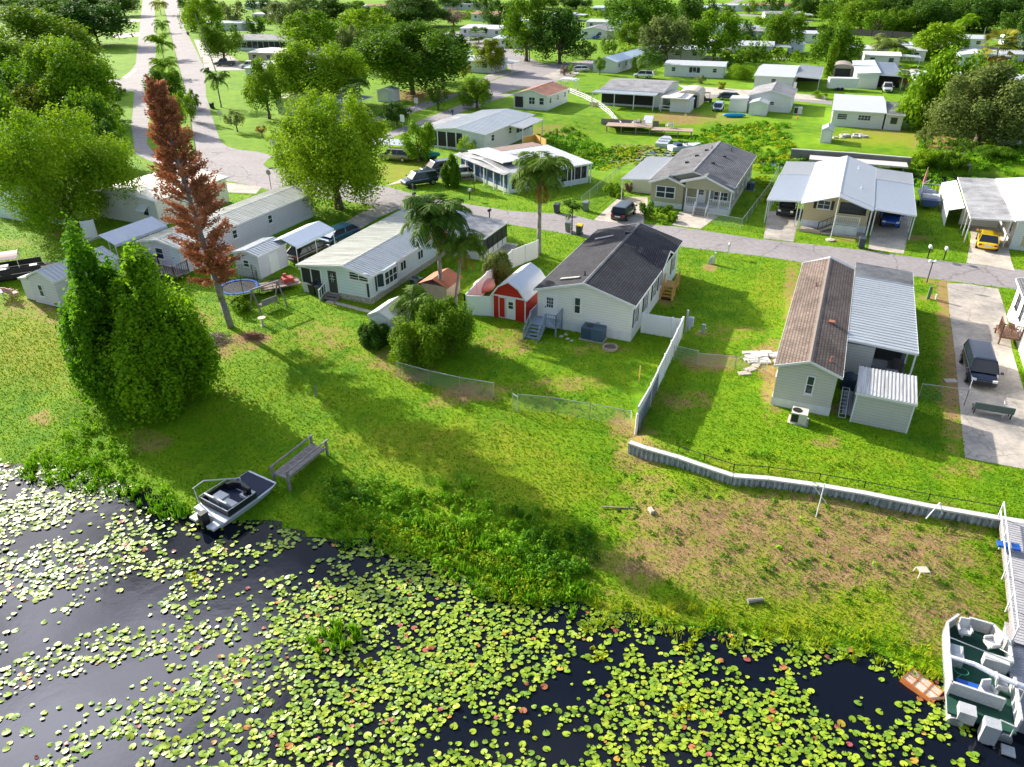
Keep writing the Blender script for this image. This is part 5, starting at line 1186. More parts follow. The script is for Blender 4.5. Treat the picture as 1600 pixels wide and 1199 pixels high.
# fronds
def palm(label, bx, by, ty, w, n=18, leafkey='palm', fan=False, group=None, dead=0, h=None, leaf=None, bark=None, lean=(0, 0), name='palm_tree', big=False):
    g = G(bx, by); Ht = (height_at(g, bx, ty) - g.z if h is None else h); W = w / CAM_F * math.sqrt(g.x ** 2 + g.y ** 2 + (CAM_H - Ht) ** 2)
    t = thing(name, label, 'palm', g, 0, group); sd = sum(map(ord, label)) % 89; rd_ = random.Random(sd); r = np.random.default_rng(sd)
    Ls = W / 2 * 1.15; hub = Vector((lean[0], lean[1], max(.3, Ht - Ls * .34)))
    mb = MB(); pts = [Vector((lean[0] * (k / 6) ** 1.4, lean[1] * (k / 6) ** 1.4, hub.z * k / 6 - (.2 if k == 0 else 0))) for k in range(7)]; tr = max(.1, min(.22, Ht * .022))
    mb.path(pts, [tr * 1.25, tr, tr * .95, tr * .9, tr * .85, tr * .85, tr * 1.0], 9)
    mb.build('trunk', bark or BARKG, t, smooth=True)
    def fronds(nf, e0, e1, Lm, nm, m, droop):
        Vs = []; T = []; cnt = 26 if big else 14; mb2 = MB()
        for i in range(nf):
            az = 2 * math.pi * i / nf * 1.0 + rd_.uniform(-.25, .25); el = math.radians(rd_.uniform(e0, e1)); L_ = Lm * rd_.uniform(.8, 1.08)
            d = np.array([math.cos(az), math.sin(az), 0]); up = np.array([0, 0, 1.0]); side = np.array([-math.sin(az), math.cos(az), 0]); P_ = np.array(hub); ang = el; st = L_ / cnt; prev = P_.copy(); pl = [Vector(P_)]
            for j in range(cnt):
                k = j / cnt; P_ = P_ + st * (d * math.cos(ang) + up * math.sin(ang)); ang -= droop / cnt * (.6 + 1.2 * k); tang = d * math.cos(ang) + up * math.sin(ang); pl.append(Vector(P_))
                ll = (.42 if not fan else .1) * L_ * math.sin(math.pi * min(1, .12 + k * .9)) ** .6
                wd_ = .042 * L_ if big else .075 * L_
                for s in (-1, 1):
                    for _ in range(2 if big else 1):
                        dr = side * s * .8 + tang * .55 - up * r.uniform(.15, .7); dr /= np.linalg.norm(dr); b = P_ - tang * st * r.uniform(0, 1); e = b + dr * ll * r.uniform(.8, 1.1); m_ = (b + e) / 2 + up * .03 * L_
                        Vs.append([b, m_ + tang * wd_ / 2, e, m_ - tang * wd_ / 2]); T.append(r.uniform(0, 1) * .7 + .3 * k)
            mb2.path(pl, [.03 * (1 - a / (cnt + 1)) + .008 for a in range(len(pl))], 4)
        V = np.array(Vs).reshape(-1, 3); fast_mesh(nm, V, np.arange(len(V)).reshape(-1, 4), m, t, T); return mb2
    m1 = fronds(n, -5, 80, Ls, 'fronds', LF[leafkey], 1.75); m1.build('frond_stalks', LF[leafkey], t)
    if dead: m2 = fronds(dead, -80, -45, Ls * .8, 'dead_fronds', LF['orange'], .5)
    return t
def fan_palm(label, bx, by, ty, w, leafkey='palm', dead=0, group=None):
    g = G(bx, by); Ht = height_at(g, bx, ty) - g.z; W = w / CAM_F * math.sqrt(g.x ** 2 + g.y ** 2 + (CAM_H - Ht) ** 2)
    t = thing('palm_tree', label, 'palm', g, 0, group); sd = sum(map(ord, label)) % 83; r = np.random.default_rng(sd)
    hub = np.array([0, 0, max(.3, Ht - W * .42)]); mb = MB(); mb.path([(0, 0, -.2), (.05, 0, hub[2] * .5), (0, 0, hub[2])], [.24, .17, .2], 8); mb.build('trunk', BARKG, t, smooth=True)
    def head(nf, zlo, zhi, nm, m):
        Vs = []; T = []
        for i in range(nf):
            d = r.normal(size=3); d[2] = r.uniform(zlo, zhi); d[:2] /= np.linalg.norm(d[:2]); d /= np.linalg.norm(d); c = hub + d * W * .3; a = np.cross(d, [0, 0, 1]); a /= np.linalg.norm(a); tn = r.uniform(0, 1)
            for j in range(9):
                th = (j - 4) * .28; e = d * math.cos(th) + a * math.sin(th); e[2] -= .25; tip = c + e * W * .24; sdv = np.cross(e, d + [0, 0, .01]); w_ = (a * math.cos(th) - d * math.sin(th)) * W * .022
                Vs.append([c, (c + tip) / 2 + w_, tip, (c + tip) / 2 - w_]); T.append(np.clip(tn * .6 + r.uniform(0, .4), 0, 1))
        V = np.array(Vs).reshape(-1, 3); fast_mesh(nm, V, np.arange(len(V)).reshape(-1, 4), m, t, T)
    head(46, -.5, 1.4, 'fronds', LF[leafkey])
    if dead: head(dead, -3.0, -1.0, 'dead_fronds', LF['orange'])
    return t
def bush(label, shape, leafkey, bx, by, ty, w, dense=None, name='shrub', cat='shrub', group=None):
    g = G(bx, by); Ht = max(.3, height_at(g, bx, ty) - g.z); W = w / CAM_F * math.sqrt(g.x ** 2 + g.y ** 2 + CAM_H ** 2)
    # seen from above: the pixel height of a bush also holds its depth
    Ht = max(.35, min(Ht, W * 1.1) if shape not in ('cone', 'column', 'ovoid') else Ht)
    t = thing(name, label, cat, g, 0, group); sd = sum(map(ord, label)) % 91; pxw = w
    n = dense or ((14, 120, .16) if pxw < 40 else (44, 420, .15))
    o, cs = make_crown('', shape, W, Ht, n[0], n[1], n[2], sd, LF[leafkey], t, clr=(.26, .42), name='foliage')
    mb = MB()
    for c in cs[::max(1, len(cs) // 5)]: mb.path([(0, 0, -.1), (c[0] * .4, c[1] * .4, c[2] * .5), (c[0] * .8, c[1] * .8, c[2])], [.05, .035, .015], 5)
    mb.build('stem', BARK, t); return t

# -- the two cypresses by the lake, the bright maple, the sycamore
tree('tall left cypress with a pale pointed tip by the lake', 'cyp', 'cyp', 196, 618, 388, 132, trunk=.07, dense=(110, 440, .24, (.09, .30)), name='cypress_tree')
tree('broader right cypress with a yellowish top by the lake', 'cyp', 'cyp', 266, 628, 412, 158, trunk=.09, dense=(130, 440, .24, (.09, .30)), name='cypress_tree')
tree('large bright green maple covering the far left sheds', 'round', 'bright', 110, 352, 178, 196, trunk=.12, dense=(130, 420, .24, (.14, .26)), name='maple_tree')
tree('tall light green sycamore between the junction and the white home', 'ovoid', 'bright', 530, 326, 150, 176, trunk=.12, dense=(130, 380, .26, (.14, .26)), name='sycamore_tree')
# -- the dead pine: whorls of rusty brown branches on a leaning stem
def dead_pine():
    g = G(362, 512); top = Vector(P(240, 128, 0)); Ht = 17.0
    # lean so that the tip lands where the photo has it
    r = Vector(ray(240, 130)); C = Vector((0, 0, CAM_H)); k = (g.y + 1.0) / r.y; tip = C + r * k; tip = tip - g; Ht = tip.z
    t = thing('dead_pine_tree', 'tall dead pine with rusty brown needles leaning left of the white home', 'tree', g); rd_ = random.Random(5); rr = np.random.default_rng(5)
    ax = lambda k: Vector((tip.x * k ** .9, tip.y * k, tip.z * k))
    mb = MB(); mb.path([ax(i / 8) - Vector((0, 0, .3 if i == 0 else 0)) for i in range(9)], [.26 * (1 - .85 * i / 8) + .02 for i in range(9)], 9); mb.build('trunk', BARKG, t, smooth=True)
    br = MB(); V = []; T = []
    nb = 250
    for i in range(nb):
        k = .20 + .78 * round(i / nb * 30) / 30; k += rd_.uniform(-.012, .012); b = ax(min(k, .99)); az = rd_.uniform(0, 2 * math.pi)
        Lb = (.5 + 2.3 * min(1, (1 - k) * 2.0) ** .8) * rd_.uniform(.5, 1.05) * (.8 if k < .35 else 1); el = .25 + .7 * k
        d = Vector((math.cos(az), math.sin(az), el)).normalized(); e = b + d * Lb; br.tube(b, e, .035, 4, .01)
        nq = 130; tt = rr.uniform(.28, 1.05, nq); c = np.array(b) + np.outer(tt * Lb, np.array(d)) + rr.normal(size=(nq, 3)) * .10
        dd = np.array(d) + rr.normal(size=(nq, 3)) * .45; dd /= np.linalg.norm(dd, axis=1)[:, None]; sdv = np.cross(dd, rr.normal(size=(nq, 3))); sdv /= np.linalg.norm(sdv, axis=1)[:, None]
        l = rr.uniform(.12, .3, nq)[:, None]; w_ = .055; V.append(np.stack([c, c + dd * l * .5 + sdv * w_, c + dd * l, c + dd * l * .5 - sdv * w_], 1)); T.append(np.clip(rd_.uniform(0, .7) + rr.uniform(0, .35, nq), 0, 1))
    br.build('branches', BARKG, t); V = np.concatenate(V).reshape(-1, 3); fast_mesh('needles', V, np.arange(len(V)).reshape(-1, 4), LF['dead'], t, np.concatenate(T))
dead_pine()
T_ = [ # label, shape, leaf, bx, by, ty, w, trunk
 ('dark round tree beside the left road with branching trunk', 'round', 'bright', 122, 196, 68, 122, .2), ('dark oak mass above the bright maple, nearest the left edge', 'spread', 'mid', 14, 300, 150, 110, .15),
 ('yellow green crown behind the maple', 'round', 'yellow', 66, 205, 140, 70, .15), ('deep green tree between the maple and the left road', 'round', 'mid', 160, 262, 150, 74, .15), ('dark tree low beside the left road, above the cream roof', 'round', 'dark', 180, 285, 196, 50, .12),
 ('wide pale topped oak at the upper left', 'spread', 'mid', 62, 140, 26, 165, .2), ('dark oak at the left edge under the pale topped oak', 'spread', 'mid', 20, 170, 72, 130, .2), ('small dark oak in front of the wide pale topped oak', 'spread', 'dark', 60, 190, 105, 100, .2),
 ('dark oak by the leaning pole left of the boulevard', 'spread', 'dark', 155, 72, 4, 100, .2), ('green oak left of the leaning pole', 'spread', 'mid', 110, 70, 12, 80, .2), ('dark tree at the top edge left of the boulevard', 'round', 'dark', 195, 25, -8, 50, .2),
 ('oak at the very top left corner', 'spread', 'mid', 60, 30, -2, 90, .2), ('light green low tree at the left edge behind the white shed', 'round', 'mid', 8, 220, 128, 60, .15),
 ('yellow green tree right of the boulevard near the top', 'round', 'bright', 322, 56, 0, 56, .2), ('grey green tree right of the boulevard', 'round', 'greyg', 366, 44, 2, 44, .2), ('dark oak beside the dark pickup', 'round', 'mid', 351, 96, 36, 58, .2), ('small dark tree at the top behind the boulevard homes', 'round', 'dark', 300, 22, -6, 34, .2),
 ('bushy green tree on the road median', 'round', 'mid', 266, 165, 108, 52, .1), ('low green tree on the median behind the dead pine', 'round', 'bright', 272, 205, 150, 46, .1), ('small green tree on the median near the junction', 'round', 'mid', 300, 190, 140, 26, .2),
 ('oak trunked tree at the left end of the spreading group', 'spread', 'mid', 421, 186, 98, 60, .3), ('wide spreading bright oak right of the boulevard junction', 'spread', 'bright', 500, 172, 72, 142, .3), ('second spreading bright oak overlapping the wide one', 'spread', 'bright', 540, 160, 78, 70, .3),
 ('yellow green oak behind the spreading oaks', 'spread', 'bright', 488, 92, 22, 86, .25), ('yellow green oak at upper centre left', 'spread', 'bright', 575, 72, 12, 92, .25), ('grey green willowy tree in the middle distance', 'round', 'greyg', 556, 96, 42, 52, .2),
 ('huge dark oak with pale top left of centre', 'spread', 'mid', 645, 148, 38, 160, .25), ('dark half of the oak grove beside the huge dark oak', 'spread', 'dark', 692, 128, 50, 84, .25), ('dark oak top left of centre at the top edge', 'spread', 'dark', 500, 40, -4, 90, .2), ('grey green oak behind the hipped screened home', 'round', 'greyg', 452, 48, 4, 60, .2),
 ('dark green oak at the top edge above the grove', 'spread', 'dark', 640, 42, -4, 112, .2), ('dark oak right of the lilac roof', 'round', 'dark', 782, 50, 0, 56, .2), ('dark small tree at the top edge by the red roof', 'round', 'dark', 708, 14, -8, 60, .2),
 ('yellow green round tree beside the cottage', 'round', 'yellow', 767, 114, 64, 48, .2), ('yellow bush tree in front of the cottage', 'round', 'yellow', 724, 122, 98, 26, .15), ('rounded green street tree by the divided road', 'round', 'mid', 746, 170, 123, 54, .15), ('small dark street tree on the divided road verge', 'round', 'dark', 685, 172, 130, 36, .25), ('low dark street tree left on the verge', 'round', 'dark', 620, 196, 161, 50, .25),
 ('slim green tree by the parked beige utility vehicle', 'round', 'bright', 655, 255, 190, 52, .2), ('big bright green tree left of the dark round oak, upper centre', 'round', 'mid', 822, 96, 2, 78, .2), ('dark round oak beside the white car lane', 'round', 'dark', 874, 100, 20, 84, .2), ('low dark tree in front of the blue pickup', 'round', 'dark', 915, 93, 66, 30, .15),
 ('great green oak at the top edge right of centre', 'spread', 'mid', 1005, 66, -4, 104, .2), ('dark green oak right of the great oak at the top edge', 'round', 'dark', 1086, 42, -6, 58, .2), ('green tree left of the blue roofed house', 'round', 'mid', 983, 76, 38, 46, .15), ('open crowned tree over the low white house', 'round', 'greyg', 1040, 98, 28, 76, .25), ('bright clumped tree behind the low white house', 'round', 'bright', 1115, 98, 22, 78, .2), ('small tree on the lawn by the white car', 'round', 'mid', 937, 117, 90, 22, .35),
 ('dark shrub like tree beside the tall palms of the blue roofed house', 'round', 'mid', 996, 112, 86, 28, .15),
 ('dark green round tree left of the blue shed', 'round', 'mid', 1219, 82, 22, 58, .15), ('dark tree at the top edge above the bare ground', 'round', 'dark', 1205, 28, -6, 34, .2), ('tree with reddish leaves beside the columnar cypress', 'round', 'mid', 1294, 104, 38, 72, .15),
 ('tall bright green tree right of the garage house', 'ovoid', 'bright', 1464, 205, 82, 90, .06), ('lower bright green tree before the garage house', 'round', 'bright', 1436, 200, 118, 76, .08), ('large olive green oak on the right above the canal', 'spread', 'greyg', 1526, 224, 114, 122, .14), ('second olive oak behind the large one at the right', 'round', 'mid', 1575, 215, 132, 66, .12),
 ('bright round tree before the bright fronted white house', 'round', 'bright', 1462, 92, 40, 74, .12), ('dark tree at the upper right corner', 'round', 'dark', 1592, 98, 30, 52, .12), ('bare grey tree on the orange bank', 'round', 'greyg', 1443, 228, 200, 26, .4),
 ('purple leaved small tree in front of the patched roof house', 'round', 'pink', 836, 262, 236, 30, .3), ('small pink tree in front of the lilac roofed home', 'round', 'pink', 709, 40, 14, 36, .2), ('thin orange tinted tree on the left lawn', 'round', 'orange', 410, 214, 196, 18, .35), ('slender yellow tinged tree by the boulevard sign', 'round', 'greyg', 371, 206, 172, 30, .35), ('small green tree between the pines and left road kerb', 'round', 'mid', 306, 172, 148, 22, .35)]
for lb, sh, lf, bx, by, ty, w, tk in T_:
    tree(lb, sh, lf, bx, by, ty, w, trunk=tk)
# the far wood at the upper right and the treetops along the top edge
kk = 0
WOOD = [(1318, 38, -6, 60, 'mid', 'bright crowned tree at the left end of the far wood'), (1345, 46, 2, 70, 'mid', 'rounded green tree second from the left end of the far wood'), (1383, 44, -4, 64, 'dark', 'dark tree third from the left end of the far wood'), (1420, 46, 0, 60, 'dark', 'dark tree fourth from the left in the far wood'), (1400, 50, 14, 50, 'mid', 'lower green tree in front of the far wood'), (1455, 50, -2, 66, 'dark', 'dark tree in the middle of the far wood'),
 (1495, 46, -4, 70, 'dark', 'dark tree above the bright fronted house in the far wood'), (1535, 50, -2, 70, 'dark', 'dark tree near the right end of the far wood'), (1575, 48, -4, 70, 'dark', 'dark tree at the right end of the far wood'), (1605, 60, 4, 60, 'dark', 'dark tree cut by the right edge in the far wood'), (1255, 26, -6, 50, 'dark', 'dark tree above the bare ground, left of the far wood'), (1285, 28, -6, 44, 'dark', 'dark tree just left of the far wood above the fence'),
 (1368, 52, 16, 44, 'mid', 'second low green tree before the far wood fence'), (1430, 34, -10, 80, 'dark', 'tall dark tree behind the middle of the far wood'), (1520, 30, -12, 80, 'dark', 'tall dark tree behind the right part of the far wood'), (1350, 30, -12, 80, 'dark', 'tall dark tree behind the left part of the far wood'), (1170, 22, 0, 26, 'mid', 'small round tree by the far road'), (1000, 16, -14, 60, 'dark', 'dark tree at the top edge behind the great oak'), (900, 14, -6, 50, 'dark', 'dark tree at the top edge left of the pale blue home'),
 (850, 14, -8, 60, 'mid', 'green tree at the top edge above the bright green tree'), (560, 30, 4, 50, 'mid', 'green treetop beside the small tan building'), (410, 20, -6, 40, 'dark', 'dark tree at the top edge beside the pale homes'), (430, 26, 2, 34, 'greyg', 'greyish tree at the top edge above the screened home'), (20, 12, -12, 60, 'mid', 'green tree cut by the top left corner'), (130, 14, -10, 60, 'dark', 'dark tree top at the top edge, upper left'), (1140, 50, 24, 26, 'mid', 'small tree beside the red chairs home')]
WOOD += [(800, 30, 4, 44, 'mid', 'rounded tree at the top between lilac home and great oaks'), (760, 16, -6, 40, 'dark', 'dark treetop above the red roofed home'), (880, 44, 14, 36, 'mid', 'green tree left of the gabled far home'), (960, 26, -4, 36, 'dark', 'dark tree beside the pale blue far home'), (1055, 34, 4, 40, 'mid', 'green tree between the two dark oaks at the top edge'), (1130, 30, 6, 36, 'mid', 'green tree left of the far grey roofed home'), (1230, 44, 14, 40, 'mid', 'tree behind the dark round tree by the blue shed'),
 (470, 30, 2, 50, 'mid', 'green crown left of the dark top oak'), (300, 50, 18, 26, 'mid', 'small tree on the right verge of the boulevard'), (335, 30, -2, 40, 'dark', 'dark tree behind the yellow green boulevard tree'), (400, 60, 26, 30, 'dark', 'dark tree left of the screened home'), (1165, 62, 34, 22, 'dark', 'dark bush like tree behind the red chairs'), (1060, 74, 44, 30, 'dark', 'dark tree filling the gap behind the open crowned tree'), (950, 84, 56, 28, 'mid', 'low green tree above the blue roofed house'), (1180, 96, 66, 34, 'mid', 'green tree over the shaded lawn'), (605, 44, 14, 50, 'mid', 'green oak right of the yellow green oak'), (700, 72, 44, 34, 'dark', 'dark tree between grove and lilac home'), (590, 118, 84, 40, 'dark', 'dark tree behind the small shed under the oaks'), (460, 118, 86, 36, 'dark', 'dark tree behind the wide spreading oak'), (1340, 96, 72, 24, 'mid', 'green tree left of the feathery palms')]
for bx, by, ty, w, lf, lb in WOOD: tree(lb, 'spread', lf, bx, by, ty, w, trunk=.12)
tree('thin pointed columnar cypress beside the white trailer', 'column', 'bright', 1294, 121, 70, 13, trunk=.02, dense=(50, 90, .35, (.3, .6)), name='columnar_cypress')
tree('egg shaped clipped cedar in front of the white beetle car', 'ovoid', 'mid', 707, 292, 247, 28, trunk=.08, dense=(50, 160, .2, (.2, .4)), name='columnar_cypress')
# palms
palm('tall queen palm with brown hanging fronds beside the charcoal roof', 842, 398, 246, 108, n=22, dead=4, big=True)
palm('large queen palm overhanging the long ribbed roof', 690, 468, 318, 122, n=26, dead=5, big=True)
palm('shorter queen palm leaning right beside the large one', 712, 478, 372, 92, n=18, dead=3, big=True, lean=(.8, .3))
palm('low young palm over the small white garden shed', 648, 520, 462, 84, n=16, big=True, name='palm_tree')
palm('small palm by the street above the yellow lidded bin', 893, 366, 318, 44, n=12, name='palm_tree')
palm('palm beside the black street bins on the boulevard', 346, 168, 114, 42, n=16)
palm('palm on the median with yellow green fronds nearest the top', 252, 24, -2, 26, n=12, leafkey='palmy'); palm('second palm from the top on the median', 254, 52, 32, 26, n=12, leafkey='bright'); palm('broad palm on the median in the middle', 256, 92, 58, 40, n=16, leafkey='bright')
palm('palm on the median leaning over the bushy tree', 258, 122, 92, 44, n=16, leafkey='bright')
palm('palm with pale hanging fronds between sycamore and grove', 556, 190, 132, 40, n=12, dead=6); palm('tall dark palm behind the palm with pale fronds', 566, 178, 122, 34, n=14)
palm('palm at the foot of the dark oaks on the bare ground', 827, 97, 50, 34, n=14, leafkey='bright'); palm('taller palm beside the white car at the blue roofed house', 1010, 122, 80, 42, n=16); palm('second palm beside the white car, over the low house corner', 1024, 118, 82, 30, n=14); palm('grey palm rising through the open crowned tree', 1062, 96, 50, 36, n=14)
palm('feathery palm at the left end of the row behind the garage house', 1372, 92, 60, 44, n=14, leafkey='greyg'); palm('feathery palm at the right end of the row behind the garage house', 1392, 96, 62, 44, n=14, leafkey='greyg'); palm('bushy palm clump under the row behind the garage house', 1408, 98, 74, 34, n=12, leafkey='bright'); palm('slim tall palm against the far dark wood', 1500, 70, 24, 34, n=12, leafkey='bright')
palm('dark palm beside the gabled far home', 952, 44, 24, 22, n=10); palm('small palm left of the screened home', 418, 40, 16, 22, n=10, leafkey='greyg')
fan_palm('fan palm with yellow skirt at the upper right', 1552, 106, 42, 46, 'palmy', dead=14); fan_palm('fan palm beside the garage house', 1412, 140, 98, 28, 'bright', dead=8); fan_palm('dense round palm in front of the lilac home', 748, 68, 38, 34, 'palm')
# shrubs
for a in [('large round dark green shrub below the palms on the left', 'round', 'mid', 652, 568, 508, 88), ('large round shrub right of it against the yard', 'round', 'mid', 703, 552, 472, 80), ('spiky dark shrub left of the white garden shed', 'round', 'dark', 586, 540, 510, 46), ('bright round shrub on the patched roof house corner', 'round', 'bright', 733, 240, 214, 30),
          ('grey green unkempt shrub beside the pink pool float', 'round', 'greyg', 778, 442, 400, 46), ('potted round shrub by the lilac home steps', 'round', 'mid', 267, 452, 432, 26), ('dark shrub beside the white carport leg', 'round', 'dark', 232, 425, 396, 22), ('round shrub at the olive home driveway corner', 'round', 'mid', 1012, 340, 314, 26), ('yellow green shrub beside the olive home carport', 'round', 'bright', 957, 306, 286, 26),
          ('low flowering shrub before the olive home bay', 'round', 'mid', 1037, 332, 322, 26), ('red leaved shrub at the olive home carport wall', 'round', 'pink', 983, 300, 284, 13), ('rounded shrub beside the porch steps of the olive home', 'round', 'bright', 1048, 346, 334, 18), ('dark clipped shrub by the cream roofed house', 'round', 'dark', 339, 318, 304, 15),
          ('low shrub in front of the hipped screened home', 'round', 'dark', 418, 62, 54, 14), ('pinkish flowering shrub at the junction lawn', 'round', 'pink', 882, 118, 104, 16), ('green hedge shrub beside the junction lawn shrub', 'round', 'bright', 892, 116, 102, 16), ('round shrub by the low white house corner', 'round', 'greyg', 1094, 131, 118, 16), ('yellow shrub by the lane beside the low white house', 'round', 'yellow', 1126, 140, 128, 14),
          ('dark shrub mound near the blue pickup driveway', 'round', 'dark', 900, 92, 80, 22), ('green shrub on the gravel before the dark carport', 'round', 'mid', 1278, 154, 143, 24), ('bright shrub mass on the lawn right of the low white house', 'round', 'bright', 1155, 124, 103, 44), ('second bright shrub mass on that lawn', 'round', 'mid', 1178, 128, 108, 26), ('dark tufted shrub on the far shaded lawn', 'round', 'dark', 1140, 108, 92, 20),
          ('small shrub in the corner garden of the patched roof house', 'round', 'bright', 966, 310, 296, 16), ('shrub beside the deck stairs of the canal house', 'round', 'mid', 1120, 238, 224, 26), ('dark shrub under the olive oak', 'round', 'dark', 1502, 236, 218, 34), ('feathery shrub above the canal wall', 'round', 'bright', 1444, 258, 236, 40), ('second feathery shrub above the canal wall', 'round', 'mid', 1484, 262, 240, 40), ('dark hedge beside the screened right edge home', 'round', 'mid', 1555, 246, 232, 50),
          ('thin leaved shrub near the dead pine foot', 'round', 'bright', 378, 486, 468, 34), ('low shrub beside the white home patio', 'round', 'mid', 655, 446, 434, 24)]:
    bush(*a)
# ================================================================ VEHICLES
TYRE = RUBBER; RIM = mat('wheel_rim', (.45, .46, .48), rough=.3, metal=.8, dirt=.1)
LAMP = mat('lamp_lens', (.8, .8, .78), rough=.15, dirt=.05); TAIL = mat('tail_lens', (.45, .01, .01), rough=.2, dirt=.05); CGL = glass('car_glass', (.015, .02, .028), .05)
def car(label, px, py, az, kind='sedan', col=(.1, .1, .1), cname='x', cat='car', group=None, z=None, name='parked_car', scale=1.0):
    g = G(px, py) if z is None else Vector((*P2(px, py, z), z)); t = thing(name, label, cat, g, az, group); pt = paint(cname, col)
    def ss(o, l=2): q = o.modifiers.new('s', 'SUBSURF'); q.levels = q.render_levels = l; o.data.shade_smooth(); return o
    spec = {'sedan': (4.6, 1.8, .55, .95, 1.42, (-.45, .42), (-.30, .22)), 'suv': (4.7, 1.9, .62, 1.08, 1.72, (-.49, .30), (-.44, .16)), 'van': (5.1, 1.98, .6, 1.12, 1.78, (-.49, .36), (-.45, .20)), 'sport': (4.7, 1.9, .5, .88, 1.32, (-.42, .36), (-.20, .14)), 'truck': (5.6, 1.95, .68, 1.15, 1.85, (-.12, .28), (-.09, .17)), 'hatch': (4.3, 1.8, .6, 1.0, 1.55, (-.49, .34), (-.42, .2))}[kind]
    Lc, Wc, zs, zb, zr, cb, ct = spec; h = Wc / 2; y0, y1 = -Lc / 2, Lc / 2; low = .22
    def ring(y, hw, z0, z1): return [(-hw * .92, y, z0), (hw * .92, y, z0), (hw, y, (z0 + z1) / 2 - .05), (hw * .97, y, z1 - .08), (hw * .88, y, z1), (-hw * .88, y, z1), (-hw * .97, y, z1 - .08), (-hw, y, (z0 + z1) / 2 - .05)]
    b = MB(); hz = zb * (.80 if kind in ('sedan', 'sport') else .86)
    st = [(y0, h * .84, low + .15, zb * .78), (y0 + .12, h * .95, low + .03, zb * .93), (y0 + .5, h, low, zb), (0, h, low, zb), (y1 - 1.25, h, low, zb * .97), (y1 - .45, h * .96, low, hz), (y1 - .1, h * .88, low + .05, hz * .92), (y1, h * .78, low + .14, hz * .76)]
    b.loft([ring(*s) for s in st]); body = ss(b.build('body', pt, t))
    ya, yb = cb[0] * Lc, cb[1] * Lc; ra, rb = ct[0] * Lc, ct[1] * Lc; hw, hr = h * .90, h * .74
    gl = MB(); gl.loft([[(-hw, ya, zb - .03), (hw, ya, zb - .03), (hw, yb, zb - .04), (-hw, yb, zb - .04)], [(-hr, ra, zr - .03), (hr, ra, zr - .03), (hr, rb, zr - .05), (-hr, rb, zr - .05)]]); gl.build('window_glass', CGL, t)
    rf = MB(); rf.loft([[(-hr - .03, ra - .03, zr - .05), (hr + .03, ra - .03, zr - .05), (hr + .03, rb + .03, zr - .07), (-hr - .03, rb + .03, zr - .07)], [(-hr - .03, ra - .03, zr - .02), (hr + .03, ra - .03, zr - .02), (hr + .03, rb + .03, zr - .04), (-hr - .03, rb + .03, zr - .04)], [(-hr * .98, ra, zr), (hr * .98, ra, zr), (hr * .98, rb, zr - .01), (-hr * .98, rb, zr - .01)], [(-hr * .8, ra + .15, zr + .02), (hr * .8, ra + .15, zr + .02), (hr * .8, rb - .2, zr + .01), (-hr * .8, rb - .2, zr + .01)]]); (rf.build('roof', pt, t))
    pl = MB(); w = .035
    for s in (-1, 1):
        for (a, z_a), (c, z_c) in (((ya, zb - .03), (ra, zr - .04)), ((yb, zb - .04), (rb, zr - .05)), (((ya + yb) / 2 - .1, zb - .03), ((ra + rb) / 2 - .05, zr - .04))): pl.bar((s * (hw + .01), a, z_a), (s * (hr + .01), c, z_c), .06, .05)
    pl.build('pillar', pt, t)
    if kind == 'truck':
        bd = MB(); bd.box(-h * .8, y0 + .12, zb - .25, h * .8, ya - .1, zb + .012); bd.build('cargo_bed', BLACK, t)
    ar = .34 if kind not in ('truck', 'suv', 'van') else .37
    for yy in (y0 + Lc * .19, y1 - Lc * .19):
        for s in (-1, 1):
            wm = MB(); wm.tube((s * (h - .2), yy, ar), (s * (h + .025), yy, ar), ar, 18); wh = wm.build('wheel', TYRE, t); rm = MB(); rm.tube((s * (h - .1), yy, ar), (s * (h + .04), yy, ar), ar * .6, 12); rm.build('rim', RIM, wh)
    for s in (-1, 1):
        m = MB(); m.box(s * h * .52, y1 - .16, hz * .72, s * h * .84, y1 - .01, hz * .88); m.build('headlight', LAMP, t)
        m = MB(); m.box(s * h * .55, y0 - .0, zb * .68, s * h * .86, y0 + .1, zb * .86); m.build('tail_light', TAIL, t)
        m = MB(); m.box(s * h, yb - .15, zb - .02, s * (h + .2), yb - .02, zb + .14); m.build('mirror', pt, t)
    m = MB(); m.box(-.3, y0 - .015, .55, .3, y0 + .02, .68); m.build('number_plate', WHITE, t)
    m = MB(); m.box(-h * .5, y1 - .06, .38, h * .5, y1 + .01, hz * .68); m.build('grille', BLACK, t)
    t.scale = (scale,) * 3
    return t
NAVY = (.015, .03, .07)
car('black minivan facing the lake on the long stained driveway', 1526, 585, 202, 'van', (.018, .022, .045), 'night', 'minivan', scale=.92)
car('yellow sports car under the stained carport', 1541, 383, 30, 'sport', (.95, .62, .002), 'yellow')
car('bright blue pickup under the right carport of the tan home', 1389, 347, 204, 'truck', (.01, .10, .55), 'blue', 'pickup', name='pickup_truck')
car('black car deep inside the left carport of the tan home', 1229, 332, 204, 'suv', (.01, .01, .012), 'black')
car('black hatchback parked nose in beside the olive home', 974, 339, 26, 'hatch', (.012, .012, .014), 'black')
car('metallic blue sedan beside the tent carport', 531, 375, 214, 'sedan', (.02, .085, .16), 'steelblue')
car('black sedan with red tail lights under the tent carport', 482, 402, 28, 'sedan', (.02, .012, .014), 'darkred')
car('dark utility vehicle nearest the street on the pale driveway', 656, 289, 240, 'suv', NAVY, 'navy', 'suv')
car('dark utility vehicle behind it, further from the street', 685, 271, 240, 'suv', (.02, .035, .05), 'petrol', 'suv')
car('small rounded white car half hidden by the clipped cedar', 722, 278, 70, 'hatch', (.7, .7, .68), 'white')
car('beige utility vehicle under the white folding canopy', 618, 251, 285, 'suv', (.30, .26, .20), 'beige', 'suv')
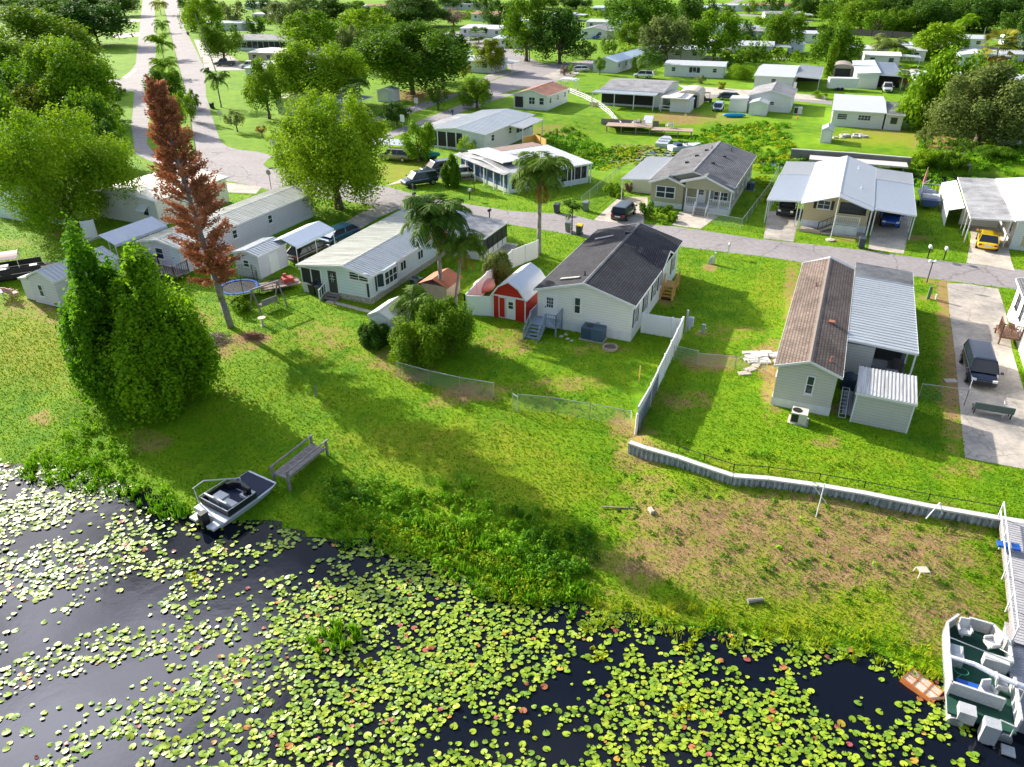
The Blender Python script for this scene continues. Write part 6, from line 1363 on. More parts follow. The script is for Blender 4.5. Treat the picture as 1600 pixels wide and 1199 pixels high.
car('white car on the lane beside the blue roofed house', 907, 112, 275, 'sedan', (.75, .76, .78), 'white2')
car('white utility vehicle under the tall palm by the low white house', 1005, 122, 290, 'suv', (.75, .76, .78), 'white3', 'suv')
car('silver blue car on the grass left of the kayak', 1122, 172, 200, 'sedan', (.35, .45, .6), 'silverblue')
car('dark blue car on the lane behind the silver blue car', 1138, 156, 285, 'sedan', (.02, .03, .07), 'navy2')
car('dark pickup with a white bed cover beside the boulevard oak', 352, 103, 260, 'truck', (.05, .06, .08), 'charcoal', 'pickup', name='pickup_truck')
car('white pickup at the pale metal roofed home', 392, 107, 262, 'truck', (.75, .75, .76), 'white4', 'pickup', name='pickup_truck')
car('bright blue pickup in the far distance above the dark oak', 937, 61, 262, 'truck', (.01, .12, .6), 'blue2', 'pickup', name='pickup_truck')
car('white pickup inside the garage house carport', 1385, 143, 200, 'truck', (.7, .7, .72), 'white5', 'pickup', name='pickup_truck')
car('grey car in the shade under the tree before the cottage', 722, 82, 60, 'sedan', (.3, .33, .4), 'greycar')
car('dark car at the top of the boulevard verge', 292, 8, 260, 'sedan', (.05, .05, .06), 'grey3')
car('dark car in the shade left of the boulevard', 181, 48, 265, 'suv', (.03, .03, .035), 'grey4')

# ================================================================ SMALL THINGS
def at_thing(name, label, cat, px, py, az=0, group=None): return thing(name, label, cat, G(px, py), az, group)
def bin_(label, px, py, lid=None, az=20, body=None):
    t = at_thing('wheelie_bin', label, 'bin', px, py, az); m = MB(); m.loft([[(-.24, -.27, .06), (.24, -.27, .06), (.24, .25, .06), (-.24, .25, .06)], [(-.31, -.36, 1.0), (.31, -.36, 1.0), (.31, .34, 1.0), (-.31, .34, 1.0)]]); m.build('body', body or PLAST, t)
    m = MB(); m.hexa([(-.33, -.4, 1.0), (.33, -.4, 1.0), (.33, .38, 1.0), (-.33, .38, 1.0), (-.28, -.33, 1.06), (.28, -.33, 1.06), (.3, .36, 1.12), (-.3, .36, 1.12)]); m.build('lid', lid or body or PLAST, t)
    m = MB(); m.tube((-.3, .33, .1), (.3, .33, .1), .1, 10); m.build('wheels', RUBBER, t); m = MB(); m.tube((-.25, .42, 1.0), (.25, .42, 1.0), .025, 6); m.build('handle', body or PLAST, t)
GBIN = mat('grey_bin_plastic', (.16, .18, .22), rough=.5, dirt=.15)
YEL = mat('yellow_lid', (.75, .5, .02), rough=.5, dirt=.1)
bin_('grey wheelie bin on the street edge beside the yellow lidded one', 888, 362, body=GBIN); bin_('black wheelie bin with a yellow lid at the street edge', 905, 367, YEL); bin_('slate blue wheelie bin by the chain link fence across the street', 915, 330, body=GBIN)
bin_('dark wheelie bin on the lawn edge before the tan home', 1345, 388); bin_('black wheelie bin left of the white home steps', 491, 460, body=BLACK); bin_('blue grey wheelie bin right beside the white home steps', 502, 463)
bin_('black wheelie bin under the boulevard palm', 332, 170, body=BLACK); bin_('black bin at the kerb far up the boulevard', 325, 113, body=BLACK); bin_('black bin left of the top boulevard homes', 294, 55, body=BLACK); bin_('dark bin by the entry of the white home behind the cream fence', 870, 333, body=PLAST)
def mailbox(label, px, py, col, post, h=1.05, az=20, news=False, curved=False):
    t = at_thing('mailbox', label, 'mailbox', px, py, az); m = MB(); m.box(-.05, -.05, -.1, .05, .05, h); m.build('post', post, t); k = 8
    m = MB(); sec = [(.13, -.25, h), (-.13, -.25, h)] + [(-.13 * math.cos(math.pi * i / k), -.25, h + .14 + .12 * math.sin(math.pi * i / k)) for i in range(k + 1)]; m.prism(sec, (0, .52, 0)); m.build('box', col, t)
    m = MB(); m.box(.135, -.05, h + .05, .15, .0, h + .22); m.build('flag', RED, t)
mailbox('white mailbox on a white post casting a long shadow on the lawn', 1137, 401, WHITE, WHITE); mailbox('left white mailbox on a black post facing the street bend', 1449, 404, WHITE, BLACK); mailbox('right white mailbox on a black post by the yellow car driveway', 1474, 407, WHITE, BLACK)
mailbox('black mailbox on a post in front of the white ribbed roof home', 648, 318, BLACK, BLACK); mailbox('white mailbox on a black post across the street by the patched roof house', 734, 312, WHITE, BLACK); mailbox('black mailbox on the lawn behind the screened porch', 765, 345, BLACK, BLACK)
mailbox('small white mailbox up the boulevard on the right', 317, 98, WHITE, WHITE); mailbox('white mailbox on the verge far up the boulevard', 290, 32, WHITE, WHITE); mailbox('black mailbox in front of the long porch house', 707, 184, BLACK, BLACK)
def lamp_post(label, px, py, globes=2, h=1.9):
    t = at_thing('yard_lamp', label, 'lamp', px, py, 20); m = MB(); m.tube((0, 0, -.1), (0, 0, h), .045, 8); m.build('post', BLACK, t)
    for s in ((-1, 1) if globes == 2 else (0,)): m = MB(); m.ell((s * .2, 0, h + .08), (.16, .16, .17), 10, 7); m.build('globe', LAMP, t, smooth=True); 
    m = MB(); m.tube((-.2, 0, h), (.2, 0, h), .025, 6); m.build('arm', BLACK, t)
lamp_post('black yard lamp with two white globes beside the concrete driveway', 1448, 442)
lamp_post('black yard lamp with one white globe before the patched roof house', 741, 298, 1, 2.0)
t = at_thing('utility_pedestal', 'green utility pedestal beside a small white hydrant on the right lawn', 'utility box', 1450, 467, 20); m = MB(); m.cbox((0, 0, 0), .22, .2, 1.1); m.build('cabinet', mat('pedestal_green', (.12, .2, .12), dirt=.3), t); m = MB(); m.tube((.6, -.1, 0), (.6, -.1, .35), .08); m.ell((.6, -.1, .38), (.1, .1, .08), 8, 6); tag(m.build('hydrant', WHITE), 'small white hydrant next to the green utility pedestal', 'hydrant').location = t.location
t = at_thing('utility_pedestal', 'pale utility post with a leaning grey hood on a bare orange patch', 'utility box', 1111, 413, 20); m = MB(); m.cbox((.25, .1, 0), .16, .16, 1.15); m.build('post', mat('pale_green_post', (.55, .65, .5), dirt=.2), t); m = MB(); m.loft([[(-.3, -.1, .0), (.1, -.1, 0), (.1, .2, 0), (-.3, .2, 0)], [(-.2, -.05, .5), (.1, -.05, .6), (.1, .15, .6), (-.2, .15, .5)], [(-.05, 0, .75), (.08, 0, .8), (.08, .1, .8), (-.05, .1, .75)]]); m.build('hood', mat('grey_hood', (.42, .45, .5), dirt=.2), t)
t = at_thing('electric_meter_post', 'pale post with an electric box beside the white gate', 'utility box', 1071, 520, 24); m = MB(); m.cbox((0, 0, 0), .14, .14, 1.9); m.build('post', ALU, t); m = MB(); m.box(.1, -.15, .6, .5, .15, 1.35); m.box(.15, -.1, .3, .3, .1, .6); m.build('meter_box', mat('meter_grey2', (.42, .45, .5), dirt=.2), t)
t = at_thing('utility_pedestal', 'short grey riser box with pipes on the shaded lawn', 'utility box', 1098, 521, 24); m = MB(); m.cbox((0, 0, 0), .28, .2, .75); m.build('cabinet', ALU, t); m = MB(); m.tube((-.3, 0, .1), (.25, .1, .45), .04); m.build('pipe', WHITE, t)
def ac(label, px, py, body, w=1.1, d=.8, h=.85, az=24, panel=None):
    t = at_thing('air_conditioner', label, 'air conditioner', px, py, az); m = MB(); m.box(-w / 2 - .12, -d / 2 - .12, -.15, w / 2 + .12, d / 2 + .12, .05); m.build('pad', CONC, t); m = MB(); m.box(-w / 2, -d / 2, .05, w / 2, d / 2, h); b = m.build('casing', body, t)
    m = MB(); m.tube((-w * .18, 0, h), (-w * .18, 0, h + .03), .28, 16); m.build('fan', BLACK, t); m = MB(); m.box(-w / 2 + .05, -d / 2 - .01, .12, -.02, -d / 2 + .01, h - .08); m.build('grille', panel or BLACK, t)
ac('large slate blue air conditioner behind the cream home', 927, 529, ACM, 1.7, 1.0, 1.0, panel=mat('ac_fins', (.03, .06, .09))); ac('beige air conditioner with a black fan behind the brown roofed home', 1247, 658, mat('ac_beige', (.6, .57, .5), dirt=.2), .95, .85, .75); ac('small grey air conditioner beside the white home bay window', 651, 446, mat('ac_grey', (.3, .34, .42), dirt=.2), .9, .8, .7)
ac('grey blue air conditioner on the canal side of the three roofed house', 1364, 200, mat('ac_grey3', (.4, .48, .55), dirt=.2), 1.6, .9, .9, 22); ac('white cabinet unit beside the grey roofed canal house', 1246, 178, mat('ac_pale', (.6, .62, .6), dirt=.2), 1.4, 1.0, 1.2, 22)
ac('slate air conditioner on the right side of the olive home', 1172, 297, ACM, .9, .9, .95)
# flagpole
t = at_thing('flagpole', 'thin white flagpole standing in front of the tan home', 'flagpole', 1297, 376); m = MB(); m.tube((0, 0, 0), (0, 0, 5.3), .045, 8, .03); m.build('pole', TRIM, t); m = MB(); m.tube((0, 0, -.05), (0, 0, .12), .45, 12); m.build('base', CONC, t)
# fences ----------------------------------------------------------
def vinyl(label, pts, h, name='privacy_fence', gate=None, step=2.3, m=TRIM, capn=True, boards=True):
    P_ = [Vector(p) for p in pts]; t = thing(name, label, 'fence', P_[0], 0); o = P_[0]; hh = h if isinstance(h, (list, tuple)) else [h] * len(P_)
    for i, (a, b) in enumerate(zip(P_[:-1], P_[1:])):
        n = max(1, round((b - a).length / step))
        for j in range(n):
            p = a.lerp(b, j / n) - o; q = a.lerp(b, (j + 1) / n) - o; H_ = hh[i] + (hh[i + 1] - hh[i]) * j / n; zt = max(p.z, q.z) + H_
            mb = MB(); d = (q - p); d.z = 0; u_ = d.normalized(); nn = Vector((-u_.y, u_.x, 0)) * .022
            mb.hexa([p - nn + Vector((0, 0, -.05)), q - nn + Vector((0, 0, -.05)), q + nn + Vector((0, 0, -.05)), p + nn + Vector((0, 0, -.05))] + [Vector((c.x, c.y, zt)) for c in (p - nn, q - nn, q + nn, p + nn)])
            if boards:
                for k in range(1, 12):
                    c = p.lerp(q, k / 12); mb.hexa([Vector((c.x, c.y, c.z)) + u_ * s * .012 + nn * 1.35 * r_ for s, r_ in ((-1, -1), (1, -1), (1, 1), (-1, 1))] + [Vector((c.x, c.y, zt - .12)) + u_ * s * .012 + nn * 1.35 * r_ for s, r_ in ((-1, -1), (1, -1), (1, 1), (-1, 1))])
            mb.bar(Vector((p.x, p.y, zt - .05)), Vector((q.x, q.y, zt - .05)), .07, .11)
            mb.build('panel', VINYL, t)
            mb = MB(); mb.box(p.x - .065, p.y - .065, p.z - .2, p.x + .065, p.y + .065, zt + .06); mb.build('post', TRIM, t)
    p = P_[-1] - o; mb = MB(); mb.box(p.x - .065, p.y - .065, p.z - .2, p.x + .065, p.y + .065, p.z + hh[-1] + .06); mb.build('post', TRIM, t)
    return t
VINYL = mat('white_vinyl', (.80, .81, .82), rough=.45, dirt=.2, dirtcol=(.55, .56, .54), streak='z')
def gp(*L): return [G(x, y) for x, y in L]
vinyl('white vinyl fence running down to the seawall corner', gp((1064, 529), (1036, 589), (1015, 633), (993, 680)), [1.75, 1.75, 1.6, 1.5])
vinyl('white vinyl fence with a gate joining the cream home to the long fence', gp((1002, 520), (1048, 528), (1062, 530)), 1.65, step=1.8)
vinyl('white vinyl fence stepping from the barn toward the street', gp((727, 492), (762, 454), (800, 419), (840, 403)), [1.7, 1.7, 1.75, 1.75])
vinyl('short white vinyl fence beside the red barn', gp((727, 492), (768, 494)), 1.7, step=2)
vinyl('white fence panel standing alone by the maple trunk', gp((133, 373), (152, 370)), 1.8)
vinyl('low white border fence under the bright maple', gp((78, 348), (117, 354)), .7)
vinyl('long dark fence in front of the far wood', [Vector((*P2(x, y), 0)) for x, y in ((1245, 51), (1300, 53), (1425, 62))], 2.2, m=BLACK, boards=False, step=8)
for o in bpy.data.objects[-1:]: pass
def recolor(root, m):
    for c in root.children: c.data.materials[0] = m
for o in [o for o in bpy.data.objects if o.get('label', '') == 'long dark fence in front of the far wood']: recolor(o, BLACK)
vinyl('orange brown wooden fence below the fan palm', gp((1488, 103), (1570, 106)), 1.8, boards=False, step=4); recolor([o for o in bpy.data.objects if o.get('label', '').startswith('orange brown wooden')][0], mat('orange_fence', (.42, .24, .10), dirt=.4))
vinyl('new orange wood screen behind the patched roof house', [Vector((*P2(x, y, 0), 0)) for x, y in ((818, 238), (836, 234), (853, 242))], 2.2, boards=False); recolor([o for o in bpy.data.objects if o.get('label', '').startswith('new orange wood')][0], WOODN)
def rail_fence(label, pts, h=1.1, rails=3, name='rail_fence'):
    t = thing(name, label, 'fence', pts[0]); o = pts[0]
    for a, b in zip(pts[:-1], pts[1:]):
        n = max(1, round((b - a).length / 2.4))
        for j in range(n):
            p = a.lerp(b, j / n) - o; q = a.lerp(b, (j + 1) / n) - o; m = MB(); m.box(p.x - .08, p.y - .08, p.z - .2, p.x + .08, p.y + .08, p.z + h + .1); m.build('post', TRIM, t)
            m = MB()
            for k in range(rails): z = h * (k + .6) / rails; m.bar(p + Vector((0, 0, z)), q + Vector((0, 0, z)), .04, .15)
            m.build('rail', TRIM, t)
rail_fence('white three rail fence curving down to the canal deck', gp((890, 146), (913, 155), (935, 167), (953, 181), (963, 194), (970, 200)))
rail_fence('short white rail fence beside the deck ramp', gp((1030, 172), (1047, 174)), rails=2)
def chain(label, pts, h=1.15, name='chain_link_fence', step=2.6, post=ALU, net=NET):
    t = thing(name, label, 'fence', pts[0]); o = pts[0]; mb = MB(); rl = MB()
    for a, b in zip(pts[:-1], pts[1:]):
        a = a - o; b = b - o; mb.add([a, b, b + Vector((0, 0, h)), a + Vector((0, 0, h))], [(0, 1, 2, 3)]); rl.tube(a + Vector((0, 0, h)), b + Vector((0, 0, h)), .022, 6)
        n = max(1, round((b - a).length / step))
        for j in range(n + 1): c = a.lerp(b, j / n); m = MB(); m.tube(c - Vector((0, 0, .2)), c + Vector((0, 0, h + .04)), .028, 6); m.build('post', post, t)
    rl.build('top_rail', post, t); mb.build('netting', net, t); return t
chain('chain link fence panel below the big round shrubs', gp((621, 588), (671, 602), (719, 613), (771, 622)))
chain('chain link fence from the open gate to the seawall corner', gp((809, 640), (862, 645), (921, 655), (984, 667)))
chain('open chain link gate standing at an angle in the lawn', gp((801, 640), (809, 645)), 1.2, 'chain_link_gate', 1.5)
chain('chain link gate between the white fence and the right yard', gp((1052, 562), (1088, 570)), 1.1, 'chain_link_gate', 2.0); chain('thin wire fence from the gate to the brown roofed home', gp((1090, 571), (1148, 576), (1196, 582)), .95)
chain('silver rail fence between the lean roofed shed and the driveway', gp((1434, 624), (1466, 628), (1506, 634)), 1.15, post=ALU, step=2.0, net=mesh_net('open_netting', (.5, .5, .5), .3, .06)); chain('silver gate standing on the long driveway', gp((1506, 634), (1511, 618)), 1.2, 'chain_link_gate')
chain('chain link fence on the right side of the olive home', gp((1104, 348), (1158, 358), (1201, 300), (1215, 272)), 1.1); chain('chain link fence behind the grey bins across the street', gp((908, 322), (945, 292), (968, 272)), 1.1)
chain('dark chain link fence leaning on the white fence by the seawall', gp((999, 676), (1026, 612)), 1.3, 'leaning_gate', 1.5, post=mat('grey_pipe', (.22, .25, .3), metal=.4), net=mesh_net('dense_netting', (.14, .17, .22), .12, .7))
# thin wire fence along the seawall
wp = [Vector((*(P2(x, y - 7)), 0)) for x, y in WALL_PX[2:10]]; t = chain('low black posted wire fence behind the seawall', wp, .4, 'wire_fence', 3.2, post=BLACK, net=mesh_net('wire_netting', (.3, .3, .28), .4, .02))
# seawall ----------------------------------------------------------
SW = mat('seawall_panels', (.44, .47, .50), rough=.8, dirt=1.0, dirtcol=(.06, .07, .08), scale=4.5, streak='z'); CAPM = mat('seawall_cap', (.56, .55, .54), rough=.7, dirt=.5, dirtcol=(.35, .33, .31))
t = thing('seawall', 'long grey corrugated seawall with a pale cap along the bare bank', 'seawall', (_wl[0][0], _wl[0][1], 0)); o = Vector((_wl[0][0], _wl[0][1], 0)); mb = MB(); cp = MB()
for a, b in zip(_wl[:-1], _wl[1:]):
    a = Vector((*a, 0)) - o; b = Vector((*b, 0)) - o; d = b - a; n = max(1, round(d.length / .3)); u_ = d.normalized(); nn = Vector((u_.y, -u_.x, 0))
    for j in range(n):
        p = a + d * j / n; q = a + d * (j + .5) / n; r_ = a + d * (j + 1) / n
        for s, e, off in ((p, q, .17), (q, r_, .10)): mb.hexa([s + nn * (-.08) + Vector((0, 0, -1.6)), e + nn * (-.08) + Vector((0, 0, -1.6)), e + nn * off + Vector((0, 0, -1.6)), s + nn * off + Vector((0, 0, -1.6)), s + nn * (-.08) + Vector((0, 0, .02)), e + nn * (-.08) + Vector((0, 0, .02)), e + nn * off + Vector((0, 0, .02)), s + nn * off + Vector((0, 0, .02))])
    cp.hexa([a - nn * .14 + Vector((0, 0, .03)), b - nn * .14 + Vector((0, 0, .03)), b + nn * .22 + Vector((0, 0, .03)), a + nn * .22 + Vector((0, 0, .03)), a - nn * .14 + Vector((0, 0, .13)), b - nn * .14 + Vector((0, 0, .13)), b + nn * .22 + Vector((0, 0, .13)), a + nn * .22 + Vector((0, 0, .13))])
mb.build('sheet_piling', SW, t); cp.build('cap', CAPM, t)
t = thing('seawall', 'dark canal wall with a pale cap behind the wide white roof', 'seawall', G(1237, 238)); pts = [Vector((*P2(x, y, 0.1), 0)) - Vector(t.location) for x, y in ((1237, 233), (1330, 239), (1425, 247))]; mb = MB(); cp = MB()
for a, b in zip(pts[:-1], pts[1:]): mb.bar(Vector((a.x, a.y, -t.location.z - .55)), Vector((b.x, b.y, -t.location.z - .55)), .25, 1.2); cp.bar(Vector((a.x, a.y, -t.location.z + .1)), Vector((b.x, b.y, -t.location.z + .1)), .4, .1)
mb.build('wall', mat('canal_wall_grey', (.2, .2, .19), dirt=.6), t); cp.build('cap', CAPM, t)
t = thing('dock', 'pale pinkish dock slab behind the wide white roof', 'dock', Vector((*P2(1340, 252, -.4), 0)), 22); m = MB(); m.box(-6.5, -1.2, -.6, 6.5, 1.6, -.4); m.build('deck', mat('dock_pink', (.6, .54, .52), dirt=.3), t); m = MB()
for x in (-6, -2, 2, 6): m.box(x - .1, -1, -2.5, x + .1, -.8, -.6)
m.build('piling', WOODG, t)
# canal deck with ramp and chairs
dp = P(1022, 198, -.2); t = thing('wooden_deck', 'raised tan wooden deck on posts above the canal', 'deck', (dp[0], dp[1], -.2), 14); m = MB(); m.box(-8.2, -1.0, -.12, -.4, 2.4, 0); m.box(-.3, -2.0, -.3, 6.6, .6, -.18); m.build('deck_boards', mat('deck_tan', (.45, .32, .24), dirt=.5), t)
for x in (-8, -5.5, -3, -.6, 2, 4.2, 6.4): m = MB(); m.box(x - .09, -1.0 if x < 0 else -1.95, -2.2, x + .09, -.85 if x < 0 else -1.8, -.12 if x < 0 else -.3); m.build('post', WOODG, t)
m = MB(); m.box(-5, -.96, -.9, 4, -.9, -.8); m.build('brace', WOODG, t)
m = MB(); m.hexa([(-2.2, 2.2, -.02), (-.6, 2.2, -.02), (-.6, 6.4, .6), (-2.2, 6.4, .6), (-2.2, 2.2, .06), (-.6, 2.2, .06), (-.6, 6.4, .68), (-2.2, 6.4, .68)]); m.build('ramp', mat('ramp_grey', (.5, .52, .56), dirt=.3), t)
m = MB(); m.box(-9.5, 2.6, -1.4, -2.4, 2.75, .5); m.box(-.4, 2.9, -1.4, .6, 3.0, .4); m.build('retaining_wall', WOODG, t)
def chair(label, px, py, z=0, az=0, m=WHITE, group=None, name='plastic_chair'):
    p = P(px, py, z) if z is not None else G(px, py); t = thing(name, label, 'chair', (p[0], p[1], p[2]), az, group); mb = MB(); mb.box(-.25, -.24, .40, .25, .24, .45); mb.build('seat', m, t)
    mb = MB(); mb.hexa([(-.25, .2, .45), (.25, .2, .45), (.25, .25, .45), (-.25, .25, .45), (-.24, .36, .95), (.24, .36, .95), (.24, .4, .95), (-.24, .4, .95)]); mb.build('backrest', m, t)
    for x in (-.23, .23):
        for y in (-.22, .22): l = MB(); l.tube((x, y, .42), (x * 1.15, y * 1.15, 0), .025, 6); l.build('leg', m, t)
        a = MB(); a.bar((x, -.24, .64), (x, .28, .66), .05, .03); a.bar((x, -.22, .42), (x, -.22, .64), .035, .035); a.build('armrest', m, t)
    return t
chair('leftmost white chair on the canal deck', 990, 196, -.2, 160); chair('second white chair on the canal deck by the ramp', 997, 194, -.2, 190); chair('white chair third from the left on the canal deck', 1006, 196, -.2, 200)
chair('white chair on the lower right canal deck', 1043, 200, -.4, 150); chair('rightmost white chair on the lower canal deck', 1050, 200, -.4, 200)
chair('left red chair beside the distant white home', 1150, 78, 0, 180, mat('red_brown_chair', (.2, .03, .04))); chair('right red chair beside the distant white home', 1157, 79, 0, 180, MATS['red_brown_chair'])
chair('white plastic chair by the dark bench on the driveway', 1573, 652, 0, 300); PINK = mat('pink_plastic', (.62, .3, .34), rough=.5)
chair('left pink chair beside the left edge pontoon', 14, 463, 0, 180, PINK); chair('right pink chair beside the left edge pontoon', 24, 465, 0, 200, PINK)
chair('brown porch chair at the right edge home, nearer the camera', 1581, 522, 0.68, 250, WOODB); 
t = thing('bench', 'long dark green bench on the sunlit driveway', 'bench', (*P2(1548, 648), 0), 294 - 180 + 0); m = MB(); m.box(-.28, -1.1, .38, .3, 1.1, .43); m.build('seat', mat('bench_green', (.10, .14, .12), dirt=.3), t); m = MB(); m.box(.28, -1.1, .43, .33, 1.1, .85); m.build('backrest', MATS['bench_green'], t)
for y in (-1, 1):
    for x in (-.22, .26): m = MB(); m.box(x - .03, y - .03, 0, x + .03, y + .03, .38); m.build('leg', BLACK, t)
t.rotation_euler.z = R(-112)
m = MB(); m.box(-.4, -.25, 0, .4, .25, .07); tag(m.build('paving_stone', CONC), 'single pale paving stone beside the long driveway', 'paving stone').location = G(1485, 596)
# footbridge on the bank
def local(pa, pb, z=0):
    a = Vector((*P2(*pa, z), z)); b = Vector((*P2(*pb, z), z)); d = b - a; return a, d.length, math.degrees(math.atan2(d.x, d.y))
a, Lf, azf = local((437, 744), (500, 694), -.6); t = thing('footbridge', 'weathered wooden footbridge with two handrails on the bank', 'footbridge', (a.x, a.y, -1.05), azf); W_ = 1.05
m = MB()
for i in range(int(Lf / .24)): y = i * .24; m.box(-W_ / 2, y, .42, W_ / 2, y + .225, .46)
m.build('deck_boards', WOODG, t); m = MB()
for x in (-W_ / 2 + .05, W_ / 2 - .05): m.box(x - .04, 0, .28, x + .04, Lf, .415)
m.build('beam', WOODG, t)
for x in (-W_ / 2 - .05, W_ / 2 + .05):
    r_ = MB(); r_.box(x - .05, -.1, .86, x + .05, Lf + .1, .94); r_.build('handrail', WOODG, t)
    for y in (.05, Lf - .1): r_ = MB(); r_.box(x - .06, y - .06, -.6, x + .06, y + .06, .87); r_.build('post', WOODG, t)
# fishing deck boat --------------------------------------------------
bow = Vector((*P2(412, 752, -1.2), 0)); stern = Vector((*P2(328, 812, -1.3), 0)); d = bow - stern; azb = math.degrees(math.atan2(d.x, d.y)); Lb = d.length; t = thing('deck_boat', 'white deck boat with a black deck and grey seats beached by the footbridge', 'boat', (stern.x, stern.y, WATER + .05), azb); BW = 1.25
m = MB()
def hr(y, w, zb_, zt): return [(-w * .7, y, zb_), (w * .7, y, zb_), (w, y, zt), (w * .9, y, zt + .02), (-w * .9, y, zt + .02), (-w, y, zt)]
m.loft([hr(0, BW, 0, .55), hr(Lb * .6, BW, 0, .58), hr(Lb * .9, BW * .97, .1, .64), hr(Lb, BW * .9, .3, .68)]); m.build('hull', mat('boat_grey_white', (.55, .58, .62), rough=.4, dirt=.3), t)
m = MB(); m.box(-BW * .88, Lb * .62, .6, BW * .88, Lb - .12, .70); m.box(-BW * .88, .5, .56, BW * .88, Lb * .62, .60); m.build('deck', mat('boat_deck_carpet', (.012, .022, .055), rough=.8, dirt=.2), t)
m = MB(); bk = mat('boat_black_vinyl', (.012, .013, .017), rough=.45)
for x in (-BW * .9, BW * .86): m.box(x, .45, .6, x + .07, Lb * .62, .98)
m.box(-BW * .9, .42, .6, BW * .9, .5, .98); m.build('side_panel', bk, t)
sv = mat('boat_seat_vinyl', (.50, .52, .54), rough=.5, dirt=.15)
for (x, y, w_, d_) in ((-.5, 1.15, .75, .8), (.45, 1.05, .8, .55)):
    s_ = thing('', None, None, (0, 0, 0)); bpy.data.objects.remove(s_)
    m = MB(); m.box(x - w_ / 2, y - d_ / 2, .6, x + w_ / 2, y + d_ / 2, .86); m.hexa([(x - w_ / 2, y - d_ / 2, .86), (x + w_ / 2, y - d_ / 2, .86), (x + w_ / 2, y - d_ / 2 + .14, .86), (x - w_ / 2, y - d_ / 2 + .14, .86), (x - w_ / 2, y - d_ / 2 - .2, 1.3), (x + w_ / 2, y - d_ / 2 - .2, 1.3), (x + w_ / 2, y - d_ / 2 - .1, 1.3), (x - w_ / 2, y - d_ / 2 - .1, 1.3)]); m.build('seat', sv, t)
m = MB(); n = 16
for i in range(n): # curved black lounge at the bow side
    a0, a1 = math.pi * (0.0 + i / n), math.pi * ((i + 1) / n); R0, R1 = .62, .85
    q = [(-.1 + r_ * math.cos(a_), Lb * .52 + r_ * math.sin(a_) * .7, 0) for r_, a_ in ((R0, a0), (R1, a0), (R1, a1), (R0, a1))]; m.hexa([(x, y, .6) for x, y, _ in q] + [(x, y, 1.05) for x, y, _ in q])
m.build('curved_lounge', bk, t)
m = MB(); m.box(.25, 1.9, .6, .85, 2.55, .78); m.build('striped_cushion', mat('striped_cushion', (.6, .6, .6), rough=.8, lap=('y', .12)), t)
m = MB(); m.box(.35, Lb * .56, .6, .85, Lb * .6, 1.25); m.build('console', bk, t)
m = MB(); m.path([(-BW * .95, .35, .55), (-BW * .95, .25, 1.75), (-BW * .9, .9, 1.85), (.2, 2.2, 1.7), (.2, 2.3, .6)], .035, 6); m.path([(-BW * .95, .45, 1.0), (BW * .9, .42, 1.0)], .03, 6); m.path([(-BW * .95, .42, 1.05), (-BW * .95, Lb * .6, 1.02)], .025, 6); m.path([(BW * .93, .42, 1.05), (BW * .93, Lb * .6, 1.02)], .025, 6); m.build('rail', ALU, t)
m = MB(); m.box(-.16, -.55, .2, .16, -.1, .95); m.box(-.1, -.5, -.5, .1, -.25, .2); m.build('outboard_motor', bk, t)
for x in (-.7, .7): m = MB(); m.box(x - .28, -.55, .25, x + .28, .02, .38); m.build('swim_platform', MATS['boat_grey_white'], t)
# pontoon boat at the dock ------------------------------------------------
q0 = Vector((*P2(1535, 1128, -1.0), 0)); q1 = Vector((*P2(1520, 985, -1.0), 0)); d = q1 - q0; azp = math.degrees(math.atan2(d.x, d.y)); Lp = d.length * 1.02; t = thing('pontoon_boat', 'white pontoon boat with a green deck moored at the dock', 'boat', (q0.x, q0.y, WATER), azp); PW = 1.18
PWH = mat('pontoon_white', (.50, .51, .51), rough=.45, dirt=.35, dirtcol=(.4, .4, .38)); GCAR = mat('green_carpet', (.004, .055, .035), rough=.9, dirt=.4)
for x in (-.85, .85): m = MB(); m.tube((x, -.1, .12), (x, Lp * .93, .12), .3, 12); m.tube((x, Lp * .93, .12), (x, Lp * 1.0, .3), .3, 12, .05); m.build('pontoon', ALU, t)
m = MB(); m.prism([(-PW, 0, .42), (PW, 0, .42), (PW, Lp * .86, .42), (PW * .55, Lp, .42), (-PW * .6, Lp, .42), (-PW, Lp * .86, .42)], (0, 0, .1)); m.build('deck', GCAR, t)
fence = [(-PW, .9), (-PW, Lp * .86), (-PW * .6, Lp)], [(-PW * .2, Lp), (PW * .55, Lp), (PW, Lp * .86), (PW, Lp * .62)], [(PW, Lp * .45), (PW, .2)], [(-PW, 1.0), (PW * .6, .95)]
for L_ in fence:
    for a, b in zip(L_[:-1], L_[1:]):
        m = MB(); m.bar((a[0], a[1], .82), (b[0], b[1], .82), .05, .55); m.build('side_panel', PWH, t); m = MB(); m.bar((a[0], a[1], 1.16), (b[0], b[1], 1.16), .1, .08); m.build('top_rail', PWH, t)
        for c in (a, b): m = MB(); m.box(c[0] - .04, c[1] - .04, .5, c[0] + .04, c[1] + .04, 1.18); m.build('rail_post', PWH, t)
def swivel(x, y, az):
    m = MB(); m.tube((0, 0, 0), (0, 0, .35), .06, 8); m.box(-.26, -.25, .35, .26, .25, .48); m.hexa([(-.26, .2, .48), (.26, .2, .48), (.26, .3, .48), (-.26, .3, .48), (-.22, .3, 1.0), (.22, .3, 1.0), (.22, .38, 1.0), (-.22, .38, 1.0)])
    for s in (-1, 1): m.box(s * .26, -.2, .5, s * .33, .25, .68)
    m.v = [(a * .85, b * .85, c * .85) for a, b, c in m.v]; o = m.build('seat', mat('pontoon_seat', (.58, .58, .57), rough=.45, dirt=.2), t); o.location = (x, y, .52); o.rotation_euler.z = R(az)
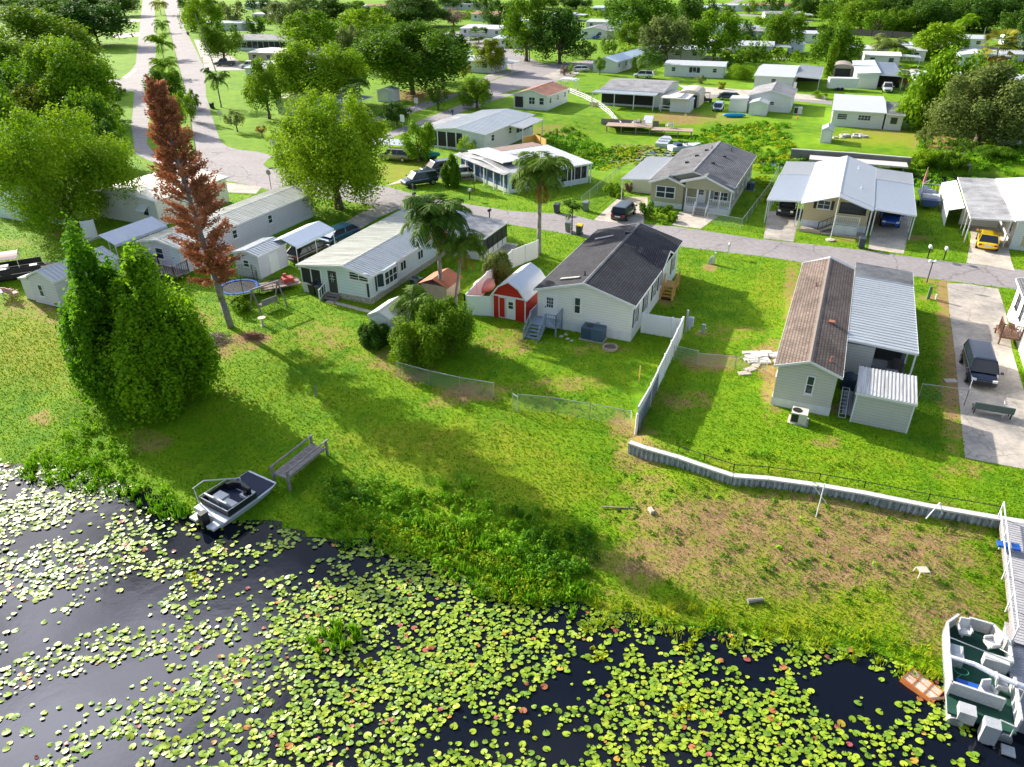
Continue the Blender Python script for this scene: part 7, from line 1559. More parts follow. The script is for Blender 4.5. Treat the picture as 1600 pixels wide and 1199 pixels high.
for s in ((-.45, Lp * .88, 10), (.55, Lp * .82, -60), (.75, Lp * .38, 90), (.2, Lp * .25, 30)): swivel(*s)
m = MB(); m.box(-PW + .1, Lp * .5, .52, -PW + .6, Lp * .66, 1.0); m.build('cooler_box', PWH, t); m = MB(); m.box(.2, Lp * .58, .52, 1.1, Lp * .66, 1.1); m.build('console', PWH, t); m = MB(); m.box(-.9, Lp * .24, .52, .1, Lp * .31, .9); m.build('blue_bench', mat('blue_vinyl', (.01, .09, .40), rough=.5), t)
m = MB(); m.path([(-PW, Lp * .46, 1.2), (-.3, Lp * .44, 1.28), (.4, Lp * .40, 1.25), (PW, Lp * .36, 1.3), (PW + 1.2, Lp * .34, 1.1)], [.07, .1, .12, .1, .08], 8); m.build('furled_canopy', mat('canvas_white', (.62, .66, .74), rough=.8, dirt=.3), t)
m = MB(); m.path([(-PW, Lp * .48, 1.18), (-PW, Lp * .66, 1.3), (PW, Lp * .58, 1.3)], .022, 6); m.path([(PW * .3, Lp * .9, .6), (PW, Lp * .66, 1.3)], .022, 6); m.build('canopy_frame', ALU, t)
m = MB(); m.path([(-.7 + .28 * math.cos(i * .52), Lp * .4 + .2 * math.sin(i * .52), .9) for i in range(13)], .018, 5); m.path([(-.7, Lp * .4 - .2, .9), (-1.0, Lp * .3, .7)], .018, 5); m.build('landing_net', mat('net_green', (.02, .25, .15)), t)
m = MB(); m.box(-.85, -.1, .3, -.25, .45, .85); m.build('motor_cover', mat('grey_cover', (.42, .43, .45), dirt=.4), t); m = MB(); m.box(-.05, -.55, .1, .5, -.05, 1.05); m.box(.1, -.5, -.6, .35, -.2, .1); m.build('outboard_motor', mat('motor_grey', (.38, .40, .42), rough=.4, dirt=.3), t)
m = MB(); m.path([(.5, .0, .5), (.5, .0, 1.0), (1.0, -.1, 1.0), (1.0, -.1, .4)], .03, 6); m.box(.75, -.75, .05, 1.2, -.3, .12); m.box(.75, -.7, -.2, .8, -.3, .08); m.build('boarding_ladder', PWH, t)
m = MB(); m.box(PW * .62, Lp * .9, .72, PW * .9, Lp * .94, 1.0); m.build('registration_panel', mat('registration', (.7, .5, .45)), t)
# dock walkway ------------------------------------------------------------
def quadP(name, m, pts, zt, th, par=None): pass
w0 = Vector((*P2(1588, 818, 0), 0)); w1 = Vector((*P2(1618, 1010, -.6), 0)); d = w1 - w0; azw = math.degrees(math.atan2(d.x, d.y)); Lw = d.length; t = thing('dock_walkway', 'grey boarded dock walkway with white pipe handrails at the right edge', 'dock', (w0.x, w0.y, 0), azw)
m = MB(); n = int(Lw / .16)
for i in range(n): k = i / n; z = .12 - .9 * k; m.box(-.75, i * .16, z - .04, .75, i * .16 + .145, z)
m.build('deck_boards', mat('dock_boards', (.42, .41, .43), rough=.8, dirt=.6, dirtcol=(.24, .23, .24)), t); m = MB()
for x in (-.7, .7): m.hexa([(x - .05, 0, -.15), (x + .05, 0, -.15), (x + .05, Lw, -1.05), (x - .05, Lw, -1.05), (x - .05, 0, .07), (x + .05, 0, .07), (x + .05, Lw, -.83), (x - .05, Lw, -.83)])
m.build('beam', WOODG, t)
for x in (-.85, .85):
    m = MB()
    for hgt_ in (.45, .95): m.tube((x, 0, .12 + hgt_), (x, Lw, -.78 + hgt_), .03, 6)
    m.build('handrail', TRIM, t)
    for i in range(5): y = Lw * i / 4; z = .12 - .9 * i / 4; m = MB(); m.tube((x, y, z - .3), (x, y, z + 1.0), .035, 6); m.build('rail_post', TRIM, t)
o2 = Vector((*P2(1600, 1040, -.9), -.9)); t = thing('floating_dock', 'floating dock platform beside the pontoon boat at the right edge', 'dock', (o2.x, o2.y, 0), azp + 2); m = MB()
for i in range(34): m.box(-.55, -3.0 + i * .16, -.98, 1.9, -3.0 + i * .16 + .145, -.94)
m.build('deck_boards', MATS['dock_boards'], t); m = MB(); m.box(-.5, -3, -1.7, 1.8, 2.4, -1.0); m.build('float', mat('float_grey', (.3, .3, .32), dirt=.4), t)
m = MB(); m.path([(-.5, -2.6, -.9), (-.5, -2.6, .2), (.6, -2.8, .2), (.6, -2.8, -.9)], .03, 6); m.build('dock_ladder', ALU, t)
t = thing('chair_cushions', 'blue folding chair lying on the dock walkway', 'chair', (*P2(1578, 852, .2), -.05), 20); m = MB(); m.box(-.5, -.15, .1, -.05, .25, .22); m.build('cushion', MATS['blue_vinyl'], t); m = MB(); m.box(.1, -.2, .12, .45, .25, .24); m.build('cushion', MATS['blue_vinyl'], t); m = MB(); m.path([(-.2, .3, .1), (-.05, .1, .4), (.15, -.1, .12)], .02, 5); m.build('frame', TRIM, t)
# orange pallet float
o3 = P(1441, 1070, WATER + .15); t = thing('floating_platform', 'rusty orange framed white platform floating beside the pontoon boat', 'float', (o3[0], o3[1], WATER), -38); t.rotation_euler = (R(6), R(5), R(38)); t.scale = (.8,) * 3; RUST = mat('rust_orange', (.55, .17, .04), rough=.8, dirt=.6)
m = MB(); m.box(-.55, -.85, .1, .55, .85, .2); m.build('board', mat('weather_white', (.66, .58, .5), rough=.7, dirt=.8, dirtcol=(.5, .25, .12), scale=3), t); m = MB()
for y in (-.86, -.3, .3, .82): m.box(-.58, y, .2, .58, y + .05, .235)
for x in (-.58, 0, .53): m.box(x, -.86, .18, x + .05, .86, .228)
m.box(-.6, -.88, -.1, -.54, .88, .17); m.build('frame', RUST, t)
m = MB(); m.bar((0, 0, 0), (1.3, .1, 0), .12, .06); o = m.build('plank', WOODB); o.location = P(1452, 1093, WATER + .12); tag(o, 'brown plank linking the orange platform to the pontoon boat', 'plank')
# poles, stakes and odds on the bank
def post(label, px, py, h, r=.03, m=TRIM, lean=(0, 0), name='marker_post', cat='post'):
    mb = MB(); mb.tube((0, 0, -.1), (lean[0], lean[1], h), r, 6); o = mb.build(name, m); o.location = G(px, py); return tag(o, label, cat)
post('tall thin white pole on the bare bank below the seawall', 1275, 808, 2.2, .03); post('short grey stake on the lawn in the palm shadow', 494, 620, .8, .06, WOODG); post('leaning white pipe against the seawall cap', 1296, 790, 1.0, .02, TRIM, (-.9, .5)); post('white sapling stake in the shaded back yard', 998, 598, 1.3, .03, WOODN)
t = at_thing('plastic_table', 'small white plastic stool on the bare bank', 'stool', 1440, 898); m = MB(); m.box(-.24, -.2, .3, .24, .2, .34); m.build('top', CONC, t)
for x in (-.25, .25):
    for y in (-.2, .2): m = MB(); m.tube((x, y, .3), (x * 1.2, y * 1.2, 0), .02, 5); m.build('leg', WHITE, t)
t = at_thing('pipe_rack', 'bent white pipe rack below the seawall at the right', 'pipe', 1463, 806); m = MB(); m.path([(-.7, -.3, .05), (.1, .2, .7), (.35, .1, 0)], .03, 6); tag(m.build('pipe', TRIM, t), None, None)
m = MB(); m.box(-.1, -.2, 0, .1, .2, .2); o = m.build('concrete_block', CONC); o.location = G(1017, 800); o.rotation_euler.z = R(15); tag(o, 'pale concrete block on the bank below the seawall corner', 'block')
m = MB(); m.bar((-1, 0, .05), (1, -.15, .05), .06, .05); o = m.build('pole', WOODG); o.location = G(968, 793); tag(o, 'thin bleached pole lying on the bank left of the block', 'pole')
m = MB(); m.tube((-.4, 0, .1), (.35, .1, .12), .12, 8, .09); o = m.build('driftwood_log', WOODG); o.location = G(1181, 942); tag(o, 'short grey log lying in the grass near the waterline', 'log')
for i, (x, y) in enumerate(((877, 527), (887, 531), (893, 534), (884, 524))): m = MB(); m.ell((0, 0, .06), (.17, .14, .09), 8, 6, .3, i); o = m.build('stone', CONC); o.location = G(x, y); tag(o, 'pale stone in the small group left of the slate blue air conditioner', 'stone', 'stones by the air conditioner')
t = at_thing('fire_ring', 'round metal fire ring in the yard behind the cream home', 'fire ring', 953, 545); m = MB(); n = 18
for i in range(n): a0, a1 = 2 * math.pi * i / n, 2 * math.pi * (i + 1) / n; m.hexa([(r_ * math.cos(a_), r_ * math.sin(a_), z_) for z_ in (-.05, .22) for r_, a_ in ((.48, a0), (.56, a0), (.56, a1), (.48, a1))])
m.build('ring', mat('ring_tan', (.42, .33, .25), dirt=.5), t); m = MB(); m.tube((0, 0, -.05), (0, 0, .04), .47, 16); m.build('ash', mat('ash', (.16, .13, .11), dirt=.6), t)
for i, (x, y, rz_) in enumerate(((1172, 578, 30), (1163, 584, 10), (1181, 571, 60))): m = MB(); m.box(-.42, -.25, 0, .42, .25, .08); o = m.build('paving_stone', CONC); o.location = G(x, y); o.rotation_euler.z = R(rz_); tag(o, ['flat pale slab lying between the scattered pavers', 'leftmost pale slab of the scattered pavers', 'slab nearest the stacked pavers'][i] + ' left of the brown roofed home', 'paving stone')
t = at_thing('paver_pile', 'heap of white grey broken pavers left of the brown roofed home', 'rubble', 1192, 560); m = MB(); rd_ = random.Random(4)
for i in range(34): x, y = rd_.uniform(-1.1, 1.1), rd_.uniform(-.8, .8); s = rd_.uniform(.18, .4); m.box(x - s, y - s * .6, rd_.uniform(-.02, .06), x + s, y + s * .6, rd_.uniform(.1, .2))
m.build('pavers', mat('paver_white', (.62, .6, .56), dirt=.6), t)
def brush(label, px, py, w, m, n=260, h=.5):
    g = G(px, py); t = thing('brush_pile', label, 'brush pile', g); r = np.random.default_rng(px); mb = MB()
    for i in range(n): a = r.uniform(0, 6.28); q = r.uniform(0, 1) ** .6 * w; c = Vector((q * math.cos(a), q * math.sin(a) * .7, r.uniform(0, h) * (1 - q / w))); d = Vector(r.normal(size=3)); d.z *= .4; d.normalize(); mb.tube(c - d * .3, c + d * .3, .012, 4)
    mb.build('twigs', m, t)
brush('grey heap of cut branches near the dead pine foot', 333, 531, 1.6, mat('twigs', (.2, .14, .11)), 420); brush('small rusty heap of branches right of the grey one', 397, 526, .8, mat('twigs_rust', (.3, .13, .07)), 200, .4)
# garden things by the lilac home
t = at_thing('garden_swing', 'weathered wooden garden swing on an A frame', 'swing', 420, 482, 40); m = MB()
for y in (-1.2, 1.2): m.bar((-.9, y, 0), (0, y, 2.0), .09, .09); m.bar((.9, y, 0), (0, y, 2.0), .09, .09)
m.bar((0, -1.3, 2.03), (0, 1.3, 2.03), .1, .1); m.build('frame', WOODG, t); m = MB(); m.box(-.3, -.75, .5, .3, .75, .55); m.bar((.3, -.75, .75), (.3, .75, .75), .05, .5); m.build('seat', WOODG, t); m = MB()
for y in (-.7, .7): m.tube((0, y, 2.0), (-.25, y, .55), .012, 4); m.tube((0, y, 2.0), (.3, y, .95), .012, 4)
m.build('chains', BLACK, t)
t = at_thing('birdbath', 'small pale birdbath on the lawn below the swing', 'birdbath', 411, 509); m = MB(); m.tube((0, 0, 0), (0, 0, .1), .22, 12, .1); m.tube((0, 0, .1), (0, 0, .6), .09, 10, .07); m.build('pedestal', CONC, t); m = MB(); m.tube((0, 0, .6), (0, 0, .7), .12, 14, .32); m.build('bowl', CONC, t)
t = at_thing('utility_trailer', 'rusty flat trailer with red machinery beside the ribbed shed', 'trailer', 438, 452, 60); m = MB(); m.box(-.9, -1.7, .45, .9, 1.7, .55); m.build('bed', mat('trailer_wood', (.2, .13, .10), dirt=.6), t); m = MB(); m.bar((0, 1.7, .5), (0, 3.0, .45), .1, .1)
for s in (-1, 1): m.bar((s * .9, -1.7, .75), (s * .9, 1.7, .75), .04, .05)
m.build('frame', BLACK, t)
for s in (-1, 1): m = MB(); m.tube((s * .92, -.3, .3), (s * 1.08, -.3, .3), .3, 14); w_ = m.build('wheel', RUBBER, t)
m = MB(); m.box(-.4, .3, .56, .4, 1.2, .95); m.tube((-.2, .6, .95), (-.2, .6, 1.25), .15, 10); m.build('machine', mat('machine_red', (.35, .03, .02), dirt=.4), t)
t = at_thing('trampoline', 'round trampoline with a blue edge pad beside the ribbed shed', 'trampoline', 376, 462); m = MB(); n = 24; Rt = 1.7
for i in range(n): a0, a1 = 2 * math.pi * i / n, 2 * math.pi * (i + 1) / n; m.hexa([(r_ * math.cos(a_), r_ * math.sin(a_), z_) for z_ in (.78, .84) for r_, a_ in ((Rt - .28, a0), (Rt, a0), (Rt, a1), (Rt - .28, a1))])
m.build('edge_pad', mat('pad_blue', (.01, .12, .5), rough=.5), t); m = MB(); m.tube((0, 0, .77), (0, 0, .79), Rt - .27, 24); m.build('mat', BLACK, t)
for i in range(6): a_ = i * math.pi / 3; m = MB(); m.tube((Rt * math.cos(a_), Rt * math.sin(a_), 0), (Rt * math.cos(a_), Rt * math.sin(a_), 2.3), .03, 6); m.build('pole', BLACK, t)
m = MB(); m.loft([[(Rt * math.cos(2 * math.pi * i / 24), Rt * math.sin(2 * math.pi * i / 24), z_) for i in range(24)] for z_ in (.85, 2.2)], cap=False); m.build('safety_net', mesh_net('safety_net', (.02, .02, .025), .15, .25), t)
t = at_thing('swing_frame', 'tipped wooden play frame lying near the dead pine', 'play frame', 300, 500, 60); m = MB(); m.bar((-2.3, 0, .05), (2.2, .3, .05), .1, .1); m.bar((-2.0, -1.3, .05), (2.5, -1.0, .1), .1, .1); m.bar((2.2, .3, .05), (2.5, -1.0, .1), .1, .1); m.bar((.5, .2, 0), (.5, .2, 1.1), .1, .1); m.bar((-2, -1.2, .0), (-1.6, .0, .8), .08, .08); m.build('beams', WOODG, t)
t = at_thing('sawhorse', 'small dark blue sawhorse by the lilac home steps', 'sawhorse', 279, 480, 20); m = MB(); m.bar((-.6, 0, .7), (.6, 0, .7), .08, .1)
for x in (-.5, .5):
    for y in (-.3, .3): m.bar((x, 0, .7), (x * 1.1, y, 0), .05, .05)
m.build('frame', mat('dark_blue_paint', (.02, .03, .12)), t)
t = at_thing('planter_stand', 'white stand under the potted shrub by the steps', 'plant stand', 268, 462, 10); m = MB(); m.bar((-.4, 0, .1), (0, 0, .8), .05, .05); m.bar((.4, 0, .1), (0, 0, .8), .05, .05); m.bar((0, .4, .1), (0, 0, .8), .05, .05); m.build('legs', TRIM, t)
# pontoon with pink canopy at the left edge
t = at_thing('pontoon_boat', 'old black pontoon boat with a faded pink canopy on the grass at the left edge', 'boat', 28, 432, 62); m = MB(); m.prism([(-1.2, -2.6, .5), (1.2, -2.6, .5), (1.2, 2.2, .5), (.5, 3.2, .5), (-.5, 3.2, .5), (-1.2, 2.2, .5)], (0, 0, .12)); m.build('deck', DARK, t)
for s in (-1, 1): m = MB(); m.tube((s * .8, -2.6, .28), (s * .8, 2.8, .28), .28, 10); m.build('pontoon', BLACK, t); m = MB(); m.bar((s * 1.15, -2.5, .9), (s * 1.15, 2.1, .9), .05, .5); m.build('side_panel', DARK, t)
m = MB(); n = 6
for i in range(n): x0_, x1_ = -1.2 + 2.4 * i / n, -1.2 + 2.4 * (i + 1) / n; f_ = lambda x: 2.3 - .25 * (x / 1.2) ** 2; m.slab((x0_, -2.2, f_(x0_)), (x1_, -2.2, f_(x1_)), (x1_, .6, f_(x1_)), (x0_, .6, f_(x0_)), .04)
m.build('canopy', mat('faded_pink_canvas', (.62, .42, .40), rough=.8, dirt=.2), t)
for x in (-1.15, 1.15):
    for y in (-2.1, .5): m = MB(); m.tube((x, y, .6), (x, y, 2.1), .025, 6); m.build('canopy_pole', TRIM, t)
for x, y in ((-.5, -.8), (.5, -.9), (.4, 1.5)): m = MB(); m.box(x - .3, y - .3, .62, x + .3, y + .3, 1.0); m.build('seat', PWH, t)
t = at_thing('picnic_table', 'small pale round table near the pink chairs', 'table', 6, 466); m = MB(); m.tube((0, 0, .62), (0, 0, .67), .5, 14); m.build('tabletop', mat('pale_pink_top', (.6, .48, .45)), t); m = MB(); m.tube((0, 0, 0), (0, 0, .62), .06, 8); m.build('leg', WHITE, t)
t = at_thing('outdoor_rack', 'white pipe clothes rack under the bright maple', 'rack', 92, 342, 24); m = MB()
for x in (-.9, 0, .9): m.path([(x, 0, 0), (x - .1, .2, 1.9), (x - .1, 1.2, 1.9)], .035, 6)
m.build('frame', TRIM, t)
# folding canopy over the beige vehicle
t = thing('carport_canopy', 'small white folding canopy over the beige utility vehicle', 'carport', (*P2(612, 246), 0), 100); m = MB(); m.slab((-1.7, -2.9, 2.1), (0, -2.9, 2.6), (0, 2.9, 2.6), (-1.7, 2.9, 2.1), .04); m.slab((0, -2.9, 2.6), (1.7, -2.9, 2.1), (1.7, 2.9, 2.1), (0, 2.9, 2.6), .04); m.build('canopy_roof', MATS['carport_white'], t)
for x in (-1.65, 1.65):
    for y in (-2.8, 2.8): m = MB(); m.tube((x, y, 0), (x, y, 2.1), .035, 6); m.build('leg', TRIM, t)
t = thing('covered_boat', 'boat under a teal tarpaulin behind the slim green tree', 'boat', (*P2(660, 250), 0), 100); m = MB(); m.ell((0, 0, .85), (.95, 2.7, .55), 16, 8, .08, 2); m.build('tarpaulin', mat('teal_tarp', (.0, .20, .17), rough=.6, dirt=.2), t, smooth=True); m = MB(); m.box(-.7, -2.2, .2, .7, 2.0, .6); m.build('hull', DARK, t)
# boats by the canal
t = thing('jon_boat', 'silver flat boat tied at the canal deck', 'boat', (*P2(1037, 225, -1.5), -1.5), 20); m = MB(); m.loft([[(-.9, -2.8, 0), (.9, -2.8, 0), (1.0, -2.8, .6), (-1.0, -2.8, .6)], [(-.9, 1.8, 0), (.9, 1.8, 0), (1.0, 1.8, .6), (-1.0, 1.8, .6)], [(-.4, 3, .3), (.4, 3, .3), (.5, 3, .7), (-.5, 3, .7)]]); m.build('hull', mat('boat_silver', (.55, .58, .62), rough=.4, metal=.3), t); m = MB(); m.box(-.8, -1.2, .6, .8, -.8, .75); m.box(-.8, .8, .6, .8, 1.1, .75); m.build('thwart', ALU, t)
t = thing('motor_boat', 'small blue and white motor boat beside the silver flat boat', 'boat', (*P2(1068, 234, -1.5), -1.5), 75); m = MB(); m.loft([[(-.8, -2.4, 0), (.8, -2.4, 0), (1.0, -2.4, .7), (-1.0, -2.4, .7)], [(-.8, 1.2, 0), (.8, 1.2, 0), (1.0, 1.2, .75), (-1.0, 1.2, .75)], [(-.1, 2.8, .4), (.1, 2.8, .4), (.15, 2.8, .9), (-.15, 2.8, .9)]]); m.build('hull', mat('boat_white_blue', (.6, .66, .74), rough=.4), t); m = MB(); m.box(-.7, -1.6, .7, .7, -.6, 1.1); m.build('seat', mat('boat_navy', (.03, .05, .12)), t); m = MB(); m.box(-.6, .2, .75, .6, .3, 1.2); m.build('windscreen', CGL, t)
t = thing('motor_boat', 'blue hulled boat on a trailer beside the right carport of the tan home', 'boat', (*P2(1446, 320, .0), 0), 20); m = MB(); m.loft([[(-.7, -2.6, .5), (.7, -2.6, .5), (1.0, -2.6, 1.2), (-1.0, -2.6, 1.2)], [(-.7, 1.2, .5), (.7, 1.2, .5), (1.0, 1.2, 1.3), (-1.0, 1.2, 1.3)], [(-.1, 3.2, .9), (.1, 3.2, .9), (.15, 3.2, 1.4), (-.15, 3.2, 1.4)]]); m.build('hull', mat('boat_dark_blue', (.02, .05, .16), rough=.3, coat=.6), t); m = MB(); m.box(-.8, -1.8, 1.2, .8, -1.1, 1.6); m.box(-.7, .0, 1.25, .7, .1, 1.75); m.build('seat', mat('boat_inner', (.55, .57, .6)), t)
m = MB(); m.path([(-.9, -1.0, 1.2), (-.9, -.4, 2.5), (.9, -.4, 2.5), (.9, -1.0, 1.2)], .03, 6); m.path([(-.9, -.4, 2.5), (.1, 2.0, 2.4)], .03, 6); m.build('frame', TRIM, t)
for s in (-1, 1): m = MB(); m.tube((s * .85, -.8, .3), (s * 1.0, -.8, .3), .3, 12); m.build('wheel', RUBBER, t)
t = thing('patio_umbrella', 'closed dusty pink umbrella behind the blue hulled boat', 'umbrella', (*P2(1440, 300, 0), 0)); m = MB(); m.tube((0, 0, 0), (0, 0, 1.2), .03, 6); m.build('pole', WOODB, t); m = MB(); m.tube((0, 0, 1.0), (0, 0, 3.0), .22, 8, .04); m.build('canopy', mat('umbrella_pink', (.42, .17, .16), rough=.8), t)
t = thing('kayak', 'upturned bright blue kayak beside the boxy white shed', 'kayak', (*P2(1147, 183, 0), 0), 98); m = MB(); m.ell((0, 0, .3), (.55, 2.1, .38), 12, 8); m.build('hull', mat('kayak_blue', (.0, .30, .62), rough=.35), t, smooth=True)
t = thing('traffic_cone', 'small orange cone on the grass by the canal houses', 'cone', (*P2(1246, 186, 0), 0)); m = MB(); m.tube((0, 0, .03), (0, 0, .6), .16, 10, .03); m.build('cone', mat('cone_orange', (.8, .14, .02)), t); m = MB(); m.box(-.2, -.2, 0, .2, .2, .03); m.build('base', BLACK, t)
t = thing('box_trailer', 'white enclosed trailer parked on the lane by the garage house', 'trailer', (*P2(1314, 141, 0), 0), 100); m = MB(); m.box(-1.1, -2.9, .5, 1.1, 2.6, 2.5); m.prism([(-1.1, 2.6, .5), (1.1, 2.6, .5), (0, 3.2, .5)], (0, 0, 2.0)); m.build('body', WHITE, t); m = MB(); m.box(1.1, .6, .7, 1.13, 1.4, 2.3); m.build('door', CREAM, t)
for y in (-.9, -.1):
    for s in (-1, 1): m = MB(); m.tube((s * 1.05, y, .35), (s * 1.2, y, .35), .34, 12); m.build('wheel', RUBBER, t)
t = thing('gazebo', 'white flat topped golf shelter at the head of the rail fence', 'shelter', (*P2(889, 143, 0), 0), 24); m = MB(); m.box(-1.9, -1.3, 2.3, 1.9, 1.3, 2.45); m.box(-1.5, -1.0, 2.45, 1.5, 1.0, 2.6); m.build('roof', WHITE, t)
for x in (-1.6, 1.6):
    for y in (-1.1, 1.1): m = MB(); m.box(x - .07, y - .07, 0, x + .07, y + .07, 2.3); m.build('post', TRIM, t)
m = MB(); m.box(-1.6, -1.1, 0, 1.6, 1.1, .4); m.build('floor', CONC, t)
t = thing('golf_cart', 'dark golf cart parked beside the tan rounded garage', 'golf cart', (*P2(1103, 160, 0), 0), 100); m = MB(); m.box(-.6, -1.1, .3, .6, 1.1, .7); m.box(-.6, -.6, .7, .6, -.2, 1.1); m.build('body', DARK, t)
for y in (-.8, .8):
    for s in (-1, 1): m = MB(); m.tube((s * .5, y, .25), (s * .65, y, .25), .25, 10); m.build('wheel', RUBBER, t)
m = MB(); m.box(-.6, -.9, 1.75, .6, .7, 1.8)
for x in (-.55, .55):
    for y in (-.8, .6): m.box(x - .02, y - .02, .7, x + .02, y + .02, 1.75)
m.build('canopy', BLACK, t)
# pink pool float and red tent by the fence
t = at_thing('pool_float', 'pink inflated sheet draped against the white fence', 'pool float', 757, 456, 24); m = MB(); m.ell((0, 0, .6), (.9, 1.3, .55), 12, 8, .1, 3); m.build('shell', mat('salmon_pink', (.62, .30, .26), rough=.6), t, smooth=True)
t = at_thing('storage_tent', 'rust red tent roofed shed beside the large palm', 'tent', 688, 463, 24); m = MB(); m.box(-1.2, -1.0, 0, 1.2, 1.4, 1.4); m.build('wall', mat('tent_wall', (.55, .4, .33), dirt=.3), t); m = MB(); m.slab((-1.4, -1.2, 1.4), (0, -1.2, 2.0), (0, 1.6, 2.0), (-1.4, 1.6, 1.4), .05); m.slab((0, -1.2, 2.0), (1.4, -1.2, 1.4), (1.4, 1.6, 1.4), (0, 1.6, 2.0), .05); m.build('roof', mat('rust_tent', (.48, .15, .07), rough=.7, dirt=.4), t)
# clutter between the brown roofed home and its shed, and under the carport
t = thing('stacked_ladder', 'aluminium ladder leaning between the greige home and its shed', 'ladder', (*P2(1316, 640, 0), 0), 24); m = MB()
for s in (-.2, .2): m.bar((s, -1.2, .1), (s, 1.3, .9), .05, .08)
for i in range(9): k = i / 8; m.bar((-.2, -1.2 + 2.5 * k, .1 + .8 * k), (.2, -1.2 + 2.5 * k, .1 + .8 * k), .04, .04)
m.build('ladder', ALU, t)
t = thing('gutter_stack', 'bundle of grey gutters stacked beside the ladder', 'gutters', (*P2(1323, 632, 0), 0), 24); m = MB()
for i in range(5): m.box(-.25 + .11 * i, -1.6, .1 + .05 * (i % 2), -.17 + .11 * i, 1.4, .25 + .05 * (i % 2))
m.build('gutters', mat('gutter_grey', (.4, .42, .45), dirt=.4), t)
t = thing('covered_grill', 'grill under a dark blue cover between home and shed', 'grill', (*P2(1324, 605, 0), 0), 24); m = MB(); m.box(-.45, -.5, 0, .45, .5, .8); m.ell((0, 0, .8), (.45, .5, .3), 12, 6); m.build('cover', mat('blue_cover', (.025, .045, .08), rough=.6), t)
rd_ = random.Random(9)
for i, (dx, dy, w_, h_, lb, cl) in enumerate(((-.2, 1.0, .9, .9, 'dark workbench under the silver carport', (.08, .08, .09)), (1.5, .6, .7, 1.1, 'grey covered mower under the silver carport', (.3, .3, .33)), (.6, 2.6, 1.0, .7, 'pale storage chest under the silver carport', (.35, .36, .4)), (2.0, 2.2, .6, 1.2, 'tall dark cabinet under the silver carport edge', (.06, .05, .05)))):
    o = H2.o + H2.u * (cx0 + .0 + 1.9 + dx * .8) + H2.v * (yn + dy - .6); t = thing(('workbench', 'covered_mower', 'storage_chest', 'cabinet')[i], lb, ('workbench', 'mower', 'chest', 'cabinet')[i], o, 24); m = MB(); m.box(-w_ / 2, -.35, .0 if i else .75, w_ / 2, .35, h_); m.build('body', mat('clutter%d' % i, cl, dirt=.4), t); m = MB()
    if i == 0: 
        for x in (-.4, .4): m.box(x - .04, -.3, 0, x + .04, .3, .75)
    else: m.box(-w_ / 2 - .03, -.38, h_, w_ / 2 + .03, .38, h_ + .05)
    m.build('legs' if i == 0 else 'lid', mat('clutter%d' % i, cl), t)
# signs and poles
def sign(label, px, py, col, h=2.2, w=.55, az=200, text=None, txtcol=None, hh=None):
    t = at_thing('street_sign', label, 'sign', px, py, az); m = MB(); m.tube((0, 0, 0), (0, 0, h + .1), .04, 6); m.build('post', ALU, t); hh = hh or w; m = MB(); m.box(-w / 2, .045, h - hh, w / 2, .065, h); m.build('plate', col, t)
    return t
s_ = sign('white square route sign with a black 7 shaped mark at the junction', 431, 250, WHITE, 3.0, .9, 190); m = MB(); m.box(-.2, .067, 2.75, .25, .075, 2.88); m.bar((-.16, .071, 2.75), (.05, .071, 2.3), .015, .14); m.build('marking', BLACK, s_)
sign('back of a white street sign beside the small boulevard palm', 345, 190, WHITE, 1.8, .7, 20); sign('white street sign on the divided road verge by the low dark tree', 630, 203, WHITE, 2.4, .8, 200, hh=1.1); sign('white street sign by the pale driveway under the oak grove', 651, 172, WHITE, 2.2, .8, 200, hh=1.0); sign('white sign board on the lane before the low white house', 1240, 146, WHITE, 2.2, .6, 200, hh=1.1)
t = at_thing('street_sign', 'dark octagonal sign pole seen from behind at the junction by the ribbed roof', 'sign', 424, 296, 200); m = MB(); m.tube((0, 0, 0), (0, 0, 2.3), .04, 6); m.build('post', WOODB, t); m = MB(); m.prism([(.35 * math.cos(R(22.5 + 45 * i)), .03, 2.1 + .35 * math.sin(R(22.5 + 45 * i))) for i in range(8)], (0, .03, 0)); m.build('plate', mat('sign_back', (.3, .26, .26)), t)
t = at_thing('street_sign', 'street corner post with two small plates above the white home', 'sign', 647, 322, 200); m = MB(); m.tube((0, 0, 0), (0, 0, 2.4), .035, 6); m.build('post', ALU, t); m = MB(); m.box(-.5, .03, 2.0, -.1, .06, 2.5); m.box(.1, .03, 2.0, .55, .06, 2.5); m.build('plate', BLACK, t)
def pole(label, px, py, ty, lean=0, arm=True):
    t = at_thing('utility_pole', label, 'pole', px, py); g = t.location; h = height_at(g, px, ty) - g.z; m = MB(); m.tube((0, 0, 0), (lean, 0, h), .15, 8, .1); m.build('pole', WOODG, t)
    if arm: m = MB(); m.bar((lean - .9, 0, h - .6), (lean + .9, 0, h - .6), .1, .12); m.build('crossarm', WOODG, t)
pole('tall wooden utility pole leaning right of the boulevard', 338, 113, 20, -2.6, False); pole('wooden utility pole left of the boulevard', 187, 62, 8, -1.4); pole('thin pale pole beside the garage house palms', 1536, 60, 42, 0, False)
t = thing('sandbag_heap', 'heap of pale concrete blocks beside the canal side shed', 'rubble', (*P2(1325, 214, 0), -.0)); m = MB(); rd_ = random.Random(2)
for i in range(22): x, y = rd_.uniform(-2.6, 2.6), rd_.uniform(-1, 1); s = rd_.uniform(.25, .5); m.box(x - s, y - s * .6, -.3, x + s, y + s * .6, rd_.uniform(.1, .4))
m.build('blocks', mat('paver_white2', (.5, .48, .45), dirt=.6), t)
t = thing('wooden_jetty', 'small wooden jetty with two white chairs above the canal on the right', 'jetty', (*P2(1492, 252, 0), -.2), 20); m = MB(); m.box(-2, -1.2, -.1, 2, .8, 0); m.build('deck_boards', WOODG, t); m = MB()
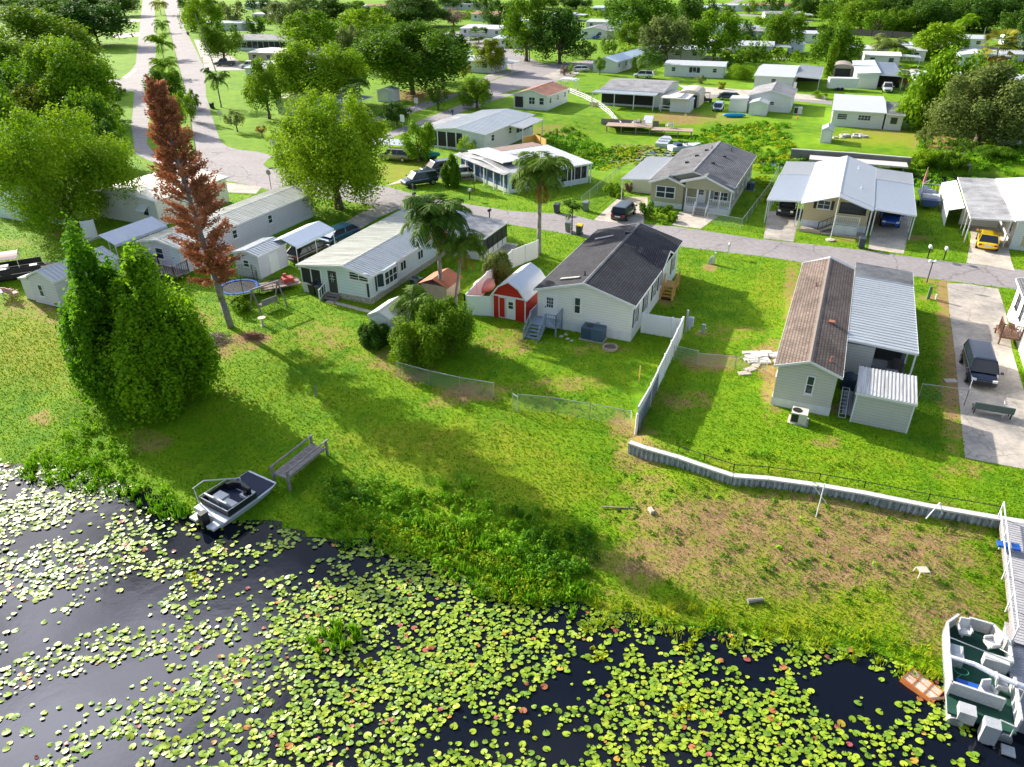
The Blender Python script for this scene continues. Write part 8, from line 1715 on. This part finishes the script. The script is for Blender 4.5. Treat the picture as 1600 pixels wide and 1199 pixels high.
for x in (-1.9, 0, 1.9): m.box(x - .08, -1.1, -2, x + .08, -.95, -.1)
m.build('post', WOODG, t); chair('left white chair on the small right hand jetty', 1487, 248, -.1, 200); chair('right white chair on the small right hand jetty', 1497, 249, -.1, 160)
# ================================================================ GROUND COVER
def world_poly(L, z=0): return [tuple(P2(x, y, z)) for x, y in L]
TUFT = leaf_mat('grass_blades', (.100, .250, .003), (.280, .420, .006), rough=.7, trans=.3)
def on_hard(x, y):
    m = np.zeros(x.shape, bool)
    for q in ROADS: m |= pip(x, y, q)
    return m
def grass():
    r = np.random.default_rng(11); Vs = []; n = 520000
    y = 18 + (96 - 18) * r.uniform(0, 1, n) ** 1.7; x = r.uniform(-1, 1, n) * (y * .8 + 7); s = shore_s(x, y); k = (s > .1) & ~on_hard(x, y)
    x, y = x[k], y[k]; V0 = np.column_stack([x, y, ground_z(x, y)]); d = field(V0, DIRT); k = r.uniform(0, 1, len(x)) > d * 1.3 + (V0[:, 1] - 60) / 60; V0 = V0[k]; n = len(V0)
    # keep off house floors is not needed: walls hide it
    h = r.uniform(.03, .07, n)[:, None] * (1 + V0[:, 1:2] / 90); a = r.uniform(0, 2 * math.pi, n); w = h * .45; u_ = np.column_stack([np.cos(a), np.sin(a), 0 * a]) * w; tip = V0 + np.column_stack([r.normal(size=n) * .05, r.normal(size=n) * .05, h[:, 0]])
    V = np.stack([V0 - u_, V0 + u_, tip], 1).reshape(-1, 3); o = fast_mesh('grass', V, np.arange(len(V)).reshape(-1, 3), TUFT, None, r.uniform(0, 1, n) ** 1.3, k=3); o['kind'] = 'stuff'
grass()
def leafy(name, polys, nclump, per, rad, hgt, leaf, m, seed, z=None, water=False, up=.6, tall=False, dens=None):
    """clumps of leaves spread over patches of ground (polygons given on the photo)"""
    r = np.random.default_rng(seed); C = []; Nn = []; T = []
    for pl in polys:
        wp_ = world_poly(pl, WATER if water else -1.0 if max(p[1] for p in pl) > 640 and min(p[1] for p in pl) > 400 else 0); xs = [p[0] for p in wp_]; ys = [p[1] for p in wp_]; A_ = (max(xs) - min(xs)) * (max(ys) - min(ys)); m_ = int(nclump * max(A_, 1))
        x = r.uniform(min(xs), max(xs), m_); y = r.uniform(min(ys), max(ys), m_); k = pip(x, y, wp_); x, y = x[k], y[k]
        if not len(x): continue
        zz = np.full(len(x), WATER) if water else np.maximum(ground_z(x, y), WATER - .05); q = r.uniform(.35, 1.2, len(x)) * (0.6 + .8 * (np.sin(x * 1.1 + seed) * np.cos(y * .9) + 1) / 2); tn = np.clip(.5 + .35 * np.sin(x * .9 + seed) * np.cos(y * 1.3) + r.normal(size=len(x)) * .22, 0, 1)
        i = np.repeat(np.arange(len(x)), per); d = r.normal(size=(len(i), 3)); d /= np.linalg.norm(d, axis=1)[:, None]; d[:, 2] = np.abs(d[:, 2])
        rr = (rad * q)[i] * r.uniform(.5, 1, len(i)); C.append(np.column_stack([x[i] + d[:, 0] * rr, y[i] + d[:, 1] * rr, zz[i] + d[:, 2] * (hgt * q)[i] + .03])); Nn.append(d); T.append(np.clip(tn[i] * .7 + r.uniform(0, .35, len(i)), 0, 1))
    C = np.concatenate(C); Nn = np.concatenate(Nn); T = np.concatenate(T); Nn = Nn + r.normal(size=Nn.shape) * .5
    if tall: # blades: long quads pointing up
        n = len(C); a = r.uniform(0, 6.28, n); w = leaf * .12; u_ = np.column_stack([np.cos(a), np.sin(a), 0 * a]) * w; h = r.uniform(.5, 1.2, n)[:, None] * leaf; top = C + np.column_stack([r.normal(size=n) * .25 * leaf, r.normal(size=n) * .25 * leaf, h[:, 0]]); V = np.stack([C - u_, C + u_, top], 1).reshape(-1, 3); o = fast_mesh(name, V, np.arange(len(V)).reshape(-1, 3), m, None, T, k=3)
    else:
        Nn /= np.linalg.norm(Nn, axis=1)[:, None]; V, F = quads(C, Nn, leaf, r); o = fast_mesh(name, V, F, m, None, T)
    o['kind'] = 'stuff'; return o
LUSH = leaf_mat('leaf_lush', (.075, .23, .005), (.24, .46, .010)); LIME = leaf_mat('leaf_lime', (.20, .33, .005), (.42, .46, .010)); DEEP = leaf_mat('leaf_deep', (.035, .125, .005), (.11, .27, .010))
BANK = [[(492, 770), (530, 742), (600, 748), (680, 768), (760, 780), (850, 795), (930, 815), (925, 880), (900, 930), (820, 935), (720, 900), (640, 865), (560, 850), (500, 835)]]
leafy('shore_plants', BANK, 4.2, 44, .42, .6, .14, LUSH, 1); leafy('dark_shore_plants', [[(800, 790), (930, 820), (925, 880), (870, 900), (800, 870)], [(505, 745), (600, 750), (620, 780), (510, 800)]], 2.4, 60, .55, .85, .15, DEEP, 2)
leafy('yellow_shore_plants', [[(560, 800), (700, 805), (760, 860), (700, 880), (600, 850)], [(720, 860), (880, 880), (900, 925), (800, 935), (720, 905)]], 4.5, 34, .36, .5, .13, LIME, 3)
leafy('shore_reeds', [[(860, 880), (925, 890), (905, 965), (870, 955)], [(690, 745), (745, 745), (745, 790), (690, 785)], [(700, 870), (860, 895), (850, 935), (740, 920)], [(640, 800), (760, 800), (800, 860), (650, 850)]], 2.6, 16, .3, .2, .5, LUSH, 4, tall=True)
leafy('left_shore_plants', [[(20, 715), (60, 690), (130, 640), (215, 640), (222, 720), (300, 790), (250, 800), (170, 752), (60, 742), (14, 738)]], 2.4, 30, .42, .5, .16, LUSH, 5); leafy('left_shore_reeds', [[(10, 730), (60, 705), (130, 700), (230, 760), (320, 800), (260, 800), (170, 762), (60, 742)]], 2.6, 16, .3, .15, .45, LUSH, 6, tall=True)
leafy('lakeside_grass', [[(930, 915), (1000, 925), (1120, 940), (1250, 960), (1400, 985), (1480, 1020), (1475, 1062), (1330, 1020), (1200, 1004), (1070, 988), (930, 965)]], 3.0, 16, .4, .18, .28, LIME, 7, tall=True)
leafy('lakeside_weeds', [[(930, 930), (1120, 955), (1300, 985), (1475, 1030), (1475, 1066), (1330, 1024), (1130, 992), (930, 962)]], 1.0, 20, .4, .25, .14, LUSH, 8)
leafy('bank_weeds', [[(950, 770), (1100, 760), (1300, 785), (1560, 830), (1570, 960), (1480, 1030), (1250, 960), (930, 930), (930, 830)]], .8, 22, .3, .13, .11, DEEP, 9)
leafy('bank_weeds', [[(960, 720), (1130, 750), (1540, 825), (1560, 900), (1300, 900), (960, 850)]], .40, 14, .3, .12, .13, LUSH, 19)
leafy('seawall_weeds', [[(1000, 692), (1060, 705), (1150, 725), (1240, 735), (1400, 755), (1390, 762), (1200, 744), (1100, 724), (1010, 700)], [(1150, 722), (1210, 728), (1240, 745), (1160, 740)]], 1.6, 20, .35, .3, .14, LUSH, 10)
leafy('canal_plants', [[(900, 205), (960, 215), (1010, 225), (960, 235), (920, 240)], [(880, 215), (905, 205), (960, 228), (940, 262), (900, 250)], [(840, 205), (900, 190), (930, 215), (900, 235), (850, 225)], [(1060, 205), (1110, 190), (1230, 195), (1240, 232), (1430, 250), (1600, 268), (1600, 285), (1430, 275), (1190, 270), (1180, 240), (1080, 240)], [(1425, 275), (1495, 275), (1495, 300), (1450, 300)], [(1430, 215), (1600, 225), (1600, 262), (1440, 250)]], .9, 26, .7, .55, .30, LUSH, 11)
leafy('far_hedges', [[(870, 20), (960, 18), (960, 28), (870, 30)], [(790, 60), (850, 50), (850, 58), (800, 68)], [(960, 88), (1035, 84), (1035, 92), (965, 96)], [(1130, 90), (1230, 84), (1230, 96), (1140, 102)], [(1240, 88), (1330, 92), (1330, 100), (1240, 98)], [(1060, 40), (1150, 34), (1150, 42), (1060, 48)], [(690, 26), (790, 22), (790, 28), (690, 34)], [(395, 28), (540, 24), (540, 34), (395, 40)], [(440, 60), (620, 54), (620, 66), (440, 74)], [(1180, 32), (1240, 30), (1240, 40), (1180, 42)], [(1330, 80), (1480, 84), (1480, 94), (1330, 92)], [(1160, 62), (1230, 60), (1230, 66), (1160, 68)], [(600, 100), (720, 92), (720, 100), (600, 108)], [(0, 105), (150, 92), (185, 130), (190, 200), (180, 260), (100, 240), (0, 260)], [(380, 118), (440, 112), (440, 120), (380, 128)], [(1590, 100), (1600, 140), (1560, 140), (1550, 108)]], .07, 60, 2.2, 2.6, .8, LF['mid'], 31)
leafy('canal_yellow_plants', [[(1090, 200), (1200, 190), (1250, 235), (1120, 240)], [(1190, 250), (1210, 300), (1190, 330), (1170, 250)], [(880, 225), (1000, 215), (1000, 245), (940, 262)], [(1440, 290), (1490, 285), (1490, 302), (1450, 306)]], .8, 22, .6, .4, .28, LIME, 12)
leafy('water_grass', [[(485, 1000), (520, 975), (560, 980), (560, 1000), (520, 1025), (490, 1025)]], 9, 18, .2, .1, .45, LUSH, 13, water=True, tall=True)
leafy('submerged_weed', [[(1050, 1002), (1080, 1000), (1090, 1020), (1060, 1022)], [(1052, 1105), (1078, 1102), (1080, 1130), (1058, 1132)], [(925, 1010), (955, 1012), (955, 1035), (930, 1035)], [(555, 1030), (590, 1030), (585, 1060), (555, 1055)], [(690, 895), (720, 895), (720, 915), (690, 912)], [(905, 965), (930, 965), (930, 990), (910, 990)], [(288, 890), (305, 890), (303, 912), (290, 910)], [(1000, 895), (1010, 895), (1010, 900)]], 7, 14, .22, .05, .14, LIME, 14, water=True)
leafy('yard_weeds', [[(705, 590), (860, 600), (990, 640), (985, 665), (800, 645), (640, 600)], [(360, 470), (400, 475), (395, 500), (355, 495)], [(1170, 725), (1230, 732), (1225, 742), (1165, 735)]], .35, 14, .3, .12, .12, LUSH, 15)
leafy('flower_bed', [[(1012, 335), (1062, 338), (1050, 352), (1020, 352)]], 2.0, 16, .35, .3, .2, LEAFR if 'LEAFR' in globals() else LIME, 16)
# ---------------------------------------------------------------- lily pads
def lily():
    r = np.random.default_rng(21); n = 140000
    x = r.uniform(-34, 34, n); y = r.uniform(13, 44, n); s = shore_s(x, y); k = s < .25; x, y = x[k], y[k]; px, py = proj_px(np.column_stack([x, y, np.full(len(x), WATER)]))
    k = (px > -60) & (px < 1660) & (py < 1260); x, y, px, py = x[k], y[k], px[k], py[k]
    # streaky rafts of pads
    def fbm(a, b, s0):
        v = 0
        for i, (fx, fy, am) in enumerate(((.35, .9, 1), (.8, 1.9, .7), (1.7, 3.7, .45), (3.3, 6.5, .3))):
            v = v + am * np.sin(a * fx * (1 + .1 * i) + s0 * (i + 1) + 1.7 * np.sin(b * fy * .37 + i)) * np.cos(b * fy * .6 + 2.1 * i + s0 + 1.3 * np.sin(a * fx * .6))
        return v
    xr, yr = x * .82 + y * .57, y * .82 - x * .57; f = fbm(xr * .55, yr * 1.25, 1.3) * .50 + .60; f = f + .16 * np.clip((px - 350) / 300, -1, 1) * (px < 1100); px, py = px + r.normal(size=len(px)) * 16 + 14 * np.sin(y * 3 + x), py + r.normal(size=len(px)) * 9 + 8 * np.sin(x * 2.3)
    openw = [((1120, 1000), (1200, 1010), (1330, 1030), (1475, 1075), (1480, 1300), (1330, 1300), (1290, 1110), (1215, 1085), (1150, 1060), (1090, 1030)), ((260, 815), (430, 825), (300, 870), (225, 850)), ((20, 830), (180, 790), (150, 850), (60, 880), (0, 870), (0, 840)), ((150, 870), (240, 890), (220, 980), (150, 960)),
             ((455, 890), (600, 880), (640, 860), (650, 900), (560, 910), (470, 915)), ((780, 925), (860, 955), (870, 1010), (850, 980), (790, 970)), ((640, 935), (680, 900), (700, 950), (650, 950)), ((395, 935), (440, 950), (420, 1040), (400, 1080), (380, 1000)), ((700, 1130), (850, 1120), (960, 1110), (900, 1199), (740, 1199)), ((780, 1030), (830, 1020), (810, 1090), (780, 1070)), ((1480, 1140), (1600, 1140), (1600, 1300), (1480, 1300))]
    for q in openw: f = np.where(pip(px, py, q), f - .6, f)
    for q in (((1140, 975), (1240, 985), (1230, 1030), (1150, 1015)), ((1290, 1125), (1340, 1160), (1410, 1180), (1400, 1260), (1230, 1260), (1150, 1080)), ((1345, 1130), (1400, 1135), (1415, 1180), (1370, 1180)), ((1500, 1150), (1560, 1160), (1600, 1199), (1500, 1199)), ((1100, 1060), (1260, 1090), (1290, 1130), (1150, 1160))): f = np.where(pip(px, py, q), f + .5, f)
    k = r.uniform(0, 1, len(x)) < np.clip(f, 0, 1) ** 1.6 * .9; x, y = x[k], y[k]
    # thin out crowding
    R0 = r.uniform(.062, .17, len(x)); cell = {}; keep = []
    for i in range(len(x)):
        cx, cy = int(x[i] / .27), int(y[i] / .27); ok = True
        for a in (-1, 0, 1):
            for b in (-1, 0, 1):
                for j in cell.get((cx + a, cy + b), ()):
                    if (x[i] - x[j]) ** 2 + (y[i] - y[j]) ** 2 < (.60 * (R0[i] + R0[j])) ** 2: ok = False; break
                if not ok: break
            if not ok: break
        if ok: cell.setdefault((cx, cy), []).append(i); keep.append(i)
    keep = np.array(keep); x, y, R0 = x[keep], y[keep], R0[keep]; d = np.hypot(np.hypot(x, y), CAM_H); px, py = proj_px(np.column_stack([x, y, np.full(len(x), WATER)]))
    inside = (px > 0) & (px < 1600) & (py > 0) & (py < 1199); order = np.argsort(-(R0 / d) * inside); big = set(order[:300].tolist()); m_ = lily_mat(); nseg = 11
    Vs = []; Fs = []; T = []; base = 0; idx = 0
    for i in range(len(x)):
        a0 = r.uniform(0, 6.28); tl = r.normal(size=2) * .10; rad = R0[i]; pts = [(0, 0, 0)]; el = r.uniform(.8, 1.0)
        for j in range(nseg):
            t_ = .22 + (2 * math.pi - .44) * j / (nseg - 1); q = rad * (1 + .06 * math.sin(3 * t_ + a0)); X = q * math.cos(t_ + a0); Y = q * math.sin(t_ + a0) * el; pts.append((X, Y, X * tl[0] + Y * tl[1] + .012 * math.sin(2 * t_ + a0)))
        z0 = WATER + .03 + r.uniform(0, .05); tone = r.uniform(0, .8) if r.uniform() > .03 else r.uniform(.86, 1.0); fl = [(0, j, j + 1) for j in range(1, nseg)]
        if i in big:
            me = bpy.data.meshes.new('lily_pad'); me.from_pydata(pts, [], fl); at = me.attributes.new('tone', 'FLOAT', 'FACE'); at.data.foreach_set('value', [tone] * len(fl)); me.materials.append(m_); o = bpy.data.objects.new('lily_pad', me); COL.objects.link(o); o.location = (x[i], y[i], z0)
            tag(o, 'round green lily pad floating on the dark water near the lower edge', 'lily pad', 'lily pads floating nearest the camera')
        else:
            Vs += [(p[0] + x[i], p[1] + y[i], p[2] + z0) for p in pts]; Fs += [(a + base, b + base, c + base) for a, b, c in fl]; T += [tone] * len(fl); base += len(pts)
    o = fast_mesh('lily_pads', np.array(Vs), np.array(Fs), m_, None, T, k=3); o['kind'] = 'stuff'; print('pads', len(x))
    # canal pads
    x = r.uniform(0, 60, 9000); y = r.uniform(80, 125, 9000); k = pip(x, y, world_poly([(935, 262), (930, 240), (960, 222), (1010, 222), (1060, 232), (1120, 240), (1180, 250), (1190, 275), (1175, 245), (1050, 245), (1000, 250), (960, 258)], -1.0)); x, y = x[k], y[k]; n = len(x); V = []; F = []; a = np.linspace(0, 2 * math.pi, 7)[:-1]; z = np.maximum(ground_z(x, y), WATER) + .06
    q = r.uniform(.2, .4, n); V = np.stack([np.column_stack([x + q * math.cos(t_), y + q * math.sin(t_), z]) for t_ in a], 1).reshape(-1, 3); o = fast_mesh('canal_lily_pads', V, np.arange(6 * n).reshape(-1, 6), m_, None, r.uniform(0, .95, n), k=6); o['kind'] = 'stuff'
def lily_mat():
    k = NT('lily_pad_leaf'); at = k.n('Attribute'); at.attribute_name = 'tone'; rp_ = k.n('ValToRGB'); e = rp_.color_ramp.elements; e[0].position = 0; e[0].color = (.12, .23, .02, 1); e[1].position = 1; e[1].color = (.28, .06, .06, 1)
    for p_, c_ in ((.35, (.22, .34, .015)), (.7, (.31, .41, .025)), (.84, (.36, .40, .03)), (.90, (.42, .20, .03))): q = e.new(p_); q.color = (*c_, 1)
    k.l(at.outputs['Fac'], rp_.inputs['Fac']); g = k.n('NewGeometry'); tc = k.n('TexCoord'); nz_ = k.n('TexNoise', Scale=6.0, Detail=3.0); k.l(g.outputs['Position'], nz_.inputs['Vector']); mx_ = k.n('MixRGB', blend_type='OVERLAY'); mx_.inputs['Fac'].default_value = .4; k.l(rp_.outputs['Color'], mx_.inputs['Color1']); k.l(nz_.outputs['Fac'], mx_.inputs['Color2'])
    k.l(mx_.outputs['Color'], k.b.inputs['Base Color']); k.b.inputs['Roughness'].default_value = .42; k.b.inputs['Specular IOR Level'].default_value = .35; return k.m
lily()
# stray leaves along the eaves etc. are left to the materials
